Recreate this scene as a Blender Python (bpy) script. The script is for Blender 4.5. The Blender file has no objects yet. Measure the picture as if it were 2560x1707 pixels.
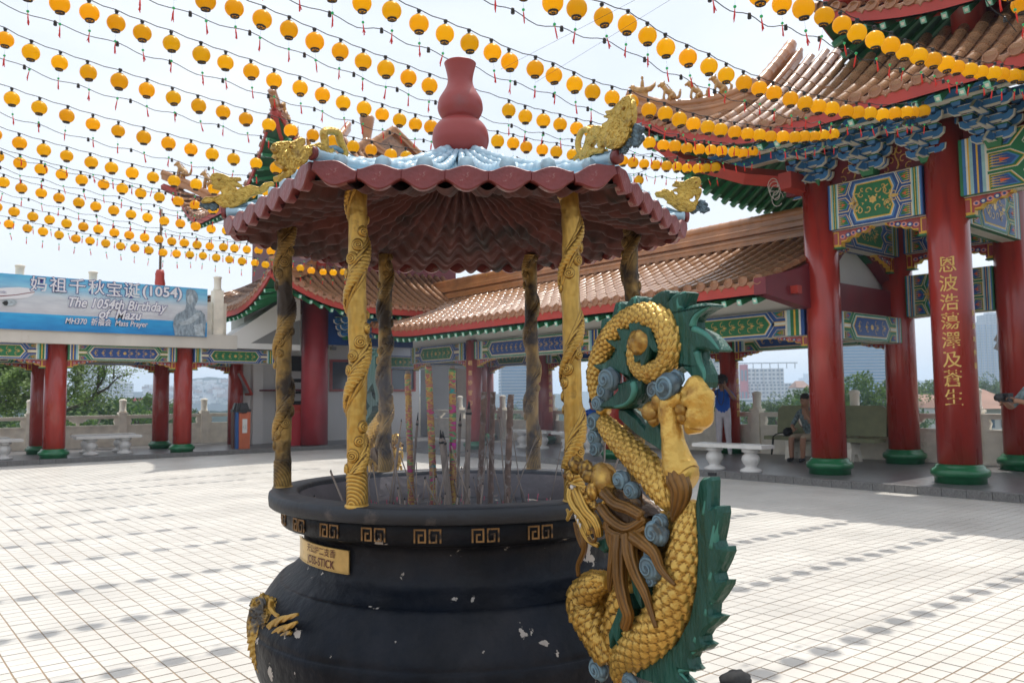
import bpy, bmesh, math, random
from mathutils import Vector, Matrix
from mathutils.geometry import tessellate_polygon
from mathutils import noise as mnoise
random.seed(7)
PI = math.pi
SC = bpy.context.scene
COL = SC.collection

# ------------------------------------------------------------------ camera
CAM_H = 1.32
HEAD, PITCH, ROLL, FPX = math.radians(50.3), math.radians(4.06), math.radians(0.6), 2000.0
fw = Vector((math.cos(HEAD)*math.cos(PITCH), math.sin(HEAD)*math.cos(PITCH), math.sin(PITCH)))
_rt = Vector((math.sin(HEAD), -math.cos(HEAD), 0.0))
_up = _rt.cross(fw)
rt = _rt*math.cos(ROLL) - _up*math.sin(ROLL)
up = _rt*math.sin(ROLL) + _up*math.cos(ROLL)
EYE = Vector((0, 0, CAM_H))
cam_data = bpy.data.cameras.new('camera')
cam = bpy.data.objects.new('camera', cam_data)
COL.objects.link(cam)
cam.matrix_world = Matrix(((rt.x, up.x, -fw.x, EYE.x), (rt.y, up.y, -fw.y, EYE.y), (rt.z, up.z, -fw.z, EYE.z), (0, 0, 0, 1)))
cam_data.sensor_width = 36
cam_data.lens = 36*FPX/2560
cam_data.clip_start = 0.05
cam_data.clip_end = 9000
cam_data.dof.use_dof = True
cam_data.dof.focus_distance = 2.6
cam_data.dof.aperture_fstop = 9.0
SC.camera = cam

# ------------------------------------------------------------------ light
SUN = Vector((0.36, 0.20, 1.0)).normalized()
sun_el = math.asin(SUN.z)
sun_az = math.atan2(SUN.x, SUN.y)
w = bpy.data.worlds.new('World'); SC.world = w; w.use_nodes = True
nt = w.node_tree; nt.nodes.clear()
o_ = nt.nodes.new('ShaderNodeOutputWorld'); bg = nt.nodes.new('ShaderNodeBackground')
sky = nt.nodes.new('ShaderNodeTexSky'); sky.sky_type = 'NISHITA'; sky.sun_disc = False
sky.sun_elevation = sun_el; sky.sun_rotation = sun_az
sky.air_density = 1.2; sky.dust_density = 3.0; sky.ozone_density = 1.0
tc = nt.nodes.new('ShaderNodeTexCoord')
mp = nt.nodes.new('ShaderNodeMapping'); mp.inputs['Scale'].default_value = (1.0, 1.0, 2.6)
nz = nt.nodes.new('ShaderNodeTexNoise'); nz.inputs['Scale'].default_value = 2.2; nz.inputs['Detail'].default_value = 6; nz.inputs['Roughness'].default_value = 0.55
cr = nt.nodes.new('ShaderNodeValToRGB'); cr.color_ramp.elements[0].position = 0.3; cr.color_ramp.elements[0].color = (0.58, 0.58, 0.58, 1)
cr.color_ramp.elements[1].position = 0.62; cr.color_ramp.elements[1].color = (0.96, 0.96, 0.96, 1)
mx = nt.nodes.new('ShaderNodeMix'); mx.data_type = 'RGBA'
mx.inputs['B'].default_value = (6.6, 6.9, 7.3, 1)
L = nt.links.new
L(tc.outputs['Generated'], mp.inputs[0]); L(mp.outputs[0], nz.inputs['Vector']); L(nz.outputs[0], cr.inputs[0])
L(cr.outputs[0], mx.inputs['Factor']); L(sky.outputs[0], mx.inputs['A']); L(mx.outputs['Result'], bg.inputs['Color'])
bg.inputs['Strength'].default_value = 0.125
L(bg.outputs[0], o_.inputs[0])
sd = bpy.data.lights.new('sun', 'SUN'); so = bpy.data.objects.new('sun', sd); COL.objects.link(so)
sd.energy = 2.9; sd.angle = math.radians(0.55); sd.color = (1.0, 0.955, 0.88)
so.rotation_euler = (-SUN).to_track_quat('-Z', 'Y').to_euler()
SC.view_settings.view_transform = 'Standard'; SC.view_settings.look = 'None'
SC.view_settings.exposure = 0.35; SC.view_settings.gamma = 1.0; SC.view_settings.use_curve_mapping = False
SC.render.engine = 'CYCLES'
cy = SC.cycles
cy.use_denoising = True
cy.max_bounces = 6; cy.diffuse_bounces = 3; cy.glossy_bounces = 3; cy.transmission_bounces = 4; cy.volume_bounces = 1
cy.transparent_max_bounces = 8; cy.caustics_reflective = False; cy.caustics_refractive = False
cy.sample_clamp_indirect = 6.0

# ------------------------------------------------------------------ photograph rays (a pixel of the 2352-wide view -> a place)
def ray(x, y):
    return (fw*FPX + rt*(x/.91875 - 1280) - up*(y/.91875 - 853.5))
def at_z(x, y, z): d = ray(x, y); return EYE + d*((z - CAM_H)/d.z)
def at_x(x, y, X): d = ray(x, y); return EYE + d*(X/d.x)
def at_y(x, y, Y): d = ray(x, y); return EYE + d*(Y/d.y)
def at_d(x, y, D): return EYE + ray(x, y)/FPX*D
def at_plane(x, y, P, n): d = ray(x, y); return EYE + d*((P - EYE).dot(n)/d.dot(n))

# ------------------------------------------------------------------ materials
def nm(name):
    m = bpy.data.materials.new(name); m.use_nodes = True
    t = m.node_tree; b = t.nodes['Principled BSDF']
    return m, t, b
def mk(name, c, r=.55, m=0.0, var=.16, sc=6.0, bump=0.0, bsc=40.0, c2=None, thr=.62, edge=.05, sc2=9.0, spec=.5, coat=0.0, trans=0.0, sub=None, stretch=None, det=5, crev=None, cw=.06):
    mt, t, b = nm(name); N = t.nodes.new; K = t.links.new
    co = N('ShaderNodeTexCoord')
    src = co.outputs['Object']
    if stretch:
        mpn = N('ShaderNodeMapping'); mpn.inputs['Scale'].default_value = stretch; K(src, mpn.inputs[0]); src = mpn.outputs[0]
    n1 = N('ShaderNodeTexNoise'); n1.inputs['Scale'].default_value = sc; n1.inputs['Detail'].default_value = det; K(src, n1.inputs['Vector'])
    ra = N('ShaderNodeValToRGB'); e = ra.color_ramp.elements
    e[0].position = .3; e[1].position = .7
    e[0].color = tuple(max(0, x*(1-var)) for x in c) + (1,); e[1].color = tuple(min(1, x*(1+var)) for x in c) + (1,)
    K(n1.outputs[0], ra.inputs[0]); out = ra.outputs[0]
    if c2:
        n2 = N('ShaderNodeTexNoise'); n2.inputs['Scale'].default_value = sc2; n2.inputs['Detail'].default_value = 8; n2.inputs['Roughness'].default_value = .62; K(src, n2.inputs['Vector'])
        r2 = N('ShaderNodeValToRGB'); r2.color_ramp.elements[0].position = thr; r2.color_ramp.elements[1].position = thr+edge
        K(n2.outputs[0], r2.inputs[0])
        mxx = N('ShaderNodeMix'); mxx.data_type = 'RGBA'; mxx.inputs['B'].default_value = tuple(c2)+(1,)
        K(r2.outputs[0], mxx.inputs['Factor']); K(out, mxx.inputs['A']); out = mxx.outputs['Result']
    if crev:  # creases darkened by pointiness: shade painted into the base colour
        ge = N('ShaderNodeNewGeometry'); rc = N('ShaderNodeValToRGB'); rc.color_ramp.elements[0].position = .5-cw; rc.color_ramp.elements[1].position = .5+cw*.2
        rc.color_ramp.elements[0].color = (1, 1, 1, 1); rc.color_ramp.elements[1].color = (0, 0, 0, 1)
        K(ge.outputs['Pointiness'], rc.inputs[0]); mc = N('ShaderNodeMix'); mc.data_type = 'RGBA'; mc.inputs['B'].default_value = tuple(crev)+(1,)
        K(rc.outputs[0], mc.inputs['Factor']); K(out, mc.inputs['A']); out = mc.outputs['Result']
    K(out, b.inputs['Base Color'])
    b.inputs['Roughness'].default_value = r; b.inputs['Metallic'].default_value = m
    b.inputs['Specular IOR Level'].default_value = spec; b.inputs['Coat Weight'].default_value = coat; b.inputs['Coat Roughness'].default_value = .12
    if var > 0.02 and r > .15:
        mr = N('ShaderNodeMapRange'); mr.inputs['To Min'].default_value = r*.8; mr.inputs['To Max'].default_value = min(1, r*1.25)
        K(n1.outputs[0], mr.inputs['Value']); K(mr.outputs[0], b.inputs['Roughness'])
    if bump:
        n3 = N('ShaderNodeTexNoise'); n3.inputs['Scale'].default_value = bsc; n3.inputs['Detail'].default_value = 5; K(src, n3.inputs['Vector'])
        bp = N('ShaderNodeBump'); bp.inputs['Strength'].default_value = bump; bp.inputs['Distance'].default_value = .02
        K(n3.outputs[0], bp.inputs['Height']); K(bp.outputs[0], b.inputs['Normal'])
    if trans:
        ou = t.nodes['Material Output']; tr = N('ShaderNodeBsdfTranslucent'); K(out, tr.inputs['Color'])
        ms = N('ShaderNodeMixShader'); ms.inputs[0].default_value = trans
        K(b.outputs[0], ms.inputs[1]); K(tr.outputs[0], ms.inputs[2]); K(ms.outputs[0], ou.inputs[0])
    return mt

M = {}
M['grout'] = mk('tile_grout', (.30, .215, .14), .9, var=.25, sc=3)
M['tile'] = mk('courtyard_tile', (.575, .55, .505), .5, var=.11, sc=1.2, c2=(.47, .445, .40), thr=.60, edge=.25, sc2=.7, bump=.04, bsc=60)
M['granite'] = mk('granite_kerb', (.16, .155, .15), .6, var=.45, sc=90, bump=.1)
M['greyfloor'] = None
M['red'] = mk('red_lacquer', (.35, .030, .020), .28, var=.30, sc=3.5, stretch=(1, 1, .16), coat=.35, bump=.10, bsc=9, c2=(.20, .022, .022), thr=.57, edge=.14, sc2=5)
M['redwarm'] = mk('red_column_paint', (.33, .03, .04), .4, var=.12, sc=3, bump=.05)
M['redpaint'] = mk('red_paint', (.42, .045, .03), .5, var=.12, sc=3, bump=.05)
M['darkred'] = mk('dark_red_paint', (.17, .02, .03), .45, var=.15, sc=3, bump=.08, bsc=60)
M['greenbase'] = mk('green_enamel', (.012, .13, .05), .3, var=.2, sc=7, coat=.3)
M['green'] = mk('green_paint', (.015, .17, .06), .45, var=.15, sc=8)
M['dkgreen'] = mk('dark_green_paint', (.008, .085, .035), .5, var=.2, sc=8)
M['blue'] = mk('blue_paint', (.02, .075, .27), .45, var=.15, sc=8)
M['mblue'] = mk('mid_blue_paint', (.05, .20, .46), .45, var=.1, sc=8)
M['lblue'] = mk('pale_blue_paint', (.30, .52, .55), .45, var=.1, sc=8)
M['cream'] = mk('cream_paint', (.72, .70, .60), .5, var=.06, sc=8)
M['yellow'] = mk('yellow_paint', (.75, .45, .05), .45, var=.1, sc=8)
M['goldp'] = mk('gold_paint', (.72, .46, .13), .4, m=.25, var=.15, sc=20)
M['orange'] = mk('orange_paint', (.75, .13, .03), .5, var=.1, sc=8)
M['pink'] = mk('pink_paint', (.75, .33, .28), .5, var=.1, sc=8)
M['teal'] = mk('teal_cap_paint', (.22, .55, .42), .5, var=.35, sc=60)
M['rooftile'] = mk('glazed_roof_tile', (.37, .195, .10), .28, var=.34, sc=9, c2=(.15, .10, .075), thr=.58, edge=.14, sc2=5, coat=.45, bump=.08, bsc=25)
M['pan'] = mk('pan_tile', (.22, .10, .05), .55, var=.3, sc=9)
M['drip'] = mk('glazed_drip_tile', (.38, .17, .08), .35, var=.25, sc=30, coat=.3, bump=.5, bsc=60)
M['ridge'] = mk('ridge_tile', (.45, .20, .075), .3, var=.25, sc=2.5, c2=(.6, .36, .05), thr=.68, edge=.03, sc2=4, coat=.4, bump=.06, bsc=20)
M['figure'] = mk('glazed_ochre_figure', (.50, .27, .08), .4, var=.3, sc=14, coat=.3, bump=.3, bsc=40)
M['stone'] = mk('carved_pale_stone', (.80, .74, .63), .75, var=.14, sc=4, bump=.25, bsc=25, c2=(.62, .56, .47), thr=.62, edge=.2, sc2=2)
M['marble'] = mk('white_marble', (.66, .64, .61), .4, var=.1, sc=5, bump=.06)
M['concrete'] = mk('cream_concrete', (.62, .58, .52), .8, var=.08, sc=2, c2=(.46, .38, .30), thr=.64, edge=.2, sc2=3, stretch=(1, 1, .3))
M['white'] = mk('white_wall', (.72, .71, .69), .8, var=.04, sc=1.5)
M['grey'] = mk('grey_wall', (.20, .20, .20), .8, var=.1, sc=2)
M['black'] = mk('black_plastic', (.015, .015, .017), .4, var=.3, sc=20)
M['wire'] = mk('black_wire', (.012, .013, .018), .6, var=.1)
M['lantern'] = mk('yellow_lantern_shell', (1.0, .64, .010), .3, var=.03, sc=3, trans=.65, spec=.4)
t_ = M['lantern'].node_tree; oi = t_.nodes.new('ShaderNodeObjectInfo'); hs = t_.nodes.new('ShaderNodeHueSaturation'); m1 = t_.nodes.new('ShaderNodeMapRange'); m2 = t_.nodes.new('ShaderNodeMapRange')
m1.inputs['To Min'].default_value = .493; m1.inputs['To Max'].default_value = .505; m2.inputs['To Min'].default_value = .93; m2.inputs['To Max'].default_value = 1.12
t_.links.new(oi.outputs['Random'], m1.inputs['Value']); mm = t_.nodes.new('ShaderNodeMath'); mm.operation = 'FRACT'; mk2 = t_.nodes.new('ShaderNodeMath'); mk2.operation = 'MULTIPLY'; mk2.inputs[1].default_value = 7.13
t_.links.new(oi.outputs['Random'], mk2.inputs[0]); t_.links.new(mk2.outputs[0], mm.inputs[0]); t_.links.new(mm.outputs[0], m2.inputs['Value'])
src_ = t_.nodes['Principled BSDF'].inputs['Base Color'].links[0].from_socket
t_.links.new(src_, hs.inputs['Color']); t_.links.new(m1.outputs[0], hs.inputs['Hue']); t_.links.new(m2.outputs[0], hs.inputs['Value'])
t_.links.new(hs.outputs[0], t_.nodes['Principled BSDF'].inputs['Base Color']); t_.links.new(hs.outputs[0], t_.nodes['Translucent BSDF'].inputs['Color'])
M['bead'] = mk('green_bead', (.02, .50, .16), .35, var=.05)
M['tassel'] = mk('red_tassel', (.75, .035, .025), .7, var=.15, sc=60)
M['glass'] = mk('dark_glass', (.02, .035, .045), .08, var=.3, sc=2, spec=.8)
M['steel'] = mk('galvanised_steel', (.42, .43, .44), .45, m=.8, var=.15, sc=20)
def floor_mat():
    mt, t, b = nm('small_grey_floor_tile'); N = t.nodes.new; K = t.links.new
    co = N('ShaderNodeTexCoord'); br = N('ShaderNodeTexBrick'); br.offset = 0
    br.inputs['Scale'].default_value = 1; br.inputs['Brick Width'].default_value = .10; br.inputs['Row Height'].default_value = .10
    br.inputs['Mortar Size'].default_value = .006; br.inputs['Color1'].default_value = (.13, .13, .135, 1); br.inputs['Color2'].default_value = (.175, .17, .175, 1)
    br.inputs['Mortar'].default_value = (.06, .058, .055, 1)
    K(co.outputs['Object'], br.inputs['Vector']); K(br.outputs[0], b.inputs['Base Color'])
    b.inputs['Roughness'].default_value = .33
    bp = N('ShaderNodeBump'); bp.inputs['Strength'].default_value = .4; bp.inputs['Distance'].default_value = .004; bp.invert = True
    K(br.outputs['Fac'], bp.inputs['Height']); K(bp.outputs[0], b.inputs['Normal'])
    return mt
M['greyfloor'] = floor_mat()

# ------------------------------------------------------------------ mesh helpers
class MB:
    def __init__(s): s.v = []; s.f = []; s.m = []; s.s = []
    def add(s, vs, fs, mi=0, sm=False):
        o = len(s.v); s.v += [tuple(p) for p in vs]
        for f in fs: s.f.append(tuple(i+o for i in f)); s.m.append(mi); s.s.append(sm)
    def box(s, c, d, mi=0, R=None, taper=1.0):
        x, y, z = d[0]/2, d[1]/2, d[2]/2; t = taper
        vs = [(-x, -y, -z), (x, -y, -z), (x, y, -z), (-x, y, -z), (-x*t, -y*t, z), (x*t, -y*t, z), (x*t, y*t, z), (-x*t, y*t, z)]
        c = Vector(c)
        vs = [(R @ Vector(p) if R else Vector(p)) + c for p in vs]
        s.add(vs, [(0, 3, 2, 1), (4, 5, 6, 7), (0, 1, 5, 4), (1, 2, 6, 5), (2, 3, 7, 6), (3, 0, 4, 7)], mi)
    def lathe(s, prof, n=24, c=(0, 0, 0), mi=0, sm=True, cap=True, a0=0, a1=2*PI, wob=None):
        vs = []; full = abs(a1-a0-2*PI) < 1e-6; k = n if full else n+1
        for r, z in prof:
            for i in range(k):
                a = a0 + (a1-a0)*i/n; rr = r*(1+(wob(a, z) if wob else 0))
                vs.append((c[0]+rr*math.cos(a), c[1]+rr*math.sin(a), c[2]+z))
        fs = []
        for j in range(len(prof)-1):
            for i in range(n):
                i2 = (i+1) % k if full else i+1
                fs.append((j*k+i, j*k+i2, (j+1)*k+i2, (j+1)*k+i))
        s.add(vs, fs, mi, sm)
        if cap and full:
            b = len(s.v)-len(vs)
            if prof[0][0] > 1e-5: s.f.append(tuple(b+i for i in range(n))[::-1]); s.m.append(mi); s.s.append(False)
            if prof[-1][0] > 1e-5: s.f.append(tuple(b+(len(prof)-1)*k+i for i in range(n))); s.m.append(mi); s.s.append(False)
    def tube(s, pts, r, n=8, mi=0, sm=True, cap=True, disp=None, flat=None):
        pts = [Vector(p) for p in pts]; k = len(pts)
        rs = r if isinstance(r, (list, tuple)) else [r]*k
        T = []
        for i in range(k):
            a = pts[max(0, i-1)]; b = pts[min(k-1, i+1)]; d = (b-a)
            T.append(d.normalized() if d.length > 1e-9 else Vector((0, 0, 1)))
        ref = Vector(flat) if flat else (Vector((0, 0, 1)) if abs(T[0].z) < .9 else Vector((1, 0, 0)))
        u = (ref - T[0]*ref.dot(T[0])).normalized(); vs = []; L_ = 0
        for i in range(k):
            if i: L_ += (pts[i]-pts[i-1]).length
            u = (u - T[i]*u.dot(T[i]));
            u = u.normalized() if u.length > 1e-6 else T[i].orthogonal().normalized()
            w_ = T[i].cross(u)
            for j in range(n):
                a = 2*PI*j/n; rr = rs[i]*(1+disp(L_, a) if disp else 1)
                vs.append(pts[i] + (u*math.cos(a)+w_*math.sin(a))*rr)
        fs = [(i*n+j, i*n+(j+1) % n, (i+1)*n+(j+1) % n, (i+1)*n+j) for i in range(k-1) for j in range(n)]
        s.add(vs, fs, mi, sm)
        if cap:
            b = len(s.v)-len(vs)
            s.f.append(tuple(b+j for j in range(n))[::-1]); s.m.append(mi); s.s.append(sm)
            s.f.append(tuple(b+(k-1)*n+j for j in range(n))); s.m.append(mi); s.s.append(sm)
    def poly(s, pts, mi=0):           # planar 3-D polygon, triangulated
        P = [Vector(p) for p in pts]
        tr = tessellate_polygon([P])
        s.add(P, [tuple(t) for t in tr], mi)
    def prism(s, poly, fr, t0, t1, mi=0, mside=None, inset=0, t2=None):
        # poly: 2-D outline; fr(u, v, w) -> 3-D; extruded from w=t0 to w=t1 (+ raised inset at t2)
        n = len(poly); A = [Vector((p[0], p[1], 0)) for p in poly]
        tr = tessellate_polygon([A]); ms = mi if mside is None else mside
        V0 = [fr(p[0], p[1], t0) for p in poly]; V1 = [fr(p[0], p[1], t1) for p in poly]
        s.add(V0, [tuple(t) for t in tr], ms)
        if inset:
            area = sum(poly[i][0]*poly[(i+1) % n][1]-poly[(i+1) % n][0]*poly[i][1] for i in range(n)); sg = 1 if area > 0 else -1
            Q = []
            for i in range(n):
                a = Vector(poly[i-1]); b = Vector(poly[i]); c = Vector(poly[(i+1) % n])
                d1 = (b-a); d2 = (c-b)
                d1 = d1.normalized() if d1.length else Vector((1, 0)); d2 = d2.normalized() if d2.length else Vector((1, 0))
                nn = Vector((-(d1.y+d2.y), d1.x+d2.x)); nn = nn.normalized() if nn.length > 1e-6 else Vector((0, 0))
                Q.append(b+nn*inset*sg)
            V2 = [fr(p[0], p[1], t2) for p in Q]
            s.add(V2, [tuple(t) for t in tr], mi)
            s.add(V1+V2, [(i, (i+1) % n, n+(i+1) % n, n+i) for i in range(n)], ms, True)
        else:
            s.add(V1, [tuple(t) for t in tr], mi)
        s.add(V0+V1, [(i, (i+1) % n, n+(i+1) % n, n+i) for i in range(n)], ms)
    def blob(s, c, r, n=14, mi=0, amp=.12, fq=6.0, X=None, seed=0):
        c = Vector(c); r = r if isinstance(r, (tuple, list)) else (r, r, r); vs = []
        for i in range(n+1):
            th = PI*i/n
            for j in range(2*n):
                ph = PI*j/n; d = Vector((math.sin(th)*math.cos(ph), math.sin(th)*math.sin(ph), math.cos(th)))
                k = 1+amp*mnoise.noise(d*fq*.5+Vector((seed, seed*2, 0)))*1.6
                p = Vector((d.x*r[0]*k, d.y*r[1]*k, d.z*r[2]*k))
                vs.append((X @ p if X else p)+c)
        m = 2*n
        s.add(vs, [(i*m+j, i*m+(j+1) % m, (i+1)*m+(j+1) % m, (i+1)*m+j) for i in range(n) for j in range(m)], mi, True)
    def grid(s, fn, nu, nv, mi=0, sm=True):
        vs = [fn(i/nu, j/nv) for i in range(nu+1) for j in range(nv+1)]
        s.add(vs, [(i*(nv+1)+j, (i+1)*(nv+1)+j, (i+1)*(nv+1)+j+1, i*(nv+1)+j+1) for i in range(nu) for j in range(nv)], mi, sm)
    def mesh(s, name, mats):
        me = bpy.data.meshes.new(name); me.from_pydata(s.v, [], s.f)
        for m in mats: me.materials.append(M[m] if isinstance(m, str) else m)
        me.polygons.foreach_set('material_index', s.m); me.polygons.foreach_set('use_smooth', s.s)
        me.update(); return me
    def build(s, name, mats, parent=None, **kw):
        if isinstance(mats, (str, bpy.types.Material)): mats = [mats]
        return put(name, s.mesh(name, mats), parent, **kw)

def put(name, data, parent=None, loc=None, rot=None, mat=None, **kw):
    o = bpy.data.objects.new(name, data); COL.objects.link(o)
    if parent: o.parent = parent
    if loc is not None: o.location = loc
    if rot is not None: o.rotation_euler = rot
    if mat is not None: o.matrix_local = mat
    for k, v in kw.items(): o[k] = v
    return o
def fixn(me):
    b = bmesh.new(); b.from_mesh(me); bmesh.ops.recalc_face_normals(b, faces=b.faces); b.to_mesh(me); b.free()
def thing(name, label, cat, loc=(0, 0, 0), rz=0, group=None):
    o = put(name, None, None, loc, (0, 0, rz)); o['label'] = label; o['category'] = cat
    if group: o['group'] = group
    return o
def tag(o, label, cat, group=None):
    o['label'] = label; o['category'] = cat
    if group: o['group'] = group
    return o
def struct(o): o['kind'] = 'structure'; return o
def copy_tree(o, parent=None):
    c = o.copy(); COL.objects.link(c); c.parent = parent
    for ch in list(o.children): copy_tree(ch, c)
    return c
def smooth_path(P, k=4):
    P = [Vector(p) for p in P]; out = []
    for i in range(len(P)-1):
        p0 = P[max(0, i-1)]; p1 = P[i]; p2 = P[i+1]; p3 = P[min(len(P)-1, i+2)]
        for j in range(k):
            t = j/k
            out.append(.5*((2*p1)+(p2-p0)*t+(2*p0-5*p1+4*p2-p3)*t*t+(3*p1-p0-3*p2+p3)*t**3))
    out.append(P[-1]); return out
def text_mesh(s, size, shear=0.0, offset=0.0, align='CENTER', spacing=1.0, depth=0.0):
    cu = bpy.data.curves.new('lettering', 'FONT'); cu.body = s; cu.size = size; cu.shear = shear; cu.offset = offset
    cu.align_x = align; cu.align_y = 'CENTER'; cu.space_character = spacing; cu.resolution_u = 3; cu.extrude = depth
    ob = bpy.data.objects.new('lettering', cu); COL.objects.link(ob)
    dg = bpy.context.evaluated_depsgraph_get(); me = bpy.data.meshes.new_from_object(ob.evaluated_get(dg))
    bpy.data.objects.remove(ob); bpy.data.curves.remove(cu)
    V = [v.co.copy() for v in me.vertices]; F = [tuple(p.vertices) for p in me.polygons]
    bpy.data.meshes.remove(me); return V, F
ORD = ['', 'first', 'second', 'third', 'fourth', 'fifth', 'sixth', 'seventh', 'eighth', 'ninth', 'tenth', 'eleventh', 'twelfth', 'thirteenth', 'fourteenth', 'fifteenth', 'sixteenth', 'seventeenth', 'eighteenth', 'nineteenth', 'twentieth']
def ordn(n):
    if n <= 20: return ORD[n]
    t = {2: 'twenty', 3: 'thirty', 4: 'forty', 5: 'fifty', 6: 'sixty'}[n//10]
    return (t[:-1]+'ieth') if n % 10 == 0 else t+'-'+ORD[n % 10]
# ------------------------------------------------------------------ courtyard floor: grout sheet and real tiles
TX, TY, GAP = 0.122, 0.108, 0.0075
b = MB(); b.grid(lambda u, v: (-14+u*24.93, -8+v*27.95, -.003), 2, 2, sm=False)
court = struct(b.build('courtyard_floor', 'grout'))
tb = MB(); tb.box((0, 0, -.012), (TX-GAP*1.3, TY-GAP*1.3, .024)); tb.f.pop(0); tb.m.pop(0); tb.s.pop(0)
tile_me = tb.mesh('floor_tile', ['tile'])
rnd = random.Random(3)
cells = []
for i in range(-100, 90):
    for j in range(-60, 186):
        x, y = i*TX, j*TY
        if x > 10.93-TX/2 or y > 19.95-TY/2 or x < -9 or y < -3: continue
        d = x*math.cos(HEAD)+y*math.sin(HEAD); l = x*math.sin(HEAD)-y*math.cos(HEAD)
        if d < 2.4 or abs(l) > .72*d+.6: continue
        cells.append((d, l, x, y))
def near_key(c):
    d, l, x, y = c
    hid = abs(l+.19) < .8 and d > 2.2           # behind the burner bowl
    return (d + (100 if hid or abs(l) > .64*d else 0))
cells.sort(key=near_key)
for c in cells[:300]:
    o = put('floor_tile', tile_me, court, (c[2], c[3], rnd.uniform(-.0012, .0008)), (rnd.uniform(-.004, .004), rnd.uniform(-.004, .004), 0))
b = MB()
for c in cells[300:]:
    x, y = c[2], c[3]; hx, hy = (TX-GAP)/2, (TY-GAP)/2; z = rnd.uniform(-.0012, .0008)
    vs = [(x-hx, y-hy, z), (x+hx, y-hy, z), (x+hx, y+hy, z), (x-hx, y+hy, z), (x-hx, y-hy, -.02), (x+hx, y-hy, -.02), (x+hx, y+hy, -.02), (x-hx, y+hy, -.02)]
    b.add(vs, [(0, 1, 2, 3), (4, 5, 1, 0), (5, 6, 2, 1), (7, 4, 0, 3), (6, 7, 3, 2)])
b.build('floor_tiles_beyond', 'tile', court, kind='stuff')

# raised gallery floors with granite kerbs
ZP = .10
gl = MB(); gl.box((-1.5, 22.6, ZP-.1), (24.8, 5.2, .2)); left_floor = struct(gl.build('left_gallery_floor', 'greyfloor'))
gr_ = MB(); gr_.box((14.3, 7.8, ZP-.1), (6.6, 24.1, .2)); right_floor = struct(gr_.build('right_gallery_floor', 'greyfloor'))
gc = MB(); gc.box((14.3, 23.2, ZP-.101), (6.8, 6.6, .2)); corner_floor = struct(gc.build('corner_floor', 'greyfloor'))
kb = MB(); kb.box((0, 0, 0), (.294, .1, .112)); kerb_me = kb.mesh('kerb_block', ['granite'])
for i in range(44):
    put('kerb_block', kerb_me, left_floor, (-2.3+i*.3, 19.95, .052+rnd.uniform(-.001, .001)))
for i in range(62):
    put('kerb_block', kerb_me, right_floor, (10.95, 1.2+i*.3+.15, .052+rnd.uniform(-.001, .001)), (0, 0, PI/2))
vb = MB(); vb.box((0, 0, 0), (.16, .02, .05))
for y in (8.05, 9.1): put('drain_slot', vb.mesh('drain_slot', ['black']), right_floor, (10.897, y, .055), (0, 0, PI/2))
# land below the hilltop
b = MB(); b.grid(lambda u, v: (-1900+u*5000, -1700+v*4900, -46), 4, 4, sm=False)
struct(b.build('city_ground', mk('city_ground', (.10, .12, .07), .9, var=.4, sc=.02)))

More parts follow.
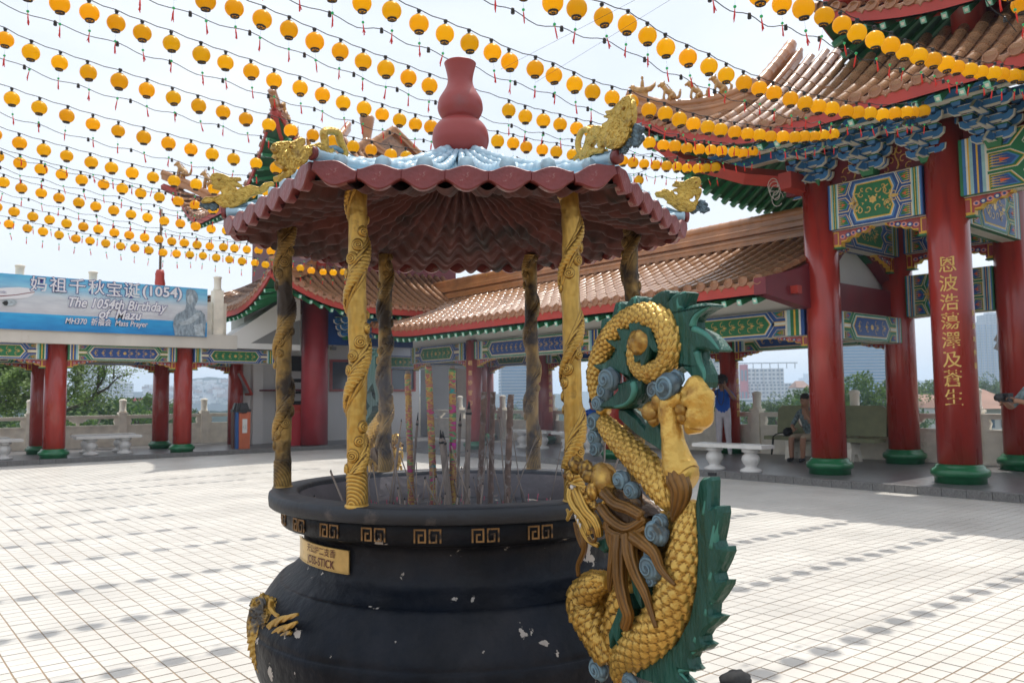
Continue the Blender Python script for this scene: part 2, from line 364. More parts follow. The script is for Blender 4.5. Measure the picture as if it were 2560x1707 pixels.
# ------------------------------------------------------------------ painted beams
PAL = ['blue', 'green', 'cream', 'yellow', 'lblue', 'mblue', 'goldp', 'orange', 'dkgreen']
BL, GR, CR, YE, LB, MBL, GO, OR, DG = range(9)
def frame(o, a, n):
    o = Vector(o); a = Vector(a).normalized(); n = Vector(n).normalized(); z = Vector((0, 0, 1))
    return lambda u, v, w_: o+a*u+z*v+n*w_
def decor(b, fr, L_, H, flip=False, big=False):
    k = [0]
    A_, B_ = (GR, BL) if flip else (BL, GR)
    def q(poly, mi, lay): b.prism(poly, fr, 0, .0025+.003*lay, mi)
    def rect(x0, x1, y0, y1, mi, lay): q([(x0, y0), (x1, y0), (x1, y1), (x0, y1)], mi, lay)
    h = H/2; e = L_/2
    rect(-e, e, -h, h, A_, 0)
    ns = (5*1.0+2*.55) if not big else (6+4*.55)
    sw = min(H*.14, L_*(.10 if not big else .11)/ns*1.0)
    for sg in (-1, 1):
        x = sg*e
        cols = [A_, CR, B_, YE, B_, LB, CR] if not big else [A_, MBL, CR, YE, LB, B_, YE, B_, LB, CR]
        for c in cols:
            ww = sw*(.55 if c in (CR, YE) else 1.0)
            x0, x1 = sorted((x, x-sg*ww)); rect(x0, x1, -h, h, c, 1); x -= sg*ww
        edge = abs(x)
        # three leaf boxes then chevron
        bw = min(H*.62, L_*(.2 if not big else .155))
        for r_, (y0, y1) in enumerate(((-h, -h*.42), (-h*.32, h*.32), (h*.42, h))):
            if r_ == 1 and not big:
                rect(*sorted((x, x-sg*bw)), y0*.55, y1*.55, YE, 1); rect(*sorted((x, x-sg*bw)), y0*.35, y1*.35, CR, 2); continue
            pts = [(x, y0), (x-sg*bw*.75, y0), (x-sg*bw*(1.0 if r_ == 1 else .95), (y0+y1)/2 if r_ == 1 else (y1 if r_ == 0 else y0)), (x-sg*bw*.6, y1), (x, y1)] if r_ == 1 else \
                  ([(x, y0), (x-sg*bw, y0), (x-sg*bw*.6, y1), (x, y1)] if r_ == 0 else [(x, y0), (x-sg*bw*.6, y0), (x-sg*bw, y1), (x, y1)])
            cx = x-sg*bw*.38; cyy = (y0+y1)/2
            for lay, (c, f) in enumerate(((CR, 1.0), (YE, .93), (A_, .86), (MBL, .70), (GR if not flip else BL, .58))):
                q([(cx+(p[0]-cx)*f, cyy+(p[1]-cyy)*f) for p in pts], c, 1+lay)
            hh = (y1-y0)*.40
            for tt in range(5):     # flame leaf
                yy = cyy+(tt-2)*hh*.36
                q([(x-sg*bw*.06, yy), (x-sg*bw*.10, yy+hh*.16), (x-sg*bw*(.60-.08*abs(tt-2)), yy+(tt-2)*hh*.05)], YE, 6)
            q([(cx+sg*bw*.06, cyy-hh*.28), (cx-sg*bw*.2, cyy), (cx+sg*bw*.06, cyy+hh*.28)], OR, 7)
        k.append(edge-bw)
    X = k[1]
    # central elongated hexagon
    def hexa(ins, mi, lay):
        hh = h-ins; xx = X-ins*1.15+(H*.08 if big else 0); p = min(H*.36, X*.42)*(hh/h)
        if big:
            q([(-xx+p*.45, -hh), (xx-p*.45, -hh), (xx, -hh*.5), (xx-p*.5, 0), (xx, hh*.5), (xx-p*.45, hh), (-xx+p*.45, hh), (-xx, hh*.5), (-xx+p*.5, 0), (-xx, -hh*.5)], mi, lay)
        else:
            q([(-xx-p*.5, 0), (-xx+p*.5, -hh), (xx-p*.5, -hh), (xx+p*.5, 0), (xx-p*.5, hh), (-xx+p*.5, hh)], mi, lay)
    s_ = H*.052
    seq = [(0, CR), (.35, A_), (1.5, MBL if A_ == BL else LB), (2.0, CR), (2.6, YE), (3.1, B_)] if not big else [(0, CR), (.3, A_), (1.2, MBL), (1.8, CR), (2.1, YE), (2.6, B_)]
    for lay, (i_, c) in enumerate(seq): hexa(i_*s_, c, 1+lay)
    # gold scrolls
    hh = h-s_*3.4; n_ = max(1, int((2*X)/(H*1.0))) if not big else 1
    def ribbon(pts, w0):
        P = smooth_path([(p[0], p[1], 0) for p in pts], 3)
        for i in range(len(P)-1):
            d = (P[i+1]-P[i]);
            if d.length < 1e-6: continue
            nn = Vector((-d.y, d.x, 0)).normalized()*w0*.5
            b.add([fr(*(P[i]+nn).xy, .024), fr(*(P[i]-nn).xy, .024), fr(*(P[i+1]-nn).xy, .024), fr(*(P[i+1]+nn).xy, .024)], [(0, 1, 2, 3)], GO)
    def spir(cx, cyy, r, a0, tw, w0):
        ribbon([(cx+r*(1-t/9)*math.cos(a0+tw*t*.62), cyy+r*(1-t/9)*math.sin(a0+tw*t*.62)) for t in range(9)], w0)
    r0 = hh*(.40 if not big else .30)
    q([(r0*.9*math.cos(a*PI/6)*(1 if a % 2 else .75), r0*.9*math.sin(a*PI/6)*(1 if a % 2 else .75)) for a in range(12)], GO, 7)
    reach = X-H*.25 if not big else min(X*.8, H*.9)
    m_ = max(1, int(reach/(H*.42)))
    for sg in (-1, 1):
        for i in range(m_):
            cx = sg*(H*.34+i*reach/m_*.95)
            for s2 in (-1, 1):
                spir(cx, s2*hh*.38, hh*.42, s2*(PI*.5)*sg, sg*s2, H*.022)
                spir(cx+sg*H*.12, s2*hh*.2, hh*.25, -s2*PI*.4, -sg*s2, H*.018)
            q([(cx+sg*H*.1, -hh*.12), (cx+sg*H*.22, 0), (cx+sg*H*.1, hh*.12), (cx, 0)], GO, 7)
        if big:
            for (cx, cyy, r_, a_) in ((.10, .62, .2, 0), (.24, .42, .18, 2), (.12, -.55, .22, 4), (.30, -.62, .18, 1), (.36, -.2, .16, 3), (.22, .8, .12, 5)):
                spir(sg*H*cx, hh*cyy, hh*r_*1.3, a_, sg*(1 if a_ % 2 else -1), H*.022)
            for tt in range(5): q([(sg*H*(.05+.07*tt), hh*(.25-.2*tt)), (sg*H*(.10+.07*tt), hh*(.33-.2*tt)), (sg*H*(.09+.07*tt), hh*(.15-.2*tt))], GO, 7)
def painted_beam(parent, p0, p1, zc, H, T, nrm, flip=False, big=False, both=False):
    p0 = Vector(p0); p1 = Vector(p1); a = (p1-p0); Ln = a.length; a.normalize(); n = Vector(nrm).normalized()
    c = (p0+p1)/2; c.z = zc
    b = MB(); R = Matrix((a, n, Vector((0, 0, 1)))).transposed()
    b.box(c, (Ln, T, H), BL if not flip else GR, R)
    b.box(c+Vector((0, 0, -H/2-.006)), (Ln, T*.5, .008), CR, R)
    decor(b, frame(c+n*(T/2), a, n), Ln, H, flip, big)
    if both: decor(b, frame(c-n*(T/2), -a, -n), Ln, H, not flip, big)
    return b.build('painted_beam', PAL, parent)
BRM = ['yellow', 'blue', 'pink', 'green', 'red', 'cream']
def bracket_me(L_, H, T):
    b = MB(); fr = lambda u, v, w_: Vector((u, w_, v))
    out = [(0, 0), (L_, 0), (L_*.97, -H*.16), (L_*.86, -H*.12), (L_*.78, -H*.34), (L_*.64, -H*.30), (L_*.56, -H*.52), (L_*.40, -H*.48), (L_*.33, -H*.70), (L_*.20, -H*.72), (L_*.2, -H), (0, -H)]
    b.prism(out, fr, -T/2, T/2, 0)
    ins = [(p[0]*.92+L_*.02, p[1]*.86-H*.03) for p in out]
    for sg in (-1, 1):
        b.prism(ins, fr, sg*T/2, sg*(T/2+.004), 4)
        for i in range(5):
            cx, cz, r = L_*(.25+i*.14), -H*(.42-.065*i), H*.17
            b.prism([(cx+r*math.cos(t*PI/4), cz+r*.8*math.sin(t*PI/4)) for t in range(8)], fr, sg*T/2, sg*(T/2+.007), 1 if i % 2 else 2)
            b.prism([(cx+r*.5*math.cos(t*PI/3), cz+r*.45*math.sin(t*PI/3)) for t in range(6)], fr, sg*T/2, sg*(T/2+.010), 5 if i % 2 else 1)
        b.prism([(0, -H*.92), (L_*.15, -H*.92), (L_*.15, -H*.1), (0, -H*.1)], fr, sg*T/2, sg*(T/2+.006), 0)
        b.prism([(L_*.02, -H*.85), (L_*.12, -H*.85), (L_*.12, -H*.17), (L_*.02, -H*.17)], fr, sg*T/2, sg*(T/2+.009), 4)
    b.box((L_*.1, 0, -H-.012), (L_*.24, T*1.2, .022), 3)
    return b.mesh('beam_bracket', BRM)
BR_S = bracket_me(.62, .17, .09); BR_B = bracket_me(.62, .26, .12)
def bracket(parent, p, d, me=BR_S):
    d = Vector(d); return put('beam_bracket', me, parent, p, (0, 0, math.atan2(d.y, d.x)))

def column(parent, x, y, z0, z1, r, mat='red', base=True, rb=1.38):
    b = MB(); b.lathe([(r, z0+.02), (r*.995, z0+(z1-z0)*.5), (r*.975, z1)], 32)
    c = put('column', b.mesh('column', [mat]), parent, (x, y, 0))
    if base:
        k = r*rb; h = r*.95
        b = MB(); b.lathe([(k*.88, 0), (k*.88, h*.28), (k*.93, h*.32), (k, h*.42), (k*1.01, h*.60), (k*.96, h*.74), (k*.86, h*.80), (k*.84, h*.9), (k*.76, h)], 32)
        put('column_base', b.mesh('column_base', ['greenbase']), c, (0, 0, z0))
    return c
def glyphs(col, chars, r, cx, cy, ztop, zbot, az, size, mat='goldp', name='inscription'):
    b = MB(); n = len(chars); r = r*1.004; root_ = None
    for i, ch in enumerate(chars):
        b = MB(); V, F = text_mesh(ch, size, offset=size*.006)
        zc = ztop-(ztop-zbot)*(i+.5)/n
        vs = []
        for p in V:
            a = az+p.x/r; vs.append((r*math.cos(a), r*math.sin(a), zc+p.y))
        b.add(vs, F, 0); root_ = b.build(name, [mat], col)
    return root_

# ------------------------------------------------------------------ tiled roofs
def seg_mesh(name='roof_tile'):
    b = MB(); n = 7; R = [(1.0, 0), (1.0, .9), (1.09, .9), (1.09, 1.0)]
    vs = []
    for k_, t in R:
        for j in range(n+1):
            a = PI*j/n; vs.append((k_*math.cos(a), t, k_*math.sin(a)))
    b.add(vs, [(i*(n+1)+j+1, i*(n+1)+j, (i+1)*(n+1)+j, (i+1)*(n+1)+j+1) for i in range(len(R)-1) for j in range(n)], 0, True)
    o_ = len(b.v)-(n+1); b.f.append(tuple(o_+j for j in range(n+1))); b.m.append(0); b.s.append(False)
    return b.mesh(name, ['rooftile'])
SEG = seg_mesh()
def disc_mesh():
    b = MB(); pr = [(0, -.01), (.5, -.012), (.55, -.018), (.8, -.018), (.85, -.03), (1.0, -.03), (1.0, .03)]
    vs = []; n = 14
    for r_, y in pr:
        for j in range(n): vs.append((r_*math.cos(2*PI*j/n), y, r_*math.sin(2*PI*j/n)))
    b.add(vs, [(i*n+j, (i+1)*n+j, (i+1)*n+(j+1) % n, i*n+(j+1) % n) for i in range(len(pr)-1) for j in range(n)], 0, False)
    return b.mesh('eave_end_tile', ['drip'])
DISC = disc_mesh()
def drip_mesh():
    b = MB(); out = [(-1, .55), (-.95, 0), (-.6, -.35), (-.3, -.5), (0, -1.0), (.3, -.5), (.6, -.35), (.95, 0), (1, .55), (.5, .3), (0, .22), (-.5, .3)]
    b.prism(out, lambda u, v, w_: Vector((u, w_, v)), .05, -.05, 0, inset=.12, t2=-.16)
    return b.mesh('drip_tile', ['drip'])
DRIP = drip_mesh()
def tiled_slope(root, P0, A, N, Ln, T, prof, upf=lambda s: 0, clip=None, sp=.185, r=.052, seg=.27, key=None, limit=300, raft=True, under=True, tag_='', sof=None):
    """P0 eave start, A unit along the eave, N unit horizontally uphill"""
    P0 = Vector(P0); A = Vector(A).normalized(); N = Vector(N).normalized(); Z = Vector((0, 0, 1))
    def S(s, t, dz=0):
        f = max(0, 1-t/T)
        return P0+A*s+N*t+Z*(prof(t)+upf(s)*f**1.6+dz)
    tm = lambda s: T if clip is None else max(0.0, min(T, clip(s)))
    tlo = lambda s: 0.0
    rows = int(Ln/sp)
    # pan tiles: stepped channels
    b = MB()
    for i in range(rows+1):
        s0 = i*sp; s1 = min(Ln, s0+sp); sm_ = (s0+s1)/2; TT = max(tm(s0), tm(s1))
        if TT < .05: continue
        nst = max(1, int(TT/(seg*.5)))
        for k in range(nst):
            t0 = TT*k/nst; t1 = TT*(k+1)/nst
            if clip is not None and t1 > min(tm(s0), tm(s1))+sp: continue
            a_ = [S(s0, t0, -.006), S(sm_, t0, -.036), S(s1, t0, -.006), S(s0, t1, -.024), S(sm_, t1, -.054), S(s1, t1, -.024), S(s0, t0, -.04), S(sm_, t0, -.066), S(s1, t0, -.04)]
            b.add(a_, [(0, 1, 4, 3), (1, 2, 5, 4), (6, 7, 1, 0), (7, 8, 2, 1)], 0)
    pan = b.build('pan_tiles', 'pan', root, kind='stuff')
    segs = []; ends = []
    for i in range(rows+1):
        s = i*sp; TT = tm(s)
        if s > Ln+.01: continue
        ends.append(s)
        if TT < .1: continue
        n = max(1, int(round(TT/seg)))
        for k in range(n):
            a_ = S(s, TT*k/n, -.002); b_ = S(s, TT*(k+1)/n, -.002); segs.append((a_, b_))
    def mat_of(a_, b_):
        d = (a_-b_); l = d.length; Y = d.normalized(); X = Y.cross(Z).normalized(); W = X.cross(Y)
        j = 1+random.uniform(-.04, .04)
        m = Matrix((X*r*j, Y*l, W*r*j)).transposed().to_4x4(); m.translation = b_+W*random.uniform(-.003, .003); return m
    if key: segs.sort(key=lambda q: key((q[0]+q[1])/2))
    for q in segs[:limit]: put('roof_tile', SEG, root, mat=mat_of(*q))
    if len(segs) > limit:
        b = MB(); sv = [v.co.copy() for v in SEG.vertices]; sf = [tuple(p.vertices) for p in SEG.polygons]
        for q in segs[limit:]:
            m = mat_of(*q); b.add([m @ v for v in sv], sf, 0, True)
        b.build('roof_tiles_beyond', 'rooftile', root, kind='stuff')
    ro = math.atan2(A.y, A.x)
    flip_ = 0 if A.cross(N).z > 0 else PI
    for s in ends:
        p = S(s, 0, .004)
        m = Matrix.Translation(p-N*.01) @ Matrix.Rotation(ro+flip_, 4, 'Z') @ Matrix.Rotation(-.25, 4, 'X') @ Matrix.Diagonal((r*1.12, 1, r*1.12, 1))
        put('eave_end_tile', DISC, root, mat=m)
        if s+sp <= Ln:
            p = S(s+sp/2, 0, -.03)
            m = Matrix.Translation(p-N*.02) @ Matrix.Rotation(ro+flip_, 4, 'Z') @ Matrix.Rotation(-.2, 4, 'X') @ Matrix.Diagonal((sp*.40, .09, .085, 1))
            put('drip_tile', DRIP, root, mat=m)
    if under:
        nn = max(8, int(Ln/.3)); tmo = tm; tm = tmo if sof is None else (lambda s: max(.02, min(s, sof)))
        b = MB()
        b.grid(lambda u, v: S(u*Ln, v*max(.02, tm(u*Ln)), -.235-.03*v), nn, 6, 0)
        b.grid(lambda u, v: S(u*Ln, -.03 if v > .5 else -.031, -.05-(0 if v > .5 else .15)), nn, 1, 1)
        b.grid(lambda u, v: S(u*Ln, .03, -.05-(0 if v > .5 else .15)), nn, 1, 1)
        b.grid(lambda u, v: S(u*Ln, -.03+.06*v, -.20), nn, 1, 1)
        b.build('eave_board', ['dkgreen', 'redpaint'], root)
        if raft:
            k = int(Ln/.27)
            for i in range(k):
                s = (i+.5)*Ln/k; TT = tm(s)
                if TT < .35: continue
                a_ = S(s, .0, -.30); b_ = S(s, min(TT*.95, 1.35 if sof is None else sof), -.30); d = (b_-a_)
                Y = d.normalized(); X = Y.cross(Z).normalized(); W = X.cross(Y)
                m = Matrix((X, Y, W)).transposed().to_4x4(); m.translation = a_
                q = MB(); q.box((0, d.length/2, 0), (.075, d.length, .085), 0); q.box((0, -.006, .0), (.072, .012, .082), 1); q.box((0, .07, -.044), (.072, .15, .004), 1); q.box((0, -.013, 0), (.04, .004, .04), 2)
                put('rafter', q.mesh('rafter', ['green', 'teal', 'cream']), root, mat=m)
    return S
def ridge_run(root, pts, r, h, name='ridge', mat='ridge'):
    """ridge tile run on a box base, tile joints proud"""
    b = MB(); P = smooth_path(pts, 3); Z = Vector((0, 0, 1))
    def dsp(L_, a): return .09 if (L_ % .24) < .03 else 0
    # resample
    Q = [P[0]]
    for p in P[1:]:
        d = p-Q[-1]; n = max(1, int(d.length/.03))
        a = Q[-1]
        for i in range(1, n+1): Q.append(a+d*i/n)
    b.tube([q+Z*h for q in Q], r, 10, 0, disp=dsp)
    b.tube([q+Z*(h*.55) for q in P], r*.75, 6, 0)
    for i in range(len(P)-1):
        a_, c_ = P[i], P[i+1]; d = (c_-a_); X = d.normalized().cross(Z).normalized()*r*.8
        lo, hi = -Z*.06, Z*h
        b.add([a_-X+lo, a_+X+lo, a_+X+hi, a_-X+hi, c_-X+lo, c_+X+lo, c_+X+hi, c_-X+hi], [(0, 1, 2, 3), (4, 7, 6, 5), (0, 4, 5, 1), (1, 5, 6, 2), (3, 2, 6, 7), (0, 3, 7, 4)], 0)
    return b.build(name, [mat], root)
# ------------------------------------------------------------------ left covered walkway (flat roof, banner)
Zv = Vector((0, 0, 1)); X1 = Vector((1, 0, 0)); Y1 = Vector((0, 1, 0))
lw = thing('covered_walkway', 'flat-roofed covered walkway with red columns and painted beams under the blue banner, left side', 'walkway')
def sub(world_parent_loc): return None
cxs = [at_y(127, 900, 20.2).x, at_y(420, 900, 20.2).x]
stp = cxs[1]-cxs[0]
fx = [cxs[0]-stp, cxs[0], cxs[1]]
byb = 22.35
bx = [at_y(92, 900, byb).x-stp, at_y(92, 900, byb).x, at_y(370, 900, byb).x, at_y(541, 900, byb).x]
for x in fx: column(lw, x, 20.2, ZP, 2.72, .225 if x == cxs[0] else .215)
for x in bx: column(lw, x, byb, ZP, 2.72, .205, base=(x != bx[3]))
zt = at_y(127, 790, 20.02).z; zb = at_y(127, 825, 20.02).z
HB = zt-zb; zc = (zt+zb)/2
ends = fx+[8.75]
for i in range(3):
    painted_beam(lw, (ends[i]+.2, 20.2, 0), (ends[i+1]-.2, 20.2, 0), zc, HB, .3, (0, -1, 0), flip=(i == 1))
    for e, d in ((ends[i]+.2, 1), (ends[i+1]-.2, -1)):
        if not (i == 2 and d == -1): bracket(lw, (e, 20.2, zb-.0), (d, 0, 0))
be = bx
for i in range(3):
    painted_beam(lw, (be[i]+.2, byb, 0), (be[i+1]-.2, byb, 0), zc, HB, .3, (0, -1, 0), flip=(i != 1))
    for e, d in ((be[i]+.2, 1), (be[i+1]-.2, -1)): bracket(lw, (e, byb, zb), (d, 0, 0))
b = MB(); b.box((2.35, 21.25, zt+.17), (10.3, 2.8, .34)); b.build('roof_slab', 'concrete', lw)
ztop = at_y(0, 757, 19.85).z
# terrace parapet on the slab
b = MB()
b.box((2.35, 19.99, ztop+.5), (8.4, .12, .98)); b.box((2.35, 19.97, ztop+1.0), (8.4, .2, .08)); b.build('parapet', 'stone', lw)
def terrace_post(x, z1):
    b = MB(); b.box((0, 0, (ztop+z1-.35)/2), (.24, .24, z1-.35-ztop))
    b.lathe([(.085, z1-.35), (.105, z1-.33), (.105, z1-.31), (.085, z1-.29), (.088, z1-.05), (.105, z1-.03), (.1, z1-.005), (.05, z1+.01)], 16)
    put('parapet_post', b.mesh('parapet_post', ['stone']), lw, (x, 20.03, 0))
for px, py in ((46, 609), (214, 624), (500, 636)):
    p = at_y(px, py, 20.03); terrace_post(p.x, p.z)
b = MB(); p = at_y(484, 700, 20.1)
b.box((p.x+.12, 20.12, ztop+.45), (.5, .2, .9)); b.build('parapet_end', 'stone', lw)
# sloping stair flank, recess shade painted as a grey sheet, right of the banner
def pl(y, pts): return [at_y(a, c, y) for a, c in pts]
b = MB(); fl = [at_y(a, c, 19.86) for a, c in ((478, 797), (478, 772), (520, 778), (650, 690), (690, 672), (690, 805))]
fr0 = lambda u, v, w_: Vector((u, w_, v))
out = [(p.x, p.z) for p in fl]
b.prism(out, fr0, 19.86, 20.5, 0)
b.build('stair_flank', 'white', lw)
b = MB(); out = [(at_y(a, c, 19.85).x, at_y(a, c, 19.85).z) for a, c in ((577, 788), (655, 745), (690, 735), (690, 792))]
b.prism(out, fr0, 19.853, 19.86, 0); b.build('flank_recess_shade', 'grey', lw)

# banner
def banner_mat():
    mt, t, b = nm('banner_print'); N = t.nodes.new; K = t.links.new
    co = N('ShaderNodeTexCoord'); sp = N('ShaderNodeSeparateXYZ'); K(co.outputs['Object'], sp.inputs[0])
    ra = N('ShaderNodeValToRGB'); e = ra.color_ramp.elements; ra.color_ramp.interpolation = 'LINEAR'
    e[0].position = 0; e[0].color = (.01, .22, .55, 1); e[1].position = 1; e[1].color = (.10, .46, .74, 1)
    for p, c in ((.30, (.03, .36, .70)), (.31, (.58, .58, .62)), (.62, (.60, .63, .67)), (.80, (.26, .56, .76))):
        q = e.new(p); q.color = c+(1,)
    mr = N('ShaderNodeMapRange'); mr.inputs['From Min'].default_value = 0; mr.inputs['From Max'].default_value = 1.17
    K(sp.outputs['Z'], mr.inputs['Value']); K(mr.outputs[0], ra.inputs[0])
    mp_ = N('ShaderNodeMapping'); mp_.inputs['Scale'].default_value = (1, 1, 5); K(co.outputs['Object'], mp_.inputs[0])
    n = N('ShaderNodeTexNoise'); n.inputs['Scale'].default_value = 2.2; n.inputs['Detail'].default_value = 7; K(mp_.outputs[0], n.inputs['Vector'])
    mx_ = N('ShaderNodeMix'); mx_.data_type = 'RGBA'; mx_.blend_type = 'OVERLAY'; mx_.inputs['Factor'].default_value = .5
    K(ra.outputs[0], mx_.inputs['A']); K(n.outputs[0], mx_.inputs['B']); K(mx_.outputs['Result'], b.inputs['Base Color']); b.inputs['Roughness'].default_value = .5
    return mt
YB = 19.80
p00 = at_y(-40, 757, YB); p10 = at_y(475, 772, YB); p01 = at_y(-40, 625, YB); p11 = at_y(475, 662, YB)
xb0, xb1 = p00.x-1.2, p10.x; zb0, zb1 = (at_y(0, 757, YB).z+p10.z)/2, (at_y(0, 629, YB).z+p11.z)/2
bn = MB()
def bfn(u, v):
    return Vector((u*(xb1-xb0), .012*math.sin(u*31)*math.sin(v*3.1), v*(zb1-zb0)))
bn.grid(bfn, 120, 8, 0); bn.grid(lambda u, v: bfn(u, v)+Vector((0, .004, 0)), 120, 8, 0)
banner = put('banner', bn.mesh('banner', [banner_mat()]), None, (xb0, YB, zb0))
tag(banner, 'long blue and white printed banner announcing the 1054th birthday, hung on the parapet', 'banner')
M['navy'] = mk('navy_print', (.05, .045, .25), .5, var=.05); M['wprint'] = mk('white_print', (.78, .77, .80), .5, var=.03)
M['gprint'] = mk('grey_statue_print', (.26, .32, .37), .5, var=.45, sc=9, stretch=(2.2, 1, 1), det=7); M['lgprint'] = mk('light_statue_print', (.42, .48, .52), .5, var=.3, sc=14)
def bpt(x, y): p = at_y(x, y, YB); return p.x-xb0, p.z-zb0
def btxt(s, x, y, hpx, shear=0.0, xl=None, bold=.02):
    cx, cz = bpt(x, y); h = (bpt(x, y-hpx/2)[1]-bpt(x, y+hpx/2)[1])
    size = h*1.2
    V, F = text_mesh(s, size, shear, bold*size); xs = [v.x for v in V]; zs = [v.y for v in V]
    k = 1
    if xl: k = (bpt(xl[1], y)[0]-bpt(xl[0], y)[0])/(max(xs)-min(xs))
    xm = (max(xs)+min(xs))/2; zm = (max(zs)+min(zs))/2 if xl is None else 0
    V2, F2 = text_mesh(s, size, shear, (bold+.035)*size)
    b = MB()
    b.add([Vector((cx+(v.x-xm)*k, -.017, cz+v.y-zm)) for v in V2], F2, 1)
    b.add([Vector((cx+(v.x-xm)*k, -.021, cz+v.y-zm)) for v in V], F, 0)
    b.build('lettering', ['wprint', 'navy'], banner)
zv = lambda x, y: (.21876*x, 624.75+.21876*y)
for ch, x, y in (('妈', 405, 125), ('祖', 610, 135), ('千', 812, 150), ('秋', 1012, 160), ('宝', 1200, 180), ('诞', 1385, 195)):
    btxt(ch, *zv(x, y), 30, bold=.008)
btxt('(1054)', *zv(1705, 215), 26, xl=(zv(1490, 0)[0], zv(1905, 0)[0]), bold=.026)
btxt('The 1054th Birthday', *zv(1255, 350), 25, shear=.3, xl=(zv(735, 0)[0], zv(1770, 0)[0]), bold=.026)
btxt('of  Mazu', *zv(1265, 452), 25, shear=.3, xl=(zv(1040, 0)[0], zv(1490, 0)[0]), bold=.026)
btxt('MH370  祈福会  Mass Prayer', *zv(1130, 535), 15, shear=.2, xl=(zv(695, 0)[0], zv(1560, 0)[0]), bold=.014)
frb = lambda u, v, w_: Vector((u, -.013-w_, v))
def bpoly(pts, mats, lay=0, name='print_shape'):
    b = MB(); b.prism([bpt(*zv(*p)) for p in pts], frb, .001, .002+.003*lay, 0); b.build(name, mats, banner)
bpoly([(-30, 170), (60, 165), (200, 160), (300, 170), (355, 195), (368, 212), (345, 240), (290, 268), (180, 280), (60, 285), (-30, 290)], ['wprint'], 0, 'printed_aeroplane')
bpoly([(-30, 252), (160, 238), (362, 207), (364, 214), (160, 246), (-30, 262)], ['darkred'], 1, 'printed_stripe')
bpoly([(25, 320), (60, 290), (130, 285), (170, 300), (178, 325), (150, 350), (60, 358), (30, 345)], ['lgprint'], 1, 'printed_engine')
bpoly([(22, 325), (45, 305), (75, 300), (85, 325), (75, 352), (45, 350)], ['black'], 2, 'printed_engine_mouth')
btxt('ysia', *zv(28, 215), 8, bold=.01)
bpoly([(1835, 665), (1815, 560), (1820, 500), (1850, 445), (1900, 420), (1940, 395), (1955, 340), (1950, 260), (1955, 190), (1990, 178), (2040, 190), (2070, 230), (2080, 280), (2060, 330), (2040, 370), (2060, 400), (2110, 405), (2150, 450), (2160, 520), (2155, 600), (2150, 675)], ['gprint'], 0, 'printed_statue')
bpoly([(1965, 265), (1985, 235), (2015, 240), (2030, 280), (2015, 330), (1985, 345), (1965, 310)], ['lgprint'], 1, 'printed_face')
bpoly([(1870, 530), (1960, 505), (2060, 430), (2110, 425), (2085, 480), (2010, 540), (1900, 560)], ['lgprint'], 1, 'printed_sleeve')
bpoly([(2030, 560), (2120, 540), (2140, 675), (2060, 672)], ['lgprint'], 1, 'printed_robe')

# flagpole with a red wrapped foot, and small roof finials behind the parapet
p = at_y(367, 664, 22.5); q = at_y(367, 480, 22.5)
fp = thing('flagpole', 'thin dark flagpole with a red wrapped base rising behind the banner', 'flagpole', (p.x, 22.5, 2.7))
b = MB(); b.tube([(0, 0, 0), (0, 0, q.z-2.7)], .035, 8); b.build('pole', mk('dull_bronze', (.10, .07, .05), .5, m=.5), fp)
b = MB(); z0 = at_y(367, 664, 22.5).z-2.7; z1 = at_y(367, 620, 22.5).z-2.7
b.lathe([(.10, 0), (.12, z0), (.13, z0+.15), (.115, z0+.3), (.12, z1-.1), (.09, z1)], 12, wob=lambda a, z: .08*math.sin(3*a+z*9)); b.build('wrapping', 'redpaint', fp)

# ------------------------------------------------------------------ corner pavilion
pv = thing('temple_pavilion', 'two-tiered temple pavilion with upswept tiled roofs and white ground floor in the far corner', 'pavilion')
KX, KY = 7.55, 17.85
WXL, WY = at_y(557, 1000, 22.4).x, 22.4
mkc = column(pv, 9.85, 20.35, ZP, 4.4, .36, mat='redwarm', base=False)
column(pv, 14.2, 18.6, ZP, 4.0, .22)
b = MB(); b.box(((WXL+14.6)/2, 22.9, 2.2), (14.6-WXL, 1.0, 4.4)); b.build('wall', 'white', pv)
def window(parent, px0, py0, px1, py1, y, name='window', fm='redpaint', bw=.07):
    a = at_y(px0, py1, y); c = at_y(px1, py0, y); w_, h = c.x-a.x, c.z-a.z
    f = MB()
    for cx, cz, dx, dz in ((0, bw/2, w_, bw), (0, h-bw/2, w_, bw), (-w_/2+bw/2, h/2, bw, h-2*bw), (w_/2-bw/2, h/2, bw, h-2*bw)): f.box((cx, 0, cz), (dx, .08, dz))
    o = put(name, f.mesh(name, [fm]), parent, ((a.x+c.x)/2, y-.04, a.z))
    g = MB(); g.box((0, .02, h/2), (w_-2*bw, .02, h-2*bw)); g.build('pane', 'glass', o)
    return o
window(pv, 756, 827, 822, 899, WY-.0); window(pv, 893, 829, 952, 899, WY-.0)
b = MB()
a = at_y(966, 1008, 22.38); c = at_y(1078, 812, 22.38)
b.box(((a.x+c.x)/2, 22.385, (a.z+c.z)/2), (c.x-a.x, .02, c.z-a.z)); b.build('alcove_shade', 'grey', pv)  # flat grey sheet on the wall, painting the shade of an alcove
a = at_y(1062, 880, 22.36); b = MB(); b.box((a.x, 22.36, a.z), (.5, .03, 1.0)); b.build('notice_board', mk('brown_board', (.16, .12, .09), .7), pv)
a = at_y(633, 1000, 22.38); c = at_y(695, 818, 22.38)
b = MB(); b.box(((a.x+c.x)/2, 22.385, (a.z+c.z)/2), (c.x-a.x, .03, c.z-a.z)); b.build('doorway', mk('doorway_shade', (.03, .028, .03), .7), pv)  # flat sheet painted dark for the shade inside the doorway
b = MB(); a = at_y(640, 950, 22.3)
b.lathe([(.9, 0), (.9, .04)], 20, (a.x+.25, 22.34, 1.6)); b.build('red_arch', 'darkred', pv)
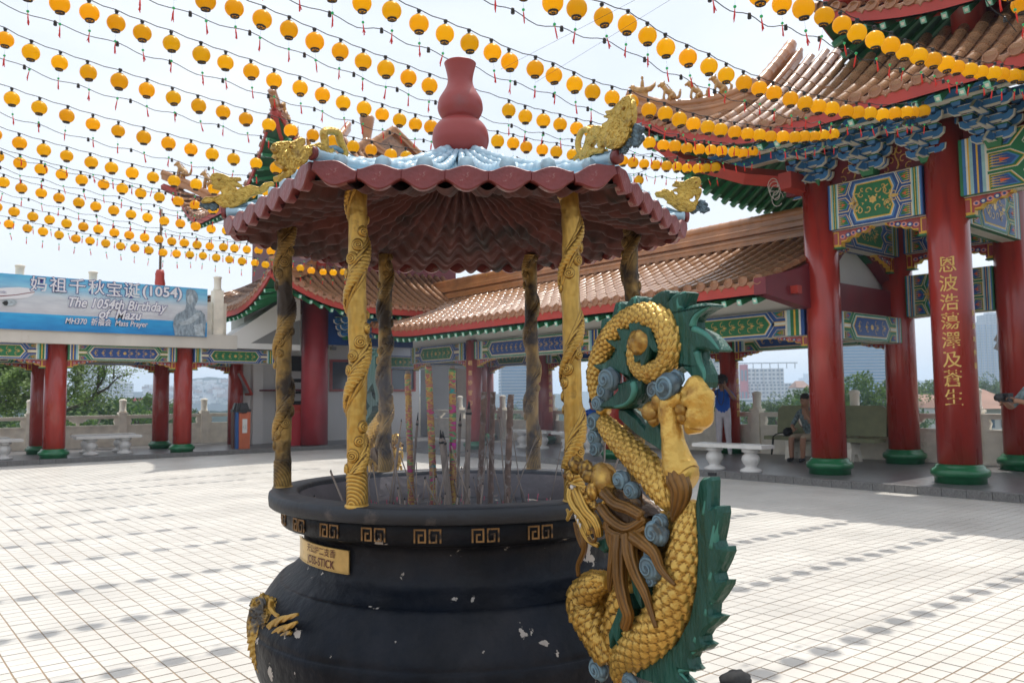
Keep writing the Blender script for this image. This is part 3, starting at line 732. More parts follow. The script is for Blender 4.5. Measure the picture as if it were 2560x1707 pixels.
for k, zz in enumerate((1.95, 2.25, 2.55)):
    a = at_y(690, 860+k*26, 21.9); b = MB(); b.box((0, 0, 0), (.5, .02, .22)); put('notice', b.mesh('notice', ['marble']), pv, (a.x-.05, 21.9+.4, a.z))
# propped awning window at the left end
fr_ = MB(); a = at_y(558, 880, 22.2)
R = Matrix.Rotation(math.radians(-28), 3, 'Y') @ Matrix.Rotation(math.radians(0), 3, 'X')
fr_.box((0, 0, 0), (.06, .5, .75), 0, R); aw = put('awning_window', fr_.mesh('awning_window', ['redpaint']), pv, a)
g = MB(); g.box((-.035, 0, 0), (.02, .40, .62), 0, R); g.build('pane', mk('frosted_glass', (.35, .38, .40), .3), aw)
g = MB(); g.box((at_y(590, 900, 22.3).x, 22.3, 1.9), (.3, .2, 3.6)); g.build('wall_pier', 'white', pv)
# floodlights and speaker under the beams
sp_ = MB(); a = at_y(742, 768, 21.4); sp_.box((0, 0, 0), (.4, .3, .28)); put('loudspeaker', sp_.mesh('loudspeaker', ['grey']), pv, a)
for q in ((765, 800), (748, 796)):
    a = at_y(*q, 21.8); g = MB(); g.box((0, 0, 0), (.16, .12, .1)); g.tube([(0, 0, .05), (.1, .3, .2)], .015, 6); put('floodlight', g.mesh('floodlight', ['steel']), pv, a)
b = MB(); a = at_y(840, 792, 22.3); b.box((a.x+.6, 22.3, a.z+.03), (5.0, .12, .1)); b.build('brown_lintel', 'yellow', pv)
# blue painted bracket band under the eave
def dougong_mesh(wd=.62, H=.62, out=.5):
    """stepped bracket set: blue arms edged in cream, small green-topped blocks"""
    b = MB()
    def arm(c, d):
        b.box(c, d, 0)
        e = .006
        b.box((c[0], c[1], c[2]-d[2]/2-e/2), (d[0]+2*e, d[1]+2*e, e), 1)
        b.box((c[0], c[1], c[2]+d[2]/2+e/2), (d[0]+2*e, d[1]+2*e, e), 1)
    def curl(c, dx, s):     # upturned arm end
        fr = lambda u, v, w_: Vector((c[0]+dx*u, c[1]+w_, c[2]+v))
        P = [(0, -.05), (.07, -.045), (.12, -.01), (.13, .05), (.08, .05), (.06, .02), (0, .02)]
        b.prism([(p[0]*s, p[1]*s) for p in P], fr, -.035, .035, 0)
        b.prism([(p[0]*s*1.12-.004, p[1]*s*1.15-.004) for p in P], fr, -.022, .022, 1)
    def cup(c, s=.1):
        b.box(c, (s, s, s*.5), 0, taper=1.3); b.box((c[0], c[1], c[2]+s*.3), (s*1.4, s*1.4, .018), 2); b.box((c[0], c[1], c[2]+s*.3+.013), (s*1.45, s*1.45, .008), 1)
    for k in range(3):
        z = H*(.12+.27*k); wk = wd*(.5+.25*k); y = -out*(k+.6)/3
        for yy in (0, y):
            arm((0, yy, z), (wk*.86, .07, .075))
            for sx in (-1, 1):
                curl((sx*wk*.42, yy, z), sx, 1.15); cup((sx*wk*.46, yy, z+.085))
            cup((0, yy, z+.085))
        arm((0, y*.6, z-.03), (.09, abs(y)*1.1+.12, .09))
        fr = lambda u, v, w_: Vector((w_, y-.10-u, z-.03+v))
        b.prism([(-.04, .05), (.05, .05), (.17, -.06), (.10, -.06), (-.04, -.05)], fr, -.03, .03, 0)
        b.prism([(-.045, .06), (.055, .06), (.185, -.07), (.09, -.07), (-.045, -.06)], fr, -.018, .018, 1)
    b.box((0, 0, -.02), (.18, .18, .1), 2, taper=1.3)
    return b.mesh('bracket_set', ['mblue', 'cream', 'green', 'blue'])
DG_ = dougong_mesh()
for i in range(7): put('bracket_set', DG_, pv, (10.6+i*.62, 19.9, 3.05))
b = MB(); b.box((12.6, 20.25, 3.35), (4.9, .12, 1.0)); b.build('bracket_panel', 'blue', pv)
b = MB(); b.box((12.4, 19.3, 3.93), (5.2, .12, .14)); b.build('purlin', 'mblue', pv)
# lower roof
def upturn(Ln, h, w0, h2=0, w2=1): return lambda s: h*max(0, 1-s/w0)**2 + (h2*max(0, 1-(Ln-s)/w2)**2 if h2 else 0)
kf = lambda c: (c-EYE).length
lz = 3.72
tiled_slope(pv, (KX, KY, lz), X1, Y1, 6.4, 2.6, lambda t: .42*t+.09*t*t, upturn(6.4, .75, 2.4, .3, 1.6), clip=lambda s: max(s, .02), sp=.24, r=.07, seg=.3, key=kf, limit=150)
tiled_slope(pv, (KX, KY, lz), Y1, X1, 5.6, 2.6, lambda t: .42*t+.09*t*t, upturn(5.6, .75, 2.4, .6, 1.8), clip=lambda s: max(s, .02), sp=.24, r=.07, seg=.3, key=kf, limit=90)
def hip(z0, prof, h, T, n=7, ex=.0):
    return [Vector((KX+T*i/n-ex*(1-i/n), KY+T*i/n-ex*(1-i/n), z0+prof(T*i/n)+h*max(0, 1-i/n)**1.6*(1 if i == 0 else max(0, 1-(T*i/n)/2.4)**.7))) for i in range(n+1)]
ridge_run(pv, hip(lz, lambda t: .42*t+.09*t*t, .8, 2.4), .09, .12)
b = MB(); hp = hip(lz-.22, lambda t: .3*t, .8, 2.4)
b.tube(hp, .13, 4, 0); b.build('corner_beam', 'redpaint', pv)
# body between tiers and upper roof
b = MB(); b.box((12.0, 22.2, 5.6), (4.6, 4.6, 3.4)); b.build('upper_wall', 'darkred', pv)
for x, y in ((9.75, 19.95),): column(pv, x, y, 4.6, 7.2, .2, mat='redpaint', base=False)
uz = 6.55
pu = lambda t: .40*t+.085*t*t
tiled_slope(pv, (KX, KY, uz), Y1, X1, 7.4, 4.2, pu, upturn(7.4, 1.9, 2.6, 1.5, 2.6), clip=lambda s: max(.02, min(s, 7.4-s)), sp=.24, r=.07, seg=.32, key=kf, limit=130)
tiled_slope(pv, (KX, KY, uz), X1, Y1, 7.6, 4.2, pu, upturn(7.6, 1.9, 2.6, 1.2, 2.6), clip=lambda s: max(.02, min(s, 7.6-s)), sp=.24, r=.07, seg=.32, key=kf, limit=60)
def hip2(ex):
    return [Vector((KX+t-ex*max(0, 1-t), KY+t-ex*max(0, 1-t), uz+pu(t)+1.9*max(0, 1-t/2.4)**2.2+.02)) for t in (0, .35, .7, 1.2, 1.8, 2.6, 3.4, 4.2)]
ridge_run(pv, hip2(.1), .1, .16)
b = MB(); b.tube([p-Zv*.3 for p in hip2(0)[:5]], [.10, .14, .17, .18, .18], 4, 0); b.build('corner_beam', 'redpaint', pv)
lt = Vector((KX, KY+7.4, uz+1.55)); 
ridge_run(pv, [lt+Vector((-.3, .3, .12)), lt+Vector((.3, -.3, -.25)), lt+Vector((1.1, -1.1, -.75)), lt+Vector((2.4, -2.4, -.75))], .1, .16)
b = MB(); b.tube([lt+Vector((-.3, .3, -.15)), lt+Vector((.4, -.4, -.6)), lt+Vector((1.4, -1.4, -1.1))], [.10, .16, .18], 4, 0); b.build('corner_beam', 'redpaint', pv)
# roof top: gabled crown and bottle finial
fx_ = at_y(905, 300, 21.6); fz = at_y(843, 268, 21.6)
for (px, py, x0, y0, x1, y1) in ((905, 303, 830, 352, 965, 362), (843, 330, 792, 372, 905, 372)):
    A_ = at_y(px, py, 21.2); B_ = at_y(x0, y0, 21.2); C_ = at_y(x1, y1, 21.2)
    ridge_run(pv, [B_, (A_+B_)/2, A_], .10, .1); ridge_run(pv, [C_, (A_+C_)/2, A_], .10, .1)
    b = MB(); b.prism([(B_.x, B_.z), (C_.x, C_.z), (A_.x, A_.z)], fr0, 21.25, 23.5, 0); b.build('gable', 'rooftile', pv)
b = MB(); h = fz.z-at_y(843, 335, 21.6).z
b.lathe([(.16, 0), (.20, .05*h), (.14, .12*h), (.17, .2*h), (.13, .25*h), (.17, .5*h), (.22, .8*h), (.24, .93*h), (.2, h), (.1, h)], 18, (fz.x, 21.6, fz.z-h)); b.build('finial', 'ridge', pv)

# ------------------------------------------------------------------ roof guardians
def guardian(kind):
    b = MB()
    if kind == 0:       # rider on a bird with swept tail
        b.blob((0, 0, .11), (.13, .05, .07), 8, amp=.3); b.blob((-.13, 0, .17), (.045, .035, .05), 6)
        b.tube([(-.12, 0, .1), (-.14, 0, .15)], .035, 6); b.tube([(-.17, 0, .18), (-.21, 0, .165)], [.018, .004], 5)
        b.tube([(.06, 0, .12), (.16, 0, .14), (.23, 0, .2), (.25, 0, .26)], [.05, .05, .03, .008], 6)
        b.tube([(.03, 0, .14), (.03, 0, .25), (.035, 0, .30)], [.035, .03, .02], 6); b.blob((.03, 0, .335), (.024, .022, .03), 6)
        b.box((0, 0, .03), (.24, .07, .06))
    else:               # seated beasts
        k = {1: .9, 2: .8, 3: 1.0}[kind]
        b.tube(smooth_path([(.07, 0, .05), (.05, 0, .14), (-.03, 0, .2), (-.08, 0, .27)]), [.07*k]*4+[.06*k]*4+[.05*k]*5, 8)
        b.blob((-.10, 0, .30), (.055, .04, .05), 7, amp=.3); b.tube([(-.14, 0, .30), (-.18, 0, .275)], [.03, .018], 6)
        for s in (-1, 1):
            b.tube([(-.06, s*.03, .2), (-.085, s*.035, .1), (-.08, s*.035, .0)], [.025, .018, .022], 6)
            b.tube([(.06, s*.05, .09), (.0, s*.055, .08), (.02, s*.055, .0)], [.04, .03, .022], 6)
            b.tube([(-.08, s*.025, .34), (-.06, s*.03, .40 if kind == 2 else .36)], [.014, .004], 5)
        b.tube(smooth_path([(.1, 0, .06), (.17, 0, .09), (.19, 0, .17), (.14 if kind == 3 else .2, 0, .22)]), [.03]*5+[.025]*4+[.015]*3+[.004], 6)
        for i in range(6):
            t = i/5; b.box((.085-.11*t, 0, .16+.14*t), (.03, .012, .035), 0, Matrix.Rotation(-.7, 3, 'Y'), .2)
    return b.mesh('guardian_figure', ['figure'])
GU = [guardian(k) for k in range(4)]
for i, k in enumerate((1, 2, 3)):
    t = .5+i*.62; e = max(0, 1-t/2.4)
    put('guardian_figure', GU[k], pv, (KX+t, KY+t, uz+pu(t)+1.9*e**2.2+.24), (0, 0, PI/4), None).scale = (1.3, 1.3, 1.3)
for i, k in enumerate((1, 2)):
    q = lt+Vector((.15+i*.6, -.15-i*.6, .08-.33*i)); o = put('guardian_figure', GU[k], pv, q, (0, 0, -PI/4)); o.scale = (1.5, 1.5, 1.5)

# ------------------------------------------------------------------ right gallery
rg = thing('roofed_gallery', 'long tiled-roof gallery with red columns along the right side terrace', 'gallery')
GX = 11.85; BXX = 14.7
fy = [11.1, 15.75]; by_ = [10.35, 13.3, 16.3, 18.9]
TXT = {11.1: '德澤四海', 15.75: '媽祖聖德傳千秋'}
for y in fy:
    c = column(rg, GX, y, ZP, 2.75, .20)
c = [o for o in rg.children if abs(o.location.y-15.75) < .01][0]; glyphs(c, '觀音妙智力', .203, 0, 0, 2.3, 1.1, math.atan2(-15.75, -GX)-.5, .13)
for y in by_:
    c = column(rg, BXX, y, ZP, 2.75, .205)
    az = math.atan2(-y, -BXX)
    if y == 10.35: glyphs(c, '道一參天昂始開', .209, 0, 0, 2.05, .85, az+1.05, .15)
    if y == 16.3: glyphs(c, '湖星天市草里震', .209, 0, 0, 2.3, .9, az+.75, .15)
gb0, gb1 = 2.28, 2.70
segs_ = [6.54]+fy+[18.6]
for i in range(3):
    y0, y1 = segs_[i]+(.26 if i == 0 else .2), segs_[i+1]-.2
    painted_beam(rg, (GX, y1, 0), (GX, y0, 0), (gb0+gb1)/2, gb1-gb0, .28, (-1, 0, 0), flip=(i == 1), both=True)
    bracket(rg, (GX, y0, gb0), (0, 1, 0)); bracket(rg, (GX, y1, gb0), (0, -1, 0))
sb = [6.55]+by_
for i in range(4):
    y0, y1 = sb[i]+.2, sb[i+1]-.2
    painted_beam(rg, (BXX, y1, 0), (BXX, y0, 0), (gb0+gb1)/2-.02, gb1-gb0, .28, (-1, 0, 0), flip=(i % 2 == 0))
    bracket(rg, (BXX, y0, gb0-.02), (0, 1, 0)); bracket(rg, (BXX, y1, gb0-.02), (0, -1, 0))
painted_beam(rg, (GX+.2, 18.8, 0), (BXX-.2, 18.8, 0), (gb0+gb1)/2, gb1-gb0, .26, (0, -1, 0))
painted_beam(rg, (12.3, 21.9, 0), (14.6, 21.9, 0), 2.5, .4, .26, (0, -1, 0))
# wall plate, purlin, roof
b = MB(); b.box((GX+.02, 12.5, 2.86), (.12, 11.9, .30)); b.build('wall_plate', 'white', rg)
b = MB(); b.box((GX-.75, 12.3, 2.93), (.12, 11.6, .12)); b.build('purlin', 'redpaint', rg)
EX, EZ = 10.42, 3.04
gp = lambda t: .30*t+.036*t*t
S_ = tiled_slope(rg, (EX, 18.2, EZ), (0, -1, 0), X1, 11.5, 2.85, gp, upturn(11.5, .22, 2.2), sp=.26, r=.072, seg=.27, key=kf, limit=300, under=True)
tiled_slope(rg, (16.1, 18.2, EZ), (0, -1, 0), -X1, 11.5, 2.85, gp, sp=.245, r=.068, seg=.9, limit=0, raft=False)
rz_ = EZ+gp(2.85)
rp = [Vector((EX+2.85, 20.0-i*1.67, rz_+.02)) for i in range(9)]
b = MB(); b.box((EX+2.85, 13.3, rz_+.14), (.18, 13.4, .46))
for zz, ww in ((.02, .34), (.12, .26), (.22, .30), (.31, .26)): b.box((EX+2.85, 13.3, rz_+zz), (ww, 13.42, .05))
b.build('ridge_wall', 'ridge', rg)
ridge_run(rg, [p+Zv*.34 for p in rp], .1, .1); ridge_run(rg, [p+Zv*.02-X1*.15 for p in rp], .045, .04); ridge_run(rg, [p+Zv*.22-X1*.15 for p in rp], .03, .03)
# gable end board by the tall column
ye = 6.72
b = MB(); o_ = [(EX-.05, EZ-.28), (EX-.05, EZ+.02), (EX+.9, EZ+.25), (EX+1.9, EZ+.60), (EX+2.6, rz_+.1), (EX+3.1, rz_+.1), (EX+3.8, EZ+.60), (EX+4.8, EZ+.25), (EX+5.75, EZ+.02), (EX+5.75, EZ-.28), (EX+4.6, EZ-.35), (EX+1.1, EZ-.35)]
hole = [(GX+.25, EZ+.15), (BXX-.2, EZ+.15), (EX+3.15, rz_-.25), (EX+2.5, rz_-.25)]
# board built as a frame of pieces round the triangular opening
fy_ = lambda u, v, w_: Vector((u, w_, v))
b.prism([(EX-.05, EZ-.22), (EX-.05, EZ+.03), (EX+.9, EZ+.25), (EX+1.9, EZ+.62), (GX+.7, EZ+.30), (GX+.25, EZ+.12), (GX+.2, EZ-.35), (EX+1.1, EZ-.35)], fy_, ye-.1, ye+.1)
b.prism([(GX+.25, EZ+.12), (GX+.2, EZ-.35), (BXX, EZ-.35), (BXX-.1, EZ+.12)], fy_, ye-.11, ye+.09)
b.prism([(GX+.25, EZ+.12), (EX+1.9, EZ+.62), (EX+2.6, rz_+.08), (EX+3.1, rz_+.08), (EX+3.05, rz_-.3), (EX+2.55, rz_-.3)], fy_, ye-.105, ye+.095)
b.prism([(BXX-.1, EZ+.12), (EX+3.8, EZ+.62), (EX+3.1, rz_+.08), (EX+3.05, rz_-.3)], fy_, ye-.1, ye+.1)
b.prism([(EX+5.75, EZ-.22), (EX+5.75, EZ+.03), (EX+4.8, EZ+.25), (EX+3.8, EZ+.62), (BXX-.1, EZ+.12), (BXX, EZ-.35), (EX+4.6, EZ-.35)], fy_, ye-.1, ye+.1)
b.build('gable_board', 'darkred', rg)
b = MB(); b.prism([(GX+.2, EZ+.05), (BXX, EZ+.05), (EX+3.1, rz_-.2), (EX+2.5, rz_-.2)], fy_, ye+.12, ye+.16); b.build('gable_infill', 'white', rg)
b = MB(); b.box((13.2, 12.6, 2.78), (2.6, 11.6, .06)); b.build('ceiling', 'white', rg)

# ------------------------------------------------------------------ ceremonial gate
gt = thing('ceremonial_gate', 'tall gate hall on thick red columns with inscription and sweeping orange tile roof, right', 'gate')
AY, BY = 6.54, 4.63
cA = column(gt, GX, AY, ZP, 4.75, .262, rb=1.33); cB = column(gt, GX, BY, ZP, 5.3, .275, rb=1.33)
column(gt, 14.55, 6.6, ZP, 4.4, .26); column(gt, 14.5, 4.72, ZP, 5.0, .26)
azB = math.atan2(-BY, -GX)
zt_, zb_ = at_x(2160, 590, GX-.27).z, at_x(2185, 938, GX-.27).z
glyphs(cB, '恩波浩蕩澤及蒼生', .279, 0, 0, zt_, zb_, azB-.12, .245)
glyphs(cB, '癸未年仲春', .279, 0, 0, 2.5, 1.6, azB+1.12, .09)
def gbeam(p0, p1, z0, z1, n, T=.34, **k): painted_beam(gt, p0, p1, (z0+z1)/2, z1-z0, T, n, **k)
za, zb2 = 3.87, 4.57
gbeam((GX, AY-.24, 0), (GX, BY+.25, 0), za, zb2, (-1, 0, 0), big=True)
gbeam((GX, BY-.25, 0), (GX, 1.2, 0), 4.02, 4.80, (-1, 0, 0), big=True, flip=True)
bracket(gt, (GX, AY-.24, za), (0, -1, 0), BR_B); bracket(gt, (GX, BY+.25, za), (0, 1, 0), BR_B); bracket(gt, (GX, BY-.25, 4.02), (0, -1, 0), BR_B)
gbeam((GX+.24, 6.6, 0), (14.3, 6.6, 0), 3.75, 4.35, (0, -1, 0), both=True, big=True)
gbeam((GX+.24, 6.6, 0), (14.3, 6.6, 0), 2.22, 2.66, (0, -1, 0), T=.3, flip=True)
gbeam((14.5, 6.36, 0), (14.5, 4.95, 0), 2.68, 3.40, (-1, 0, 0), flip=True, big=True)
gbeam((14.5, 6.36, 0), (14.5, 4.95, 0), 3.80, 4.45, (-1, 0, 0), big=True)
gbeam((GX+.3, 4.68, 0), (14.3, 4.68, 0), 3.75, 4.5, (0, -1, 0), flip=True, big=True, both=True)
bracket(gt, (14.5, 6.36, 3.80), (0, -1, 0), BR_B); bracket(gt, (14.5, 4.95, 3.80), (0, 1, 0), BR_B); bracket(gt, (GX+.28, 6.6, 3.75), (1, 0, 0), BR_B); bracket(gt, (14.3, 6.6, 3.75), (-1, 0, 0), BR_B)
bracket(gt, (GX, AY+.25, 3.3), (0, 1, 0), BR_B)
# frieze with gold flames, purlins, bracket sets
b = MB(); b.box((GX+.02, 4.0, 4.98), (.12, 6.2, .8), 0)
fz_ = frame((GX-.04, 4.0, 4.98), (0, -1, 0), (-1, 0, 0))
def flame(b, cx, cz, s, mi):
    for sg in (-1, 1):
        for (ox, oz, r, ph) in ((.28, .1, .26, 0), (.5, -.25, .2, 1), (.15, .5, .18, 2)):
            P = [fz_(cx+sg*s*(ox+r*(1-t/9)*math.cos(ph+t*.7)), cz+s*(oz+r*(1-t/9)*math.sin(ph+t*.7)), .004) for t in range(8)]
            b.tube(P, .008, 4, mi)
    P = [fz_(cx+s*.08*math.sin(t*1.2), cz-s*.3+s*t*.18, .004) for t in range(8)]; b.tube(P, [.016, .015, .013, .012, .01, .008, .006, .003], 4, mi)
for i in range(9):
    flame(b, -2.6+i*.66, -.25, .34, 1)
b.build('frieze', ['darkred', 'goldp'], gt)
for i in range(7): put('bracket_set', DG_, gt, (GX-.12, 6.50-i*.86, 4.66), (0, 0, -PI/2)).scale = (.95, 1.15, 1.0)
for i in range(4): put('bracket_set', DG_, gt, (GX+.5+i*.66, 6.75, 4.5), (0, 0, PI))
b = MB()
b.box((GX-.72, 4.3, 5.28), (.10, 7.6, .13), 0); b.box((GX-.72, 4.3, 5.20), (.12, 7.6, .02), 1); b.box((GX-.72, 4.3, 5.355), (.12, 7.6, .02), 1)
b.box((GX-.35, 4.6, 5.20), (.10, 7.0, .12), 0); b.box((GX-.35, 4.6, 5.13), (.12, 7.0, .02), 1)
b.build('purlin', ['mblue', 'cream'], gt)
b = MB(); b.tube([(GX, AY, 4.72), (11.1, 7.4, 4.88), (10.5, 8.2, 5.22), (10.2, 8.6, 5.62)], [.15, .14, .12, .09], 4, 0, sm=False); b.build('corner_beam', 'redpaint', gt)
b = MB(); b.box((GX-.3, 6.75, 4.68), (.7, .22, .26)); b.build('beam_head', 'redpaint', gt)
# lower roof of the gate
GPX, GPY, GPZ = 10.08, 8.78, 5.20
pf = lambda t: .60*t+.085*t*t
ug = lambda s: .92*max(0, 1-s/2.7)**2
TG = 2.3
tiled_slope(gt, (GPX, GPY, GPZ), (0, -1, 0), X1, 9.6, TG, pf, ug, clip=lambda s: (s if s < 1.45 else (TG if s < 2.9 else 1.62)), sp=.27, r=.078, seg=.27, key=kf, limit=240, sof=1.7)
tiled_slope(gt, (GPX, GPY, GPZ), X1, (0, -1, 0), 6.4, 1.5, pf, lambda s: ug(s)+.5*max(0, 1-(6.4-s)/2)**2, clip=lambda s: max(.02, s), sp=.27, r=.078, seg=.27, key=kf, limit=60, sof=2.2)
hipz = lambda t: GPZ+pf(t)+ug(t)*max(0, 1-t/TG)**1.2
hp_ = [Vector((GPX+t, GPY-t, hipz(t)+.03)) for t in (-.12, .2, .5, .9, 1.2, 1.45)]
ridge_run(gt, hp_, .085, .2)
ridge_run(gt, [p+Vector((-.07, -.07, -.04)) for p in hp_], .05, .08)
ridge_run(gt, [Vector((GPX+t, GPY-1.45, GPZ+pf(t)+.04)) for t in (1.3, 1.6, 1.9, 2.2, 2.45)], .1, .24)
ridge_run(gt, [Vector((GPX+t, GPY-1.62, GPZ+pf(t)+.02)) for t in (1.3, 1.6, 1.9, 2.2, 2.45)], .05, .1)
b = MB(); b.lathe([(0, 0), (.11, 0), (.12, .02), (.12, .12)], 14); e_ = put('ridge_end_tile', b.mesh('ridge_end_tile', ['ridge']), gt, (GPX+1.28, GPY-1.45, GPZ+pf(1.3)+.28), (0, -PI/2, 0))
for i, t in enumerate((.05, .38, .70, .98)):
    put('guardian_figure', GU[i], gt, (GPX+t, GPY-t, hipz(t)+.27), (0, 0, -PI/4)).scale = (1.0, 1.0, 1.0)
# upper storey
b = MB(); b.box((13.4, .6, 7.9), (2.6, 7.2, 3.6)); b.build('upper_wall', 'darkred', gt)
q = at_x(2225, 60, 11.75)
column(gt, 11.75, q.y, 6.1, 9.2, .215, mat='red', base=False)
column(gt, 11.75, q.y-2.2, 6.1, 9.2, .215, mat='red', base=False)
UX, UY, UZ = 11.1, at_x(1880, 10, 11.1).y, 6.62
tiled_slope(gt, (UX, UY, UZ), (0, -1, 0), X1, 9, 2.6, pf, lambda s: .55*max(0, 1-s/2.4)**2, clip=lambda s: max(.02, s), sp=.27, r=.078, seg=.5, limit=0)
tiled_slope(gt, (UX, UY, UZ), X1, (0, -1, 0), 5, 2.6, pf, lambda s: .55*max(0, 1-s/2.4)**2, clip=lambda s: max(.02, s), sp=.27, r=.078, seg=.5, limit=0)
def hexbeam(a_, c_, r): b = MB(); b.tube([a_, a_+(c_-a_)*.12, c_], [r*.62, r, r], 6, 0, sm=False, flat=(0, 0, 1)); b.build('corner_beam', 'redpaint', gt)
hexbeam(at_x(2000, 36, 11.3), at_x(2215, 5, 11.8), .15)
hexbeam(at_x(1893, 5, 11.25), at_x(2215, -45, 11.8), .14)
b = MB(); b.box((11.8, q.y-3.4, 7.3), (.2, 6.4, .4)); b.build('lintel', 'blue', gt)
for i in range(5): put('bracket_set', DG_, gt, (11.7, q.y-.8-i*.86, 6.9), (0, 0, -PI/2))
b = MB(); b.box((12.0, q.y-3.4, 6.75), (.16, 6.2, 1.1)); b.build('upper_frieze', 'darkred', gt)
# hanging cable loops under the corner
b = MB(); rr_ = random.Random(5); c0 = at_x(1775, 425, 10.9)
for k in range(5):
    r_ = rr_.uniform(.06, .10); ph = rr_.uniform(0, 6)
    b.tube([c0+Vector((.03*k, r_*math.cos(a*.5+ph), r_*1.2*math.sin(a*.5+ph)-.05*k)) for a in range(12)], .006, 5)
tag(b.build('cable_coil', mk('pale_cable', (.45, .42, .38), .6)), 'pale coiled cables hanging under the upswept corner of the gate roof', 'cable')
# ------------------------------------------------------------------ stone balustrades
def scloud(b, fr, cx, s, z0, z1):       # cloud-shaped support between panel and rail
    P = []
    for sg in (1, -1):
        q = [(.03, z0), (.035, z0+.35*(z1-z0)), (.06, z0+.45*(z1-z0)), (.11, z0+.42*(z1-z0)), (.15, z0+.62*(z1-z0)), (.19, z0+.66*(z1-z0)), (.20, z0+.85*(z1-z0)), (.23, z1)]
        q = [(cx+sg*s*a, z) for a, z in q]
        P += q if sg == 1 else q[::-1]
    b.prism(P, fr, -.05, .05, 0)
def carved(b, fr, x0, x1, z0, z1, sd):
    r_ = random.Random(sd); d = .012
    for (a, c, e, f) in ((x0, x1, z0, z0+.02), (x0, x1, z1-.02, z1), (x0, x0+.02, z0+.02, z1-.02), (x1-.02, x1, z0+.02, z1-.02)):
        b.prism([(a, e), (c, e), (c, f), (a, f)], fr, .05, .05+d, 0)
    w_ = x1-x0; h = z1-z0
    for k in range(16):
        cx = x0+w_*(.15+.7*r_.random()); cz = z0+h*(.25+.5*r_.random()); rr = r_.uniform(.03, .065); a0 = r_.uniform(0, 6); tw = r_.choice((-1, 1))
        P = [fr(cx+rr*(1-t/10)*math.cos(a0+tw*t*.6), cz+rr*(1-t/10)*math.sin(a0+tw*t*.6), .052) for t in range(8)]
        b.tube(P, .010, 5, 0)
def post_mesh():
    b = MB(); b.box((0, 0, .45), (.20, .20, .90)); b.box((0, 0, .92), (.24, .24, .05))
    b.lathe([(.085, .94), (.10, .96), (.10, .98), (.085, 1.0), (.088, 1.22), (.10, 1.24), (.10, 1.27), (.085, 1.30), (.03, 1.315)], 18, wob=lambda a, z: .05*math.sin(6*a+z*30) if 1.0 < z < 1.22 else 0)
    for s in (-1, 1): b.prism([(0, .55), (.10, .60), (.13, .70), (.10, .78), (.19, .84), (0, .86)], lambda u, v, w_: Vector((s*(.1+u), w_, v)), -.05, .05, 0)
    return b.mesh('post', ['stone'])
POST = post_mesh()
def rail_seg(Ln, sd):
    b = MB(); fr = lambda u, v, w_: Vector((u, -w_, v))
    b.box((Ln/2, 0, .285), (Ln, .10, .57)); b.box((Ln/2, 0, .03), (Ln, .16, .06)); b.box((Ln/2, 0, .585), (Ln, .15, .03))
    carved(b, fr, .25, Ln-.25, .12, .50, sd)
    p = b.mesh('panel', ['stone'])
    b = MB(); b.box((Ln/2, 0, .81), (Ln, .11, .07)); b.box((Ln/2, 0, .855), (Ln, .16, .03))
    r_ = b.mesh('rail', ['stone'])
    b = MB(); scloud(b, fr, Ln/2, 1.0, .60, .775); c = b.mesh('cloud_support', ['stone'])
    return p, r_, c
def balustrade(label, P, d, sp, n, flip=1):
    root = thing('balustrade', label, 'balustrade', (P[0], P[1], ZP), math.atan2(d[1], d[0]))
    ms = [rail_seg(sp-.2, s) for s in (1, 2)]
    for i in range(n+1):
        put('post', POST, root, (i*sp, 0, 0))
        if i < n:
            for nm_, me in zip(('panel', 'rail', 'cloud_support'), ms[i % 2]): put(nm_, me, root, (i*sp+.1, 0, 0))
    return root
pa = at_y(282, 940, 24.2); pb = at_y(70, 940, 24.2); s_ = pa.x-pb.x
balustrade('pale carved stone balustrade along the outer edge of the left walkway', (pb.x-s_, 24.2), (1, 0), s_, 4)
balustrade('pale carved stone balustrade along the outer edge of the right gallery', (15.05, 25.1), (0, -1), 2.17, 13)

# ------------------------------------------------------------------ stone benches
def bench(label, c, ang, Ln=1.5, group='white stone benches with baluster legs'):
    root = thing('stone_bench', label, 'bench', c, ang, group)
    b = MB(); b.box((0, 0, .405), (Ln, .36, .05)); b.box((0, 0, .435), (Ln-.02, .34, .012)); b.build('seat', 'marble', root)
    for s in (-1, 1):
        b = MB(); b.lathe([(.17, 0), (.175, .03), (.15, .05), (.10, .07), (.085, .095), (.12, .14), (.145, .20), (.13, .26), (.09, .295), (.10, .31), (.14, .325), (.14, .38)], 20)
        put('leg', b.mesh('leg', ['marble']), root, (s*Ln*.26, 0, 0))
    return root
def mid(a, c): return (a+c)/2
l1, l2 = at_z(1638, 1080, .1), at_z(1725, 1087, .1)
m_ = mid(l1, l2)+Vector((.17, .1, 0)); bench('white stone bench on two baluster legs nearest the kerb of the right gallery', (m_.x, m_.y, ZP), PI/2, 1.34)
m_ = at_z(235, 1052, .1), at_z(318, 1046, .1)
q_ = mid(*m_); bench('white stone bench beside the front columns of the left walkway, nearer of the pair', (q_.x, 20.75, ZP), 0, 1.42)
q_ = mid(at_z(206, 1041, .1), at_z(290, 1036, .1)); bench('white stone bench behind another one in the left walkway, close to the balustrade', (q_.x-.05, 21.9, ZP), 0, 1.42)
q_ = at_z(-15, 1066, .1); bench('white stone bench cut by the left edge of the photo, nearer the kerb', (q_.x, 20.75, ZP), 0, 1.42)
bench('white stone bench cut by the left edge of the photo, near the balustrade', (q_.x-.1, 21.9, ZP), 0, 1.42)
q_ = at_z(1200, 1038, .1); bench('white stone bench seen between the burner pillars in the right gallery', (12.7, 13.0, ZP), PI/2, 1.42)
bench('white stone bench beyond the gilded pillars at the far part of the right gallery', (12.9, 14.8, ZP), PI/2, 1.42)

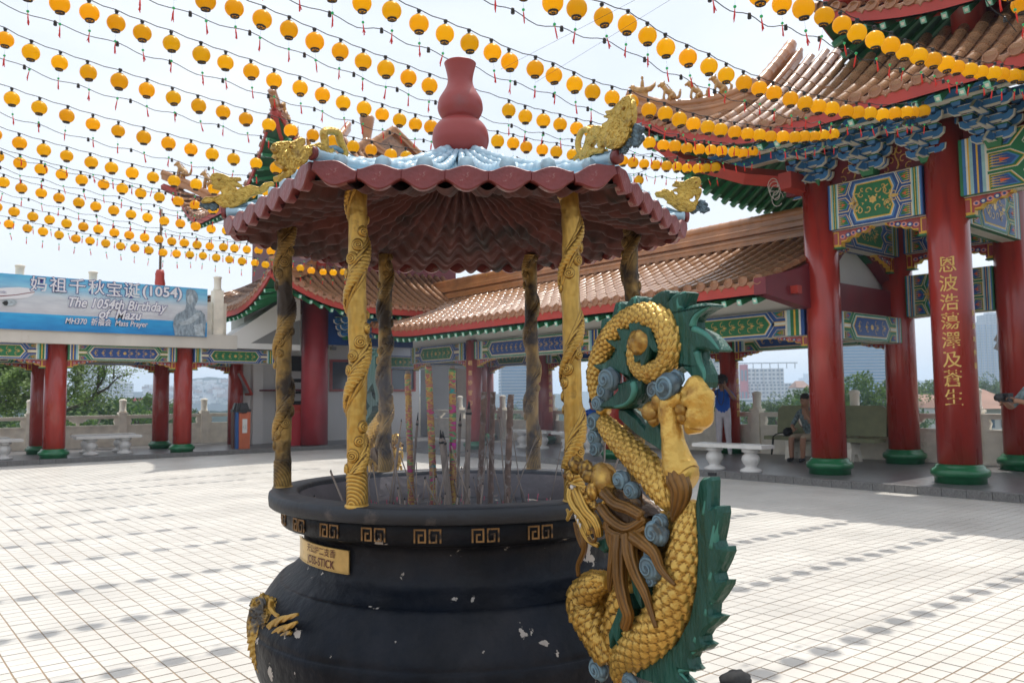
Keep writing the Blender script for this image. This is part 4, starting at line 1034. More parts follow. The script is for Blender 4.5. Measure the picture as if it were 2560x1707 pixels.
# backed park bench with a bird badge, bag and sitter
bk = thing('park_bench', 'olive concrete park bench with tall backrest and round bird badge by the balustrade', 'bench', (14.15, 7.95, ZP), PI/2)
b = MB(); b.box((0, 0, .40), (2.2, .42, .07)); b.build('seat', mk('olive_concrete', (.20, .21, .12), .7, var=.15, bump=.1), bk)
M['olive'] = bpy.data.materials['olive_concrete']
b = MB(); frk = lambda u, v, w_: Vector((u, -.26-w_-.12*(v-.4), v))
b.prism([(-1.1, .46), (1.1, .46), (1.1, .95), (1.0, 1.02), (-1.0, 1.02), (-1.1, .95)], frk, 0, .07, 0); bkb = b.build('backrest', 'olive', bk)
frk2 = lambda u, v, w_: Vector((u, -.26+w_-.12*(v-.4), v))
b = MB()
b.prism([(.45+.2*math.cos(k*PI/12), .76+.2*math.sin(k*PI/12)) for k in range(24)], frk2, .001, .004, 0)
b.prism([(.45+.185*math.cos(k*PI/12), .76+.185*math.sin(k*PI/12)) for k in range(24)], frk2, .001, .008, 1)
b.prism([(.30, .82), (.36, .78), (.43, .77), (.45, .68), (.48, .77), (.55, .80), (.60, .86), (.53, .84), (.46, .83), (.40, .85)], frk2, .001, .012, 2)
b.build('badge', ['darkred', 'stone', mk('brown_print', (.25, .07, .04), .6)], bkb)
for s in (-1, 1):
    b = MB(); fl_ = lambda u, v, w_: Vector((s*.6+w_, u, v))
    b.prism([(-.2, .36), (.2, .36), (.16, .24), (.20, 0), (.10, 0), (.05, .14), (-.05, .14), (-.12, 0), (-.24, 0), (-.16, .24)], fl_, -.06, .06, 0); b.build('leg', 'stone', bk)
bg_ = thing('black_bag', 'small black bag with dangling strap lying on the olive park bench', 'bag', (14.1, 8.62, ZP+.44), .6)
b = MB(); b.blob((0, 0, .07), (.17, .09, .085), 10, amp=.25); b.build('body', mk('black_fabric', (.012, .013, .015), .8), bg_)
b = MB(); b.tube(smooth_path([(.1, -.05, .08), (-.12, .25, .02), (-.17, .30, -.15), (-.12, .32, -.34), (-.05, .30, -.30), (-.06, .27, -.05)]), .012, 5); b.build('strap', bpy.data.materials['black_fabric'], bg_)

# ------------------------------------------------------------------ people
SKIN = mk('skin', (.30, .15, .09), .55, var=.08); HAIR = mk('dark_hair', (.012, .009, .008), .6, var=.3, sc=60, bump=.5, bsc=90)
def skin_body(name, J, E, zone, mats, parent):
    """J: {joint: (pos, radius)}, E: edges, zone(bone)->material index"""
    keys = list(J); me = bpy.data.meshes.new(name)
    me.from_pydata([J[k][0] for k in keys], [(keys.index(a), keys.index(c)) for a, c in E], [])
    ob = bpy.data.objects.new(name, me); COL.objects.link(ob)
    md = ob.modifiers.new('skin', 'SKIN'); md.use_smooth_shade = True
    for i, k in enumerate(keys):
        r_ = J[k][1]; r_ = r_ if isinstance(r_, tuple) else (r_, r_)
        me.skin_vertices[0].data[i].radius = r_; me.skin_vertices[0].data[i].use_root = (i == 0)
    s2 = ob.modifiers.new('sub', 'SUBSURF'); s2.levels = 2; s2.render_levels = 2
    dg = bpy.context.evaluated_depsgraph_get(); m2 = bpy.data.meshes.new_from_object(ob.evaluated_get(dg)); m2.name = name
    bpy.data.objects.remove(ob)
    m2.materials.clear()
    for m in mats: m2.materials.append(m)
    seg = [(Vector(J[a][0]), Vector(J[c][0]), zone(a, c)) for a, c in E]
    for p in m2.polygons:
        c = p.center; best = None
        for a, d, z in seg:
            ab = d-a; t = max(0, min(1, (c-a).dot(ab)/max(1e-9, ab.length_squared))); dist = (c-(a+ab*t)).length
            if best is None or dist < best[0]: best = (dist, z)
        p.material_index = best[1]; p.use_smooth = True
    return put(name, m2, parent)
def person(label, loc, rz, pose, shirt, trouser, shoe, hair='short', H=1.6, group=None, sleeves='short'):
    root = thing('person', label, 'person', loc, rz, group); s = H/1.7; J = {}
    def j(n, x, y, z, r): k_ = pose.get('wide', 1.12); J[n] = ((x*s, y*s, z*s), (r[0]*s*k_, r[1]*s*k_) if isinstance(r, tuple) else r*s*k_)
    # faces -y
    hz = pose.get('hip', .93); lean = pose.get('lean', 0.0)
    j('pelvis', 0, 0, hz, (.155, .115)); j('waist', 0, -lean*.3, hz+.16, (.135, .10)); j('chest', 0, -lean*.7, hz+.34, (.155, .11)); j('neck0', 0, -lean, hz+.47, (.10, .07)); j('neck', 0, -lean-.01, hz+.55, .05); j('head0', 0, -lean-.03, hz+.61, (.075, .085)); j('head', 0, -lean-.03, hz+.70, (.082, .098)); j('crown', 0, -lean-.02, hz+.75, (.06, .07))
    for sd, nm_ in ((-1, 'l'), (1, 'r')):
        k, a = pose['leg_'+nm_]; j('hip_'+nm_, sd*.09, 0, hz-.05, .085); j('knee_'+nm_, *k, .06); j('ank_'+nm_, *a, .042)
        ft = (a[0]+sd*.01, a[1]-.12, a[2]-.05); j('heel_'+nm_, a[0], a[1]+.02, a[2]-.045, .04); j('toe_'+nm_, *ft, .035)
        e, h = pose['arm_'+nm_]; j('sh_'+nm_, sd*.17, -lean, hz+.44, .055); j('el_'+nm_, *e, .038); j('wr_'+nm_, *h, .026)
        d = (Vector(h)-Vector(e)).normalized(); pm = Vector(h)+d*.06; j('palm_'+nm_, *pm, (.034, .018))
    E = [('pelvis', 'waist'), ('waist', 'chest'), ('chest', 'neck0'), ('neck0', 'neck'), ('neck', 'head0'), ('head0', 'head'), ('head', 'crown')]
    for n in 'lr': E += [('pelvis', 'hip_'+n), ('hip_'+n, 'knee_'+n), ('knee_'+n, 'ank_'+n), ('ank_'+n, 'heel_'+n), ('heel_'+n, 'toe_'+n), ('neck0', 'sh_'+n), ('sh_'+n, 'el_'+n), ('el_'+n, 'wr_'+n), ('wr_'+n, 'palm_'+n)]
    def zone(a, c):
        q = a+c
        if 'heel' in q or 'toe' in q: return 3
        if 'knee' in q or 'hip' in q: return 2 if not (pose.get('shorts') and 'ank' in q) else 0
        if 'pelvis' in q and 'waist' in q: return 1
        if 'head' in q or 'crown' in q or 'neck' == c or a == 'neck': return 0
        if 'el_' in q and 'wr_' in q or 'palm' in q: return 0
        if 'sh_' in q and 'el_' in q: return 1 if sleeves else 0
        return 1
    bd = skin_body('body', J, E, zone, [SKIN, shirt, trouser, shoe], root)
    hd = Vector(J['head'][0])
    b = MB(); b.tube([hd+Vector((0, -.09*s, -.005)), hd+Vector((0, -.115*s, -.03*s))], [.012*s, .016*s], 6); b.box(hd+Vector((0, -.092*s, -.058*s)), (.045*s, .012, .01)); b.build('nose_and_mouth', [SKIN], root)
    for sd in (-1, 1):
        b = MB(); b.blob(hd+Vector((sd*.032*s, -.088*s, .012*s)), .012*s, 5, amp=0); b.build('eye', [M['black']], root)
        b = MB(); b.blob(hd+Vector((sd*.085*s, 0, -.005)), (.012*s, .022*s, .03*s), 5, amp=0); b.build('ear', [SKIN], root)
    b = MB()
    if hair == 'curly': b.blob(hd+Vector((0, .02*s, .03*s)), (.125*s, .115*s, .125*s), 16, amp=.22, fq=14)
    else: b.blob(hd+Vector((0, .015*s, .035*s)), (.092*s, .105*s, .088*s), 12, amp=.06)
    b.build('hair', [HAIR], root)
    for n in 'lr':      # fingers curled from the palm
        w_, p_ = Vector(J['wr_'+n][0]), Vector(J['palm_'+n][0]); d = (p_-w_).normalized(); sdv = d.orthogonal().normalized()
        cu = pose.get('curl', Vector((0, -1, 0))); b = MB()
        for k in range(4):
            o = p_+sdv*(k-1.5)*.018*s; ln = (.055, .065, .06, .048)[k]*s
            b.tube([o, o+d*ln*.5, o+d*ln*.75+cu*ln*.4, o+d*ln*.6+cu*ln*.8], [.010*s, .0095*s, .009*s, .006*s], 6)
        o = w_+sdv*.03*s+d*.02*s; b.tube([o, o+(sdv+d)*.03*s, o+(sdv*.6+d*1.5)*.035*s], [.012*s, .011*s, .007*s], 6)
        b.build('fingers', [SKIN], root)
    return root
wp = at_z(1663, 1043, .1)
wt = wp.length
facing = math.atan2(-wp.y, -wp.x)+PI/2      # local -y towards the camera
blue_sh = mk('blue_shirt', (.01, .09, .42), .8, var=.15, sc=10, bump=.3, bsc=12); wht = mk('white_cotton', (.62, .58, .62), .85, var=.08, sc=8, bump=.4, bsc=9); wshoe = mk('white_shoe', (.6, .6, .6), .6)
stand = dict(leg_l=((-.09, -.01, .48), (-.10, .0, .08)), leg_r=((.10, -.01, .48), (.13, .0, .08)))
ps = dict(stand, wide=1.22); ps['arm_l'] = ((-.33, -.16, 1.24), (-.12, -.19, 1.54)); ps['arm_r'] = ((.27, -.18, 1.22), (.05, -.19, 1.53)); ps['curl'] = Vector((0, -.3, .6))
wm = person('standing person with curly dark hair, blue top and white trousers, photographing', (wp.x, wp.y, ZP), facing, ps, blue_sh, wht, wshoe, 'curly', 1.60)
s_w = 1.6/1.7
cm = thing('camera', 'small black camera held to the face of the person in the blue top', 'camera', (wp.x, wp.y, ZP), facing)
b = MB(); b.box((-.03*s_w, -.20*s_w, 1.61*s_w), (.12, .045, .08)); b.lathe([(.03, 0), (.032, .05), (.028, .055)], 12); 
b2 = MB(); b2.box((-.03*s_w, -.20*s_w, 1.61*s_w), (.13, .05, .08)); b2.build('body', 'black', cm)
b2 = MB(); b2.tube([(-.03*s_w, -.22*s_w, 1.61*s_w), (-.03*s_w, -.29*s_w, 1.61*s_w)], [.032, .03], 12); b2.build('lens', 'black', cm)
b2 = MB(); b2.tube(smooth_path([(-.09*s_w, -.2*s_w, 1.6*s_w), (-.10, -.17, 1.25*s_w), (-.02, -.16, 1.1*s_w), (.03, -.17, 1.3*s_w), (.03, -.2*s_w, 1.6*s_w)]), .008, 5); b2.build('strap', 'black', cm)
sit = dict(hip=.50, leg_l=((-.14, -.42, .47), (-.12, -.45, .08)), leg_r=((.14, -.42, .47), (.12, -.42, .08)), lean=.12)
p2 = dict(sit); p2['shorts'] = True; p2['arm_l'] = ((-.25, -.25, .68), (-.10, -.38, .62)); p2['arm_r'] = ((.25, -.25, .68), (.05, -.22, .98))
plaid = mk('patterned_shirt', (.12, .16, .17), .8, var=.8, sc=22); beige = mk('beige_shorts', (.35, .28, .20), .8); bshoe = mk('black_shoe', (.015, .016, .02), .6)
person('person in shorts on the olive bench, half hidden by a red column', (13.98, 8.06, ZP), PI*1.5-.15, p2, plaid, beige, bshoe, 'short', 1.62)
p3 = dict(sit); p3['arm_l'] = ((-.25, -.2, .68), (-.12, -.38, .60)); p3['arm_r'] = ((.25, -.2, .68), (.12, -.38, .60))
q_ = at_z(1545, 1050, .1); person('seated person in white trousers behind the handle dragon', (12.75, 12.55, ZP), PI*.5+.9, p3, blue_sh, wht, wshoe, 'short', 1.6)
q_ = at_d(2395, 900, 9.2)
p4 = dict(stand); p4['arm_l'] = ((-.26, -.22, 1.12), (-.10, -.48, 1.18)); p4['arm_r'] = ((.26, -.22, 1.12), (.08, -.48, 1.20))
ps4 = person('person at the right edge holding out a black camera', (q_.x, q_.y, ZP), math.atan2(-.2, -1)+PI/2-.6, p4, plaid, beige, bshoe, 'short', 1.6)
cm2 = thing('camera', 'black camera held out at the right edge in front of the inscription columns', 'camera', (q_.x, q_.y, ZP), ps4.rotation_euler.z)
b2 = MB(); b2.box((-.02, -.53, 1.17), (.14, .07, .10)); b2.build('body', 'black', cm2); b2 = MB(); b2.tube([(-.02, -.56, 1.17), (-.02, -.66, 1.17)], [.04, .038], 12); b2.build('lens', 'black', cm2)

# ------------------------------------------------------------------ bins
def bin_(label, px, py, y, c, col, lid='black', flap=False, h=1.12, wd=.27):
    p = at_z(px, py, .1); root = thing('litter_bin', label, 'bin', (p.x, y, ZP), -.15)
    b = MB(); b.box((0, 0, h*.42), (wd, wd, h*.84), 0, taper=1.08); b.build('body', mk(col, c, .5, var=.1), root)
    b = MB(); b.box((0, 0, h*.87), (wd*1.15, wd*1.15, .07)); b.box((0, .02, h*.97), (wd*.95, wd*.95, h*.16), 0, taper=.6); b.build('lid', lid, root)
    if not flap:
        b = MB(); b.box((0, -wd*.53, h*.52), (.12, .012, .36)); b.build('sticker', 'marble', root)
        b = MB(); b.blob((0, 0, h*.84), (wd*.62, wd*.62, .05), 8, amp=.4, fq=9); b.build('bin_liner', mk(col+'_liner', (.03, .03, .035), .3), root)
        b = MB()
        for k in range(3):
            a = k*2*PI/3+.5; b.tube([(.035*math.cos(a+t*.3), -wd*.545, h*.50+.035*math.sin(a+t*.3)) for t in range(5)], .006, 4)
        b.build('recycling_mark', 'green', root)
bin_('brown litter bin with white sticker, left one of the recycling bins by the pavilion', 607, 1036, 20.7, (.12, .05, .035), 'brown_bin')
bin_('blue litter bin between the brown and the orange one by the pavilion', 627, 1038, 20.55, (.02, .10, .30), 'blue_bin')
bin_('orange litter bin, right one of the recycling bins by the pavilion', 645, 1039, 20.5, (.50, .12, .05), 'orange_bin')
bin_('large red flap-lid bin beside the white wall behind the burner', 776, 1030, 20.9, (.42, .02, .03), 'red_bin', lid=M['redpaint'], flap=True, h=1.05, wd=.5)

# lamp post with two floodlights beyond the gate
lp_ = at_d(2322, 905, 17.5); lp = thing('lamp_post', 'grey lamp post with two floodlights seen between the right gate columns', 'lamp post', (lp_.x, lp_.y, -1.5))
zt2 = at_d(2322, 760, 17.5).z
b = MB(); b.tube([(0, 0, 0), (0, 0, zt2+1.5)], .05, 8); b.build('pole', 'steel', lp)
for py in (778, 797):
    p = at_d(2299, py, 17.5)-Vector((lp_.x, lp_.y, -1.5)); f_ = MB(); f_.box(p, (.24, .16, .16), 0, Matrix.Rotation(.5, 3, 'X')); f_.tube([p, (0, 0, p.z)], .02, 5); f_.build('floodlight', 'steel', lp)
q_ = at_z(1690, 1590, 0)
bb = MB(); bb.blob((0, 0, .05), (.085, .06, .045), 12, amp=.12); bb.blob((.03, .02, .03), (.07, .055, .035), 10, amp=.15)
o = bb.build('black_pouch', bpy.data.materials['black_fabric']); o.location = (q_.x, q_.y, 0); tag(o, 'black rounded pouch on the floor at the bottom edge, right of the dragon', 'pouch')
# ------------------------------------------------------------------ incense burner with canopy
UC = fw.copy(); F0 = Vector((math.cos(HEAD), math.sin(HEAD), 0)); R0 = Vector((math.sin(HEAD), -math.cos(HEAD), 0))
UC = F0*3.0+R0*(-.189); UA = math.atan2(UC.y, UC.x)-PI/2+.022
ub = thing('incense_burner', 'large black incense burner under a small tiled canopy on gilded dragon pillars', 'incense burner', (UC.x, UC.y, 0), UA)
UM = Matrix.Translation(UC) @ Matrix.Rotation(UA, 4, 'Z'); UI = UM.inverted()
def iron_mat():
    mt = mk('black_enamel_iron', (.0045, .007, .0125), .42, var=.6, sc=5, c2=(.46, .42, .38), thr=.65, edge=.008, sc2=11, bump=.35, bsc=18, spec=.16)
    t = mt.node_tree; N = t.nodes.new; K = t.links.new; b_ = t.nodes['Principled BSDF']
    co = t.nodes['Texture Coordinate']; n = N('ShaderNodeTexNoise'); n.inputs['Scale'].default_value = 2.3; n.inputs['Detail'].default_value = 9; n.inputs['Roughness'].default_value = .7
    K(co.outputs['Object'], n.inputs['Vector']); r_ = N('ShaderNodeMapRange'); r_.inputs['From Min'].default_value = .48; r_.inputs['From Max'].default_value = .72; r_.inputs['To Max'].default_value = .45
    K(n.outputs[0], r_.inputs['Value']); src = b_.inputs['Base Color'].links[0].from_socket
    m_ = N('ShaderNodeMix'); m_.data_type = 'RGBA'; m_.inputs['B'].default_value = (.045, .043, .045, 1); K(r_.outputs[0], m_.inputs['Factor']); K(src, m_.inputs['A']); K(m_.outputs['Result'], b_.inputs['Base Color'])
    return mt
M['iron'] = iron_mat()
M['ironrim'] = mk('dusty_iron_rim', (.018, .022, .03), .55, var=.4, sc=6, c2=(.13, .11, .10), thr=.60, edge=.2, sc2=10, bump=.15)
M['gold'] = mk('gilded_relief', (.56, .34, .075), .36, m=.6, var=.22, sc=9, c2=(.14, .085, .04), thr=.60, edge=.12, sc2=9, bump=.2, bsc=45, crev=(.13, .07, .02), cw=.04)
M['goldrough'] = mk('rough_gold_ground', (.42, .25, .05), .5, m=.4, var=.3, sc=20, c2=(.10, .05, .015), thr=.5, edge=.15, sc2=25, bump=1.0, bsc=45)
M['goldplate'] = mk('gilded_plate', (.60, .40, .09), .32, m=.6, var=.2, sc=12, c2=(.26, .16, .05), thr=.56, edge=.15, sc2=16, bump=.6, bsc=70)
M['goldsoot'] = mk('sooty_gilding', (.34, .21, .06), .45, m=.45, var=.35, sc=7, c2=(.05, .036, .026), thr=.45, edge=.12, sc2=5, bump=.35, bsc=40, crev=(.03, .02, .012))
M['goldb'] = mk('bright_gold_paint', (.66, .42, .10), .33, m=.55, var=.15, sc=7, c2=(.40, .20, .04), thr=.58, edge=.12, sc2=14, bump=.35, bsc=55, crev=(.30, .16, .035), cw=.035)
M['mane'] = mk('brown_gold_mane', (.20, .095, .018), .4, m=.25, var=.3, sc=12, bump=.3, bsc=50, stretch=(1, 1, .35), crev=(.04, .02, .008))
M['fin'] = mk('worn_green_fin', (.007, .075, .055), .48, var=.35, sc=9, c2=(.06, .19, .15), thr=.60, edge=.15, sc2=10, bump=1.0, bsc=34, stretch=(1, 1, .3))
M['finhi'] = mk('pale_green_fin_edge', (.05, .21, .165), .5, var=.25, sc=9, c2=(.30, .07, .03), thr=.74, edge=.02, sc2=14)
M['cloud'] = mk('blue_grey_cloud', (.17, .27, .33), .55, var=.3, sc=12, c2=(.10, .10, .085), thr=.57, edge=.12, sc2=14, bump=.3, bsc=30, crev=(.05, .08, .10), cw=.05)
M['maroon'] = mk('maroon_glaze', (.19, .036, .038), .45, var=.35, sc=9, c2=(.34, .22, .21), thr=.61, edge=.06, sc2=16, bump=.4, bsc=30, coat=.1)
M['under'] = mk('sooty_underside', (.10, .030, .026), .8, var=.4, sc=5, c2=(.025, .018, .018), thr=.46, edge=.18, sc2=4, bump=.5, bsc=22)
M['blueglaze'] = mk('pale_blue_glaze', (.36, .52, .62), .3, var=.12, sc=5, c2=(.52, .50, .46), thr=.63, edge=.1, sc2=9, coat=.3, bump=.08)
M['gourd'] = mk('red_gourd_paint', (.34, .055, .05), .42, var=.12, sc=3, c2=(.24, .09, .09), thr=.58, edge=.2, sc2=5, bump=.05)
M['ash'] = mk('incense_ash', (.40, .34, .32), .95, var=.25, sc=25, bump=.8, bsc=60)
M['liner'] = mk('ash_dusted_liner', (.17, .155, .165), .8, var=.25, sc=6, bump=.25)
M['stick'] = mk('grey_joss_stick', (.27, .22, .19), .85, var=.2, sc=20, bump=.2)
# bowl
b = MB()
prof = [(.30, .0), (.34, .03), (.36, .06), (.43, .11), (.54, .19), (.64, .28), (.705, .37), (.738, .45), (.745, .53), (.742, .560), (.737, .566), (.733, .590), (.708, .64), (.668, .695), (.652, .710), (.640, .714), (.605, .742), (.578, .768), (.570, .82), (.573, .865), (.595, .882), (.605, .889), (.630, .893)]
P_ = smooth_path([(r, 0, z) for r, z in prof], 3)
b.lathe([(p.x, p.z) for p in P_], 96, wob=lambda a, z: .0025*math.sin(7*a)+.002*math.sin(13*a+9*z)); b.build('bowl', 'iron', ub)
b = MB(); b.lathe([(.63, .892), (.643, .896), (.645, .93), (.645, .958), (.64, .962)], 96, cap=False); b.build('fret_band', 'iron', ub)
b = MB(); b.lathe([(.645, .958), (.685, .959), (.690, .963), (.692, .985), (.690, 1.002), (.684, 1.006), (.60, 1.008), (.592, 1.003), (.588, .99), (.585, .95)], 96, cap=False, wob=lambda a, z: .0015*math.sin(9*a)); b.build('rim', 'ironrim', ub)
b = MB(); b.lathe([(.588, .99), (.56, .93), (.545, .87), (.54, .80)], 96, cap=False); b.build('liner', 'liner', ub)
b = MB(); b.grid(lambda u, v: Vector((u*.57*math.cos(v*2*PI), u*.57*math.sin(v*2*PI), .872+.018*mnoise.noise(Vector((u*9*math.cos(v*2*PI), u*9*math.sin(v*2*PI), 0))))), 24, 72); b.build('ash_bed', 'ash', ub)
for k in range(3):
    a = k*2*PI/3+PI/6; b = MB(); b.tube([(.45*math.cos(a), .45*math.sin(a), .16), (.53*math.cos(a), .53*math.sin(a), .09), (.5*math.cos(a), .5*math.sin(a), .0)], [.11, .08, .09], 12); b.build('foot', 'iron', ub)
# fret patterns
fb = MB(); g = .0085
def fret(b, R, am, z0, s, mir):
    pts = [(4, .0), (4, 4), (.4, 4), (.4, 0), (2.6, 0), (2.6, 2.3), (1.6, 2.3)]
    for i in range(len(pts)-1):
        (x0, y0), (x1, y1) = pts[i], pts[i+1]
        x0, x1 = sorted((x0, x1)); y0, y1 = sorted((y0, y1))
        x0 -= .28; x1 += .28; y0 -= .28; y1 += .28
        if mir: x0, x1 = -x1, -x0
        vs = []
        for rr in (R, R+.004):
            for (x, y) in ((x0, y0), (x1, y0), (x1, y1), (x0, y1)):
                a = am+x*s/R; vs.append((rr*math.cos(a), rr*math.sin(a), z0+y*s))
        b.add(vs, [(4, 5, 6, 7), (0, 1, 5, 4), (1, 2, 6, 5), (2, 3, 7, 6), (3, 0, 4, 7)], 0)
M['fretgold'] = mk('worn_fret_gilding', (.27, .15, .055), .5, m=.35, var=.35, sc=30, c2=(.03, .024, .022), thr=.50, edge=.1, sc2=24)
fret(fb, .6445, -.003/.645, .906, .0088, True); fret(fb, .6445, .003/.645, .906, .0088, False)
FM = fb.mesh('fret_ornament', ['fretgold'])
for k in range(24): put('fret_ornament', FM, ub, None, (0, 0, math.radians(-90+4.6+15.0*k)))
# plaque
b = MB(); a0, a1 = math.radians(-90-77), math.radians(-90-38.5)
b.grid(lambda u, v: Vector(((.583)*math.cos(a0+(a1-a0)*u), .583*math.sin(a0+(a1-a0)*u), .783+.072*v)), 16, 2)
b.grid(lambda u, v: Vector(((.578)*math.cos(a0+(a1-a0)*u), .578*math.sin(a0+(a1-a0)*u), .783+.072*v)), 16, 2)
for zz, dz in ((.783, .003), (.852, .003)): b.grid(lambda u, v: Vector(((.586)*math.cos(a0+(a1-a0)*u), .586*math.sin(a0+(a1-a0)*u), zz+dz*v)), 16, 1)
pq = b.build('plaque', mk('brass_plaque', (.62, .44, .17), .35, m=.6, var=.15, sc=20, c2=(.2, .13, .06), thr=.68, edge=.05, sc2=20), ub)
M['engr'] = mk('dark_red_engraving', (.10, .015, .015), .6)
def on_cyl(s, size, zc, am, R, shear=0, kx=1.0, off=.0, name='lettering'):
    V, F = text_mesh(s, size, shear, off); b = MB(); b.add([(R*math.cos(am+v.x*kx/R), R*math.sin(am+v.x*kx/R), zc+v.y) for v in V], F); return b.build(name, [M['engr']], pq)
on_cyl('天公炉二支香', .028, .836, (a0+a1)/2+.07, .5850, kx=1.15, off=.0)
on_cyl('JOSS-STICK', .036, .802, (a0+a1)/2+.07, .5850, kx=1.0, off=.0004)
# relief beasts on the belly
M['goldgrey'] = mk('weathered_gilding', (.50, .30, .06), .45, m=.4, var=.3, sc=9, c2=(.10, .095, .09), thr=.50, edge=.07, sc2=7, bump=.3, bsc=60)

# gilded pillars with coiled dragons
def pillar_mesh(seed, top):
    b = MB(); n = 520; na = 104; z0, z1 = 1.004, top; r0 = .0305; C_ = 2*PI*r0; q = random.Random(int(seed*10))
    pitch = .30; swl = []
    for i in range(22):
        z = .11+i*.042; a = (z/pitch*2*PI+PI+q.uniform(-.5, .5)) % (2*PI); swl.append((a, z, q.uniform(.013, .020), q.choice((-1, 1)), q.uniform(0, 6)))
    def dsp(L_, a):
        d = -.08+.06*mnoise.noise(Vector((math.cos(a)*2, math.sin(a)*2, L_*30+seed)))
        ph = ((a-L_/pitch*2*PI+seed+PI) % (2*PI))-PI; w_ = ph*r0        # distance across the coil, metres
        ww = .0155*(1+.25*math.sin(L_*17+seed))
        if abs(w_) < ww:
            x = w_/ww; d = .17+.20*math.sqrt(1-x*x)
            if abs(x) < .62:
                row = int(L_/.012); yy = (L_/.012) % 1; d += .07*(yy-.4)*(1-abs(((x*1.6+.5*(row % 2)) % 1)-.5))
            else: d += .05*math.sin(L_*520)
        elif abs(w_) < ww*1.9:
            x = (abs(w_)/ww-1)/.9; fl = .5+.5*math.sin(L_*150+8*x+seed)          # flame mane beside the coil
            d = max(d, .13*(1-x)*fl+.02)
        for (ca, cz, R_, tw, p0) in swl:
            if abs(L_-cz) > R_: continue
            da = ((a-ca+PI) % (2*PI))-PI; x, y = da*r0, L_-cz; rho = math.hypot(x, y)
            if rho < R_:
                sp = (rho/.0065-tw*math.atan2(y, x)/(2*PI)+p0) % 1
                d = max(d, (.08+.16*(1-(2*sp-1)**2))*(1-(rho/R_)**4)**.5)
        if L_ < .10:
            aa = ((a+PI) % (2*PI))-PI; d = .03*math.sin(math.hypot(aa*.035, L_)*560)+.03
        return d
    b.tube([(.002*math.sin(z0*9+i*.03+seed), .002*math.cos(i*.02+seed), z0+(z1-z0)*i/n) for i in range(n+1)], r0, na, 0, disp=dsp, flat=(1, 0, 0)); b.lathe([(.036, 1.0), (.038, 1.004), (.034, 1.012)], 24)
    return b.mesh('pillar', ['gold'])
RP = .654
pms = [pillar_mesh(1.3, 1.965), pillar_mesh(4.1, 1.965)]
for k in range(6):
    a = math.radians(-90-30+60*k-.0)+0; me = pms[k % 2]
    o = put('pillar', me, ub, (RP*math.cos(a), RP*math.sin(a), 0), (0, 0, a))
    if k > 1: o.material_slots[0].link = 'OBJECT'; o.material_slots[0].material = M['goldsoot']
# canopy
AP = .7495; SIDE = .8655; NW = 7
def rz(t):          # t=0 eave, 1 crown
    return 1.968+.085*t+.172*t*t
def canopy(k, s, t, dz=0, amp=1.0):       # side k, s in [-1,1] along, t up the slope
    a = math.radians(-90+60*k); ra = AP*(1-t)+.085*t
    half = math.tan(PI/6)*ra
    x = s*half; ph = s*NW*PI if False else s*NW*PI*(1-t*.0)
    c = math.cos(ph+PI)          # crest over each lobe
    z = rz(t)+dz+amp*.020*(-c)*(1-.35*t)+.030*max(0, (abs(s)-.80)/.20)**2*(1-t)
    return Vector((ra*math.cos(a)-x*math.sin(a), ra*math.sin(a)+x*math.cos(a), z))
b = MB()
for k in range(6):
    b.grid(lambda u, v: canopy(k, -1+2*v, u, .004*abs(math.sin(u*24))), 40, 112)
can = b.build('roof', 'blueglaze', ub)
b = MB()
for k in range(6):
    def uf(u, v):
        s = -1+2*v; q = canopy(k, s, u, -.034-.012*((u*9) % 1))
        nn = mnoise.noise(q*14); return q+Vector((0, 0, .012*nn))
    b.grid(uf, 72, 112)
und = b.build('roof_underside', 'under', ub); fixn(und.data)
# scalloped eave tiles
def eave(i):
    b = MB(); hw = SIDE/2/NW; N_ = 16; top, bot = [], []
    for j in range(N_+1):
        x = -1+2*j/N_; c = math.cos(x*PI)
        x2 = x*1.012; top.append((x2*hw, .012+.015*((1+c)/2))); bot.append((x2*hw, -.016-.030*((1+c)/2)**.75))
    P = bot+top[::-1]
    b.prism(P, lambda u, v, w_: Vector((u, -w_, v)), -.012, .010, 0, inset=.003, t2=.014)
    return b.mesh('eave_tile', ['maroon'])
EV = eave(0)
for k in range(6):
    a = math.radians(-90+60*k)
    for i in range(NW):
        s = (-1+(2*i+1)/NW); p = canopy(k, s, 0, -.010+(.006 if i in (0, NW-1) else 0), 0)
        sl = (.22 if i == NW-1 else -.22 if i == 0 else 0)
        m = Matrix.Translation(p) @ Matrix.Rotation(a+PI/2, 4, 'Z') @ Matrix.Rotation(random.uniform(-.02, .02)-math.atan(sl), 4, 'Y')
        put('eave_tile', EV, can, mat=m)
# hip rolls
for k in range(6):
    b = MB(); P = [canopy(k, 1, t, .018, 0) for t in [i/96 for i in range(97)]]
    b.tube(P, [.018]*97, 10, 0, disp=lambda L_, a: .20 if (L_ % .075) < .014 else 0)
    b.tube([P[0]+(P[0]-P[1]).normalized()*.002, P[0]+(P[0]-P[1]).normalized()*.018], [.022, .020], 14, 1)
    b.build('hip_roll', ['blueglaze', 'maroon'], can)
for k in range(6):      # barrel rolls on the slopes
    b = MB()
    for i in range(NW):
        s = -1+(2*i+1)/NW
        P = [canopy(k, s, t, .004, 1.0) for t in [.03+j/92 for j in range(88)]]
        b.tube(P, [.020*(1-.5*j/88) for j in range(88)], 8, 0, disp=lambda L_, a: .26 if (L_ % .06) < .016 else 0)
    b.build('barrel_tiles', 'blueglaze', can)
b = MB(); gz = 2.215
gp_ = [(.06, 0), (.090, .035), (.106, .075), (.108, .10), (.101, .132), (.082, .158), (.064, .168), (.072, .178), (.084, .200), (.087, .222), (.081, .25), (.066, .276), (.053, .30), (.048, .325), (.052, .355), (.060, .386), (.061, .392), (.053, .394), (.045, .37), (.0, .36)]
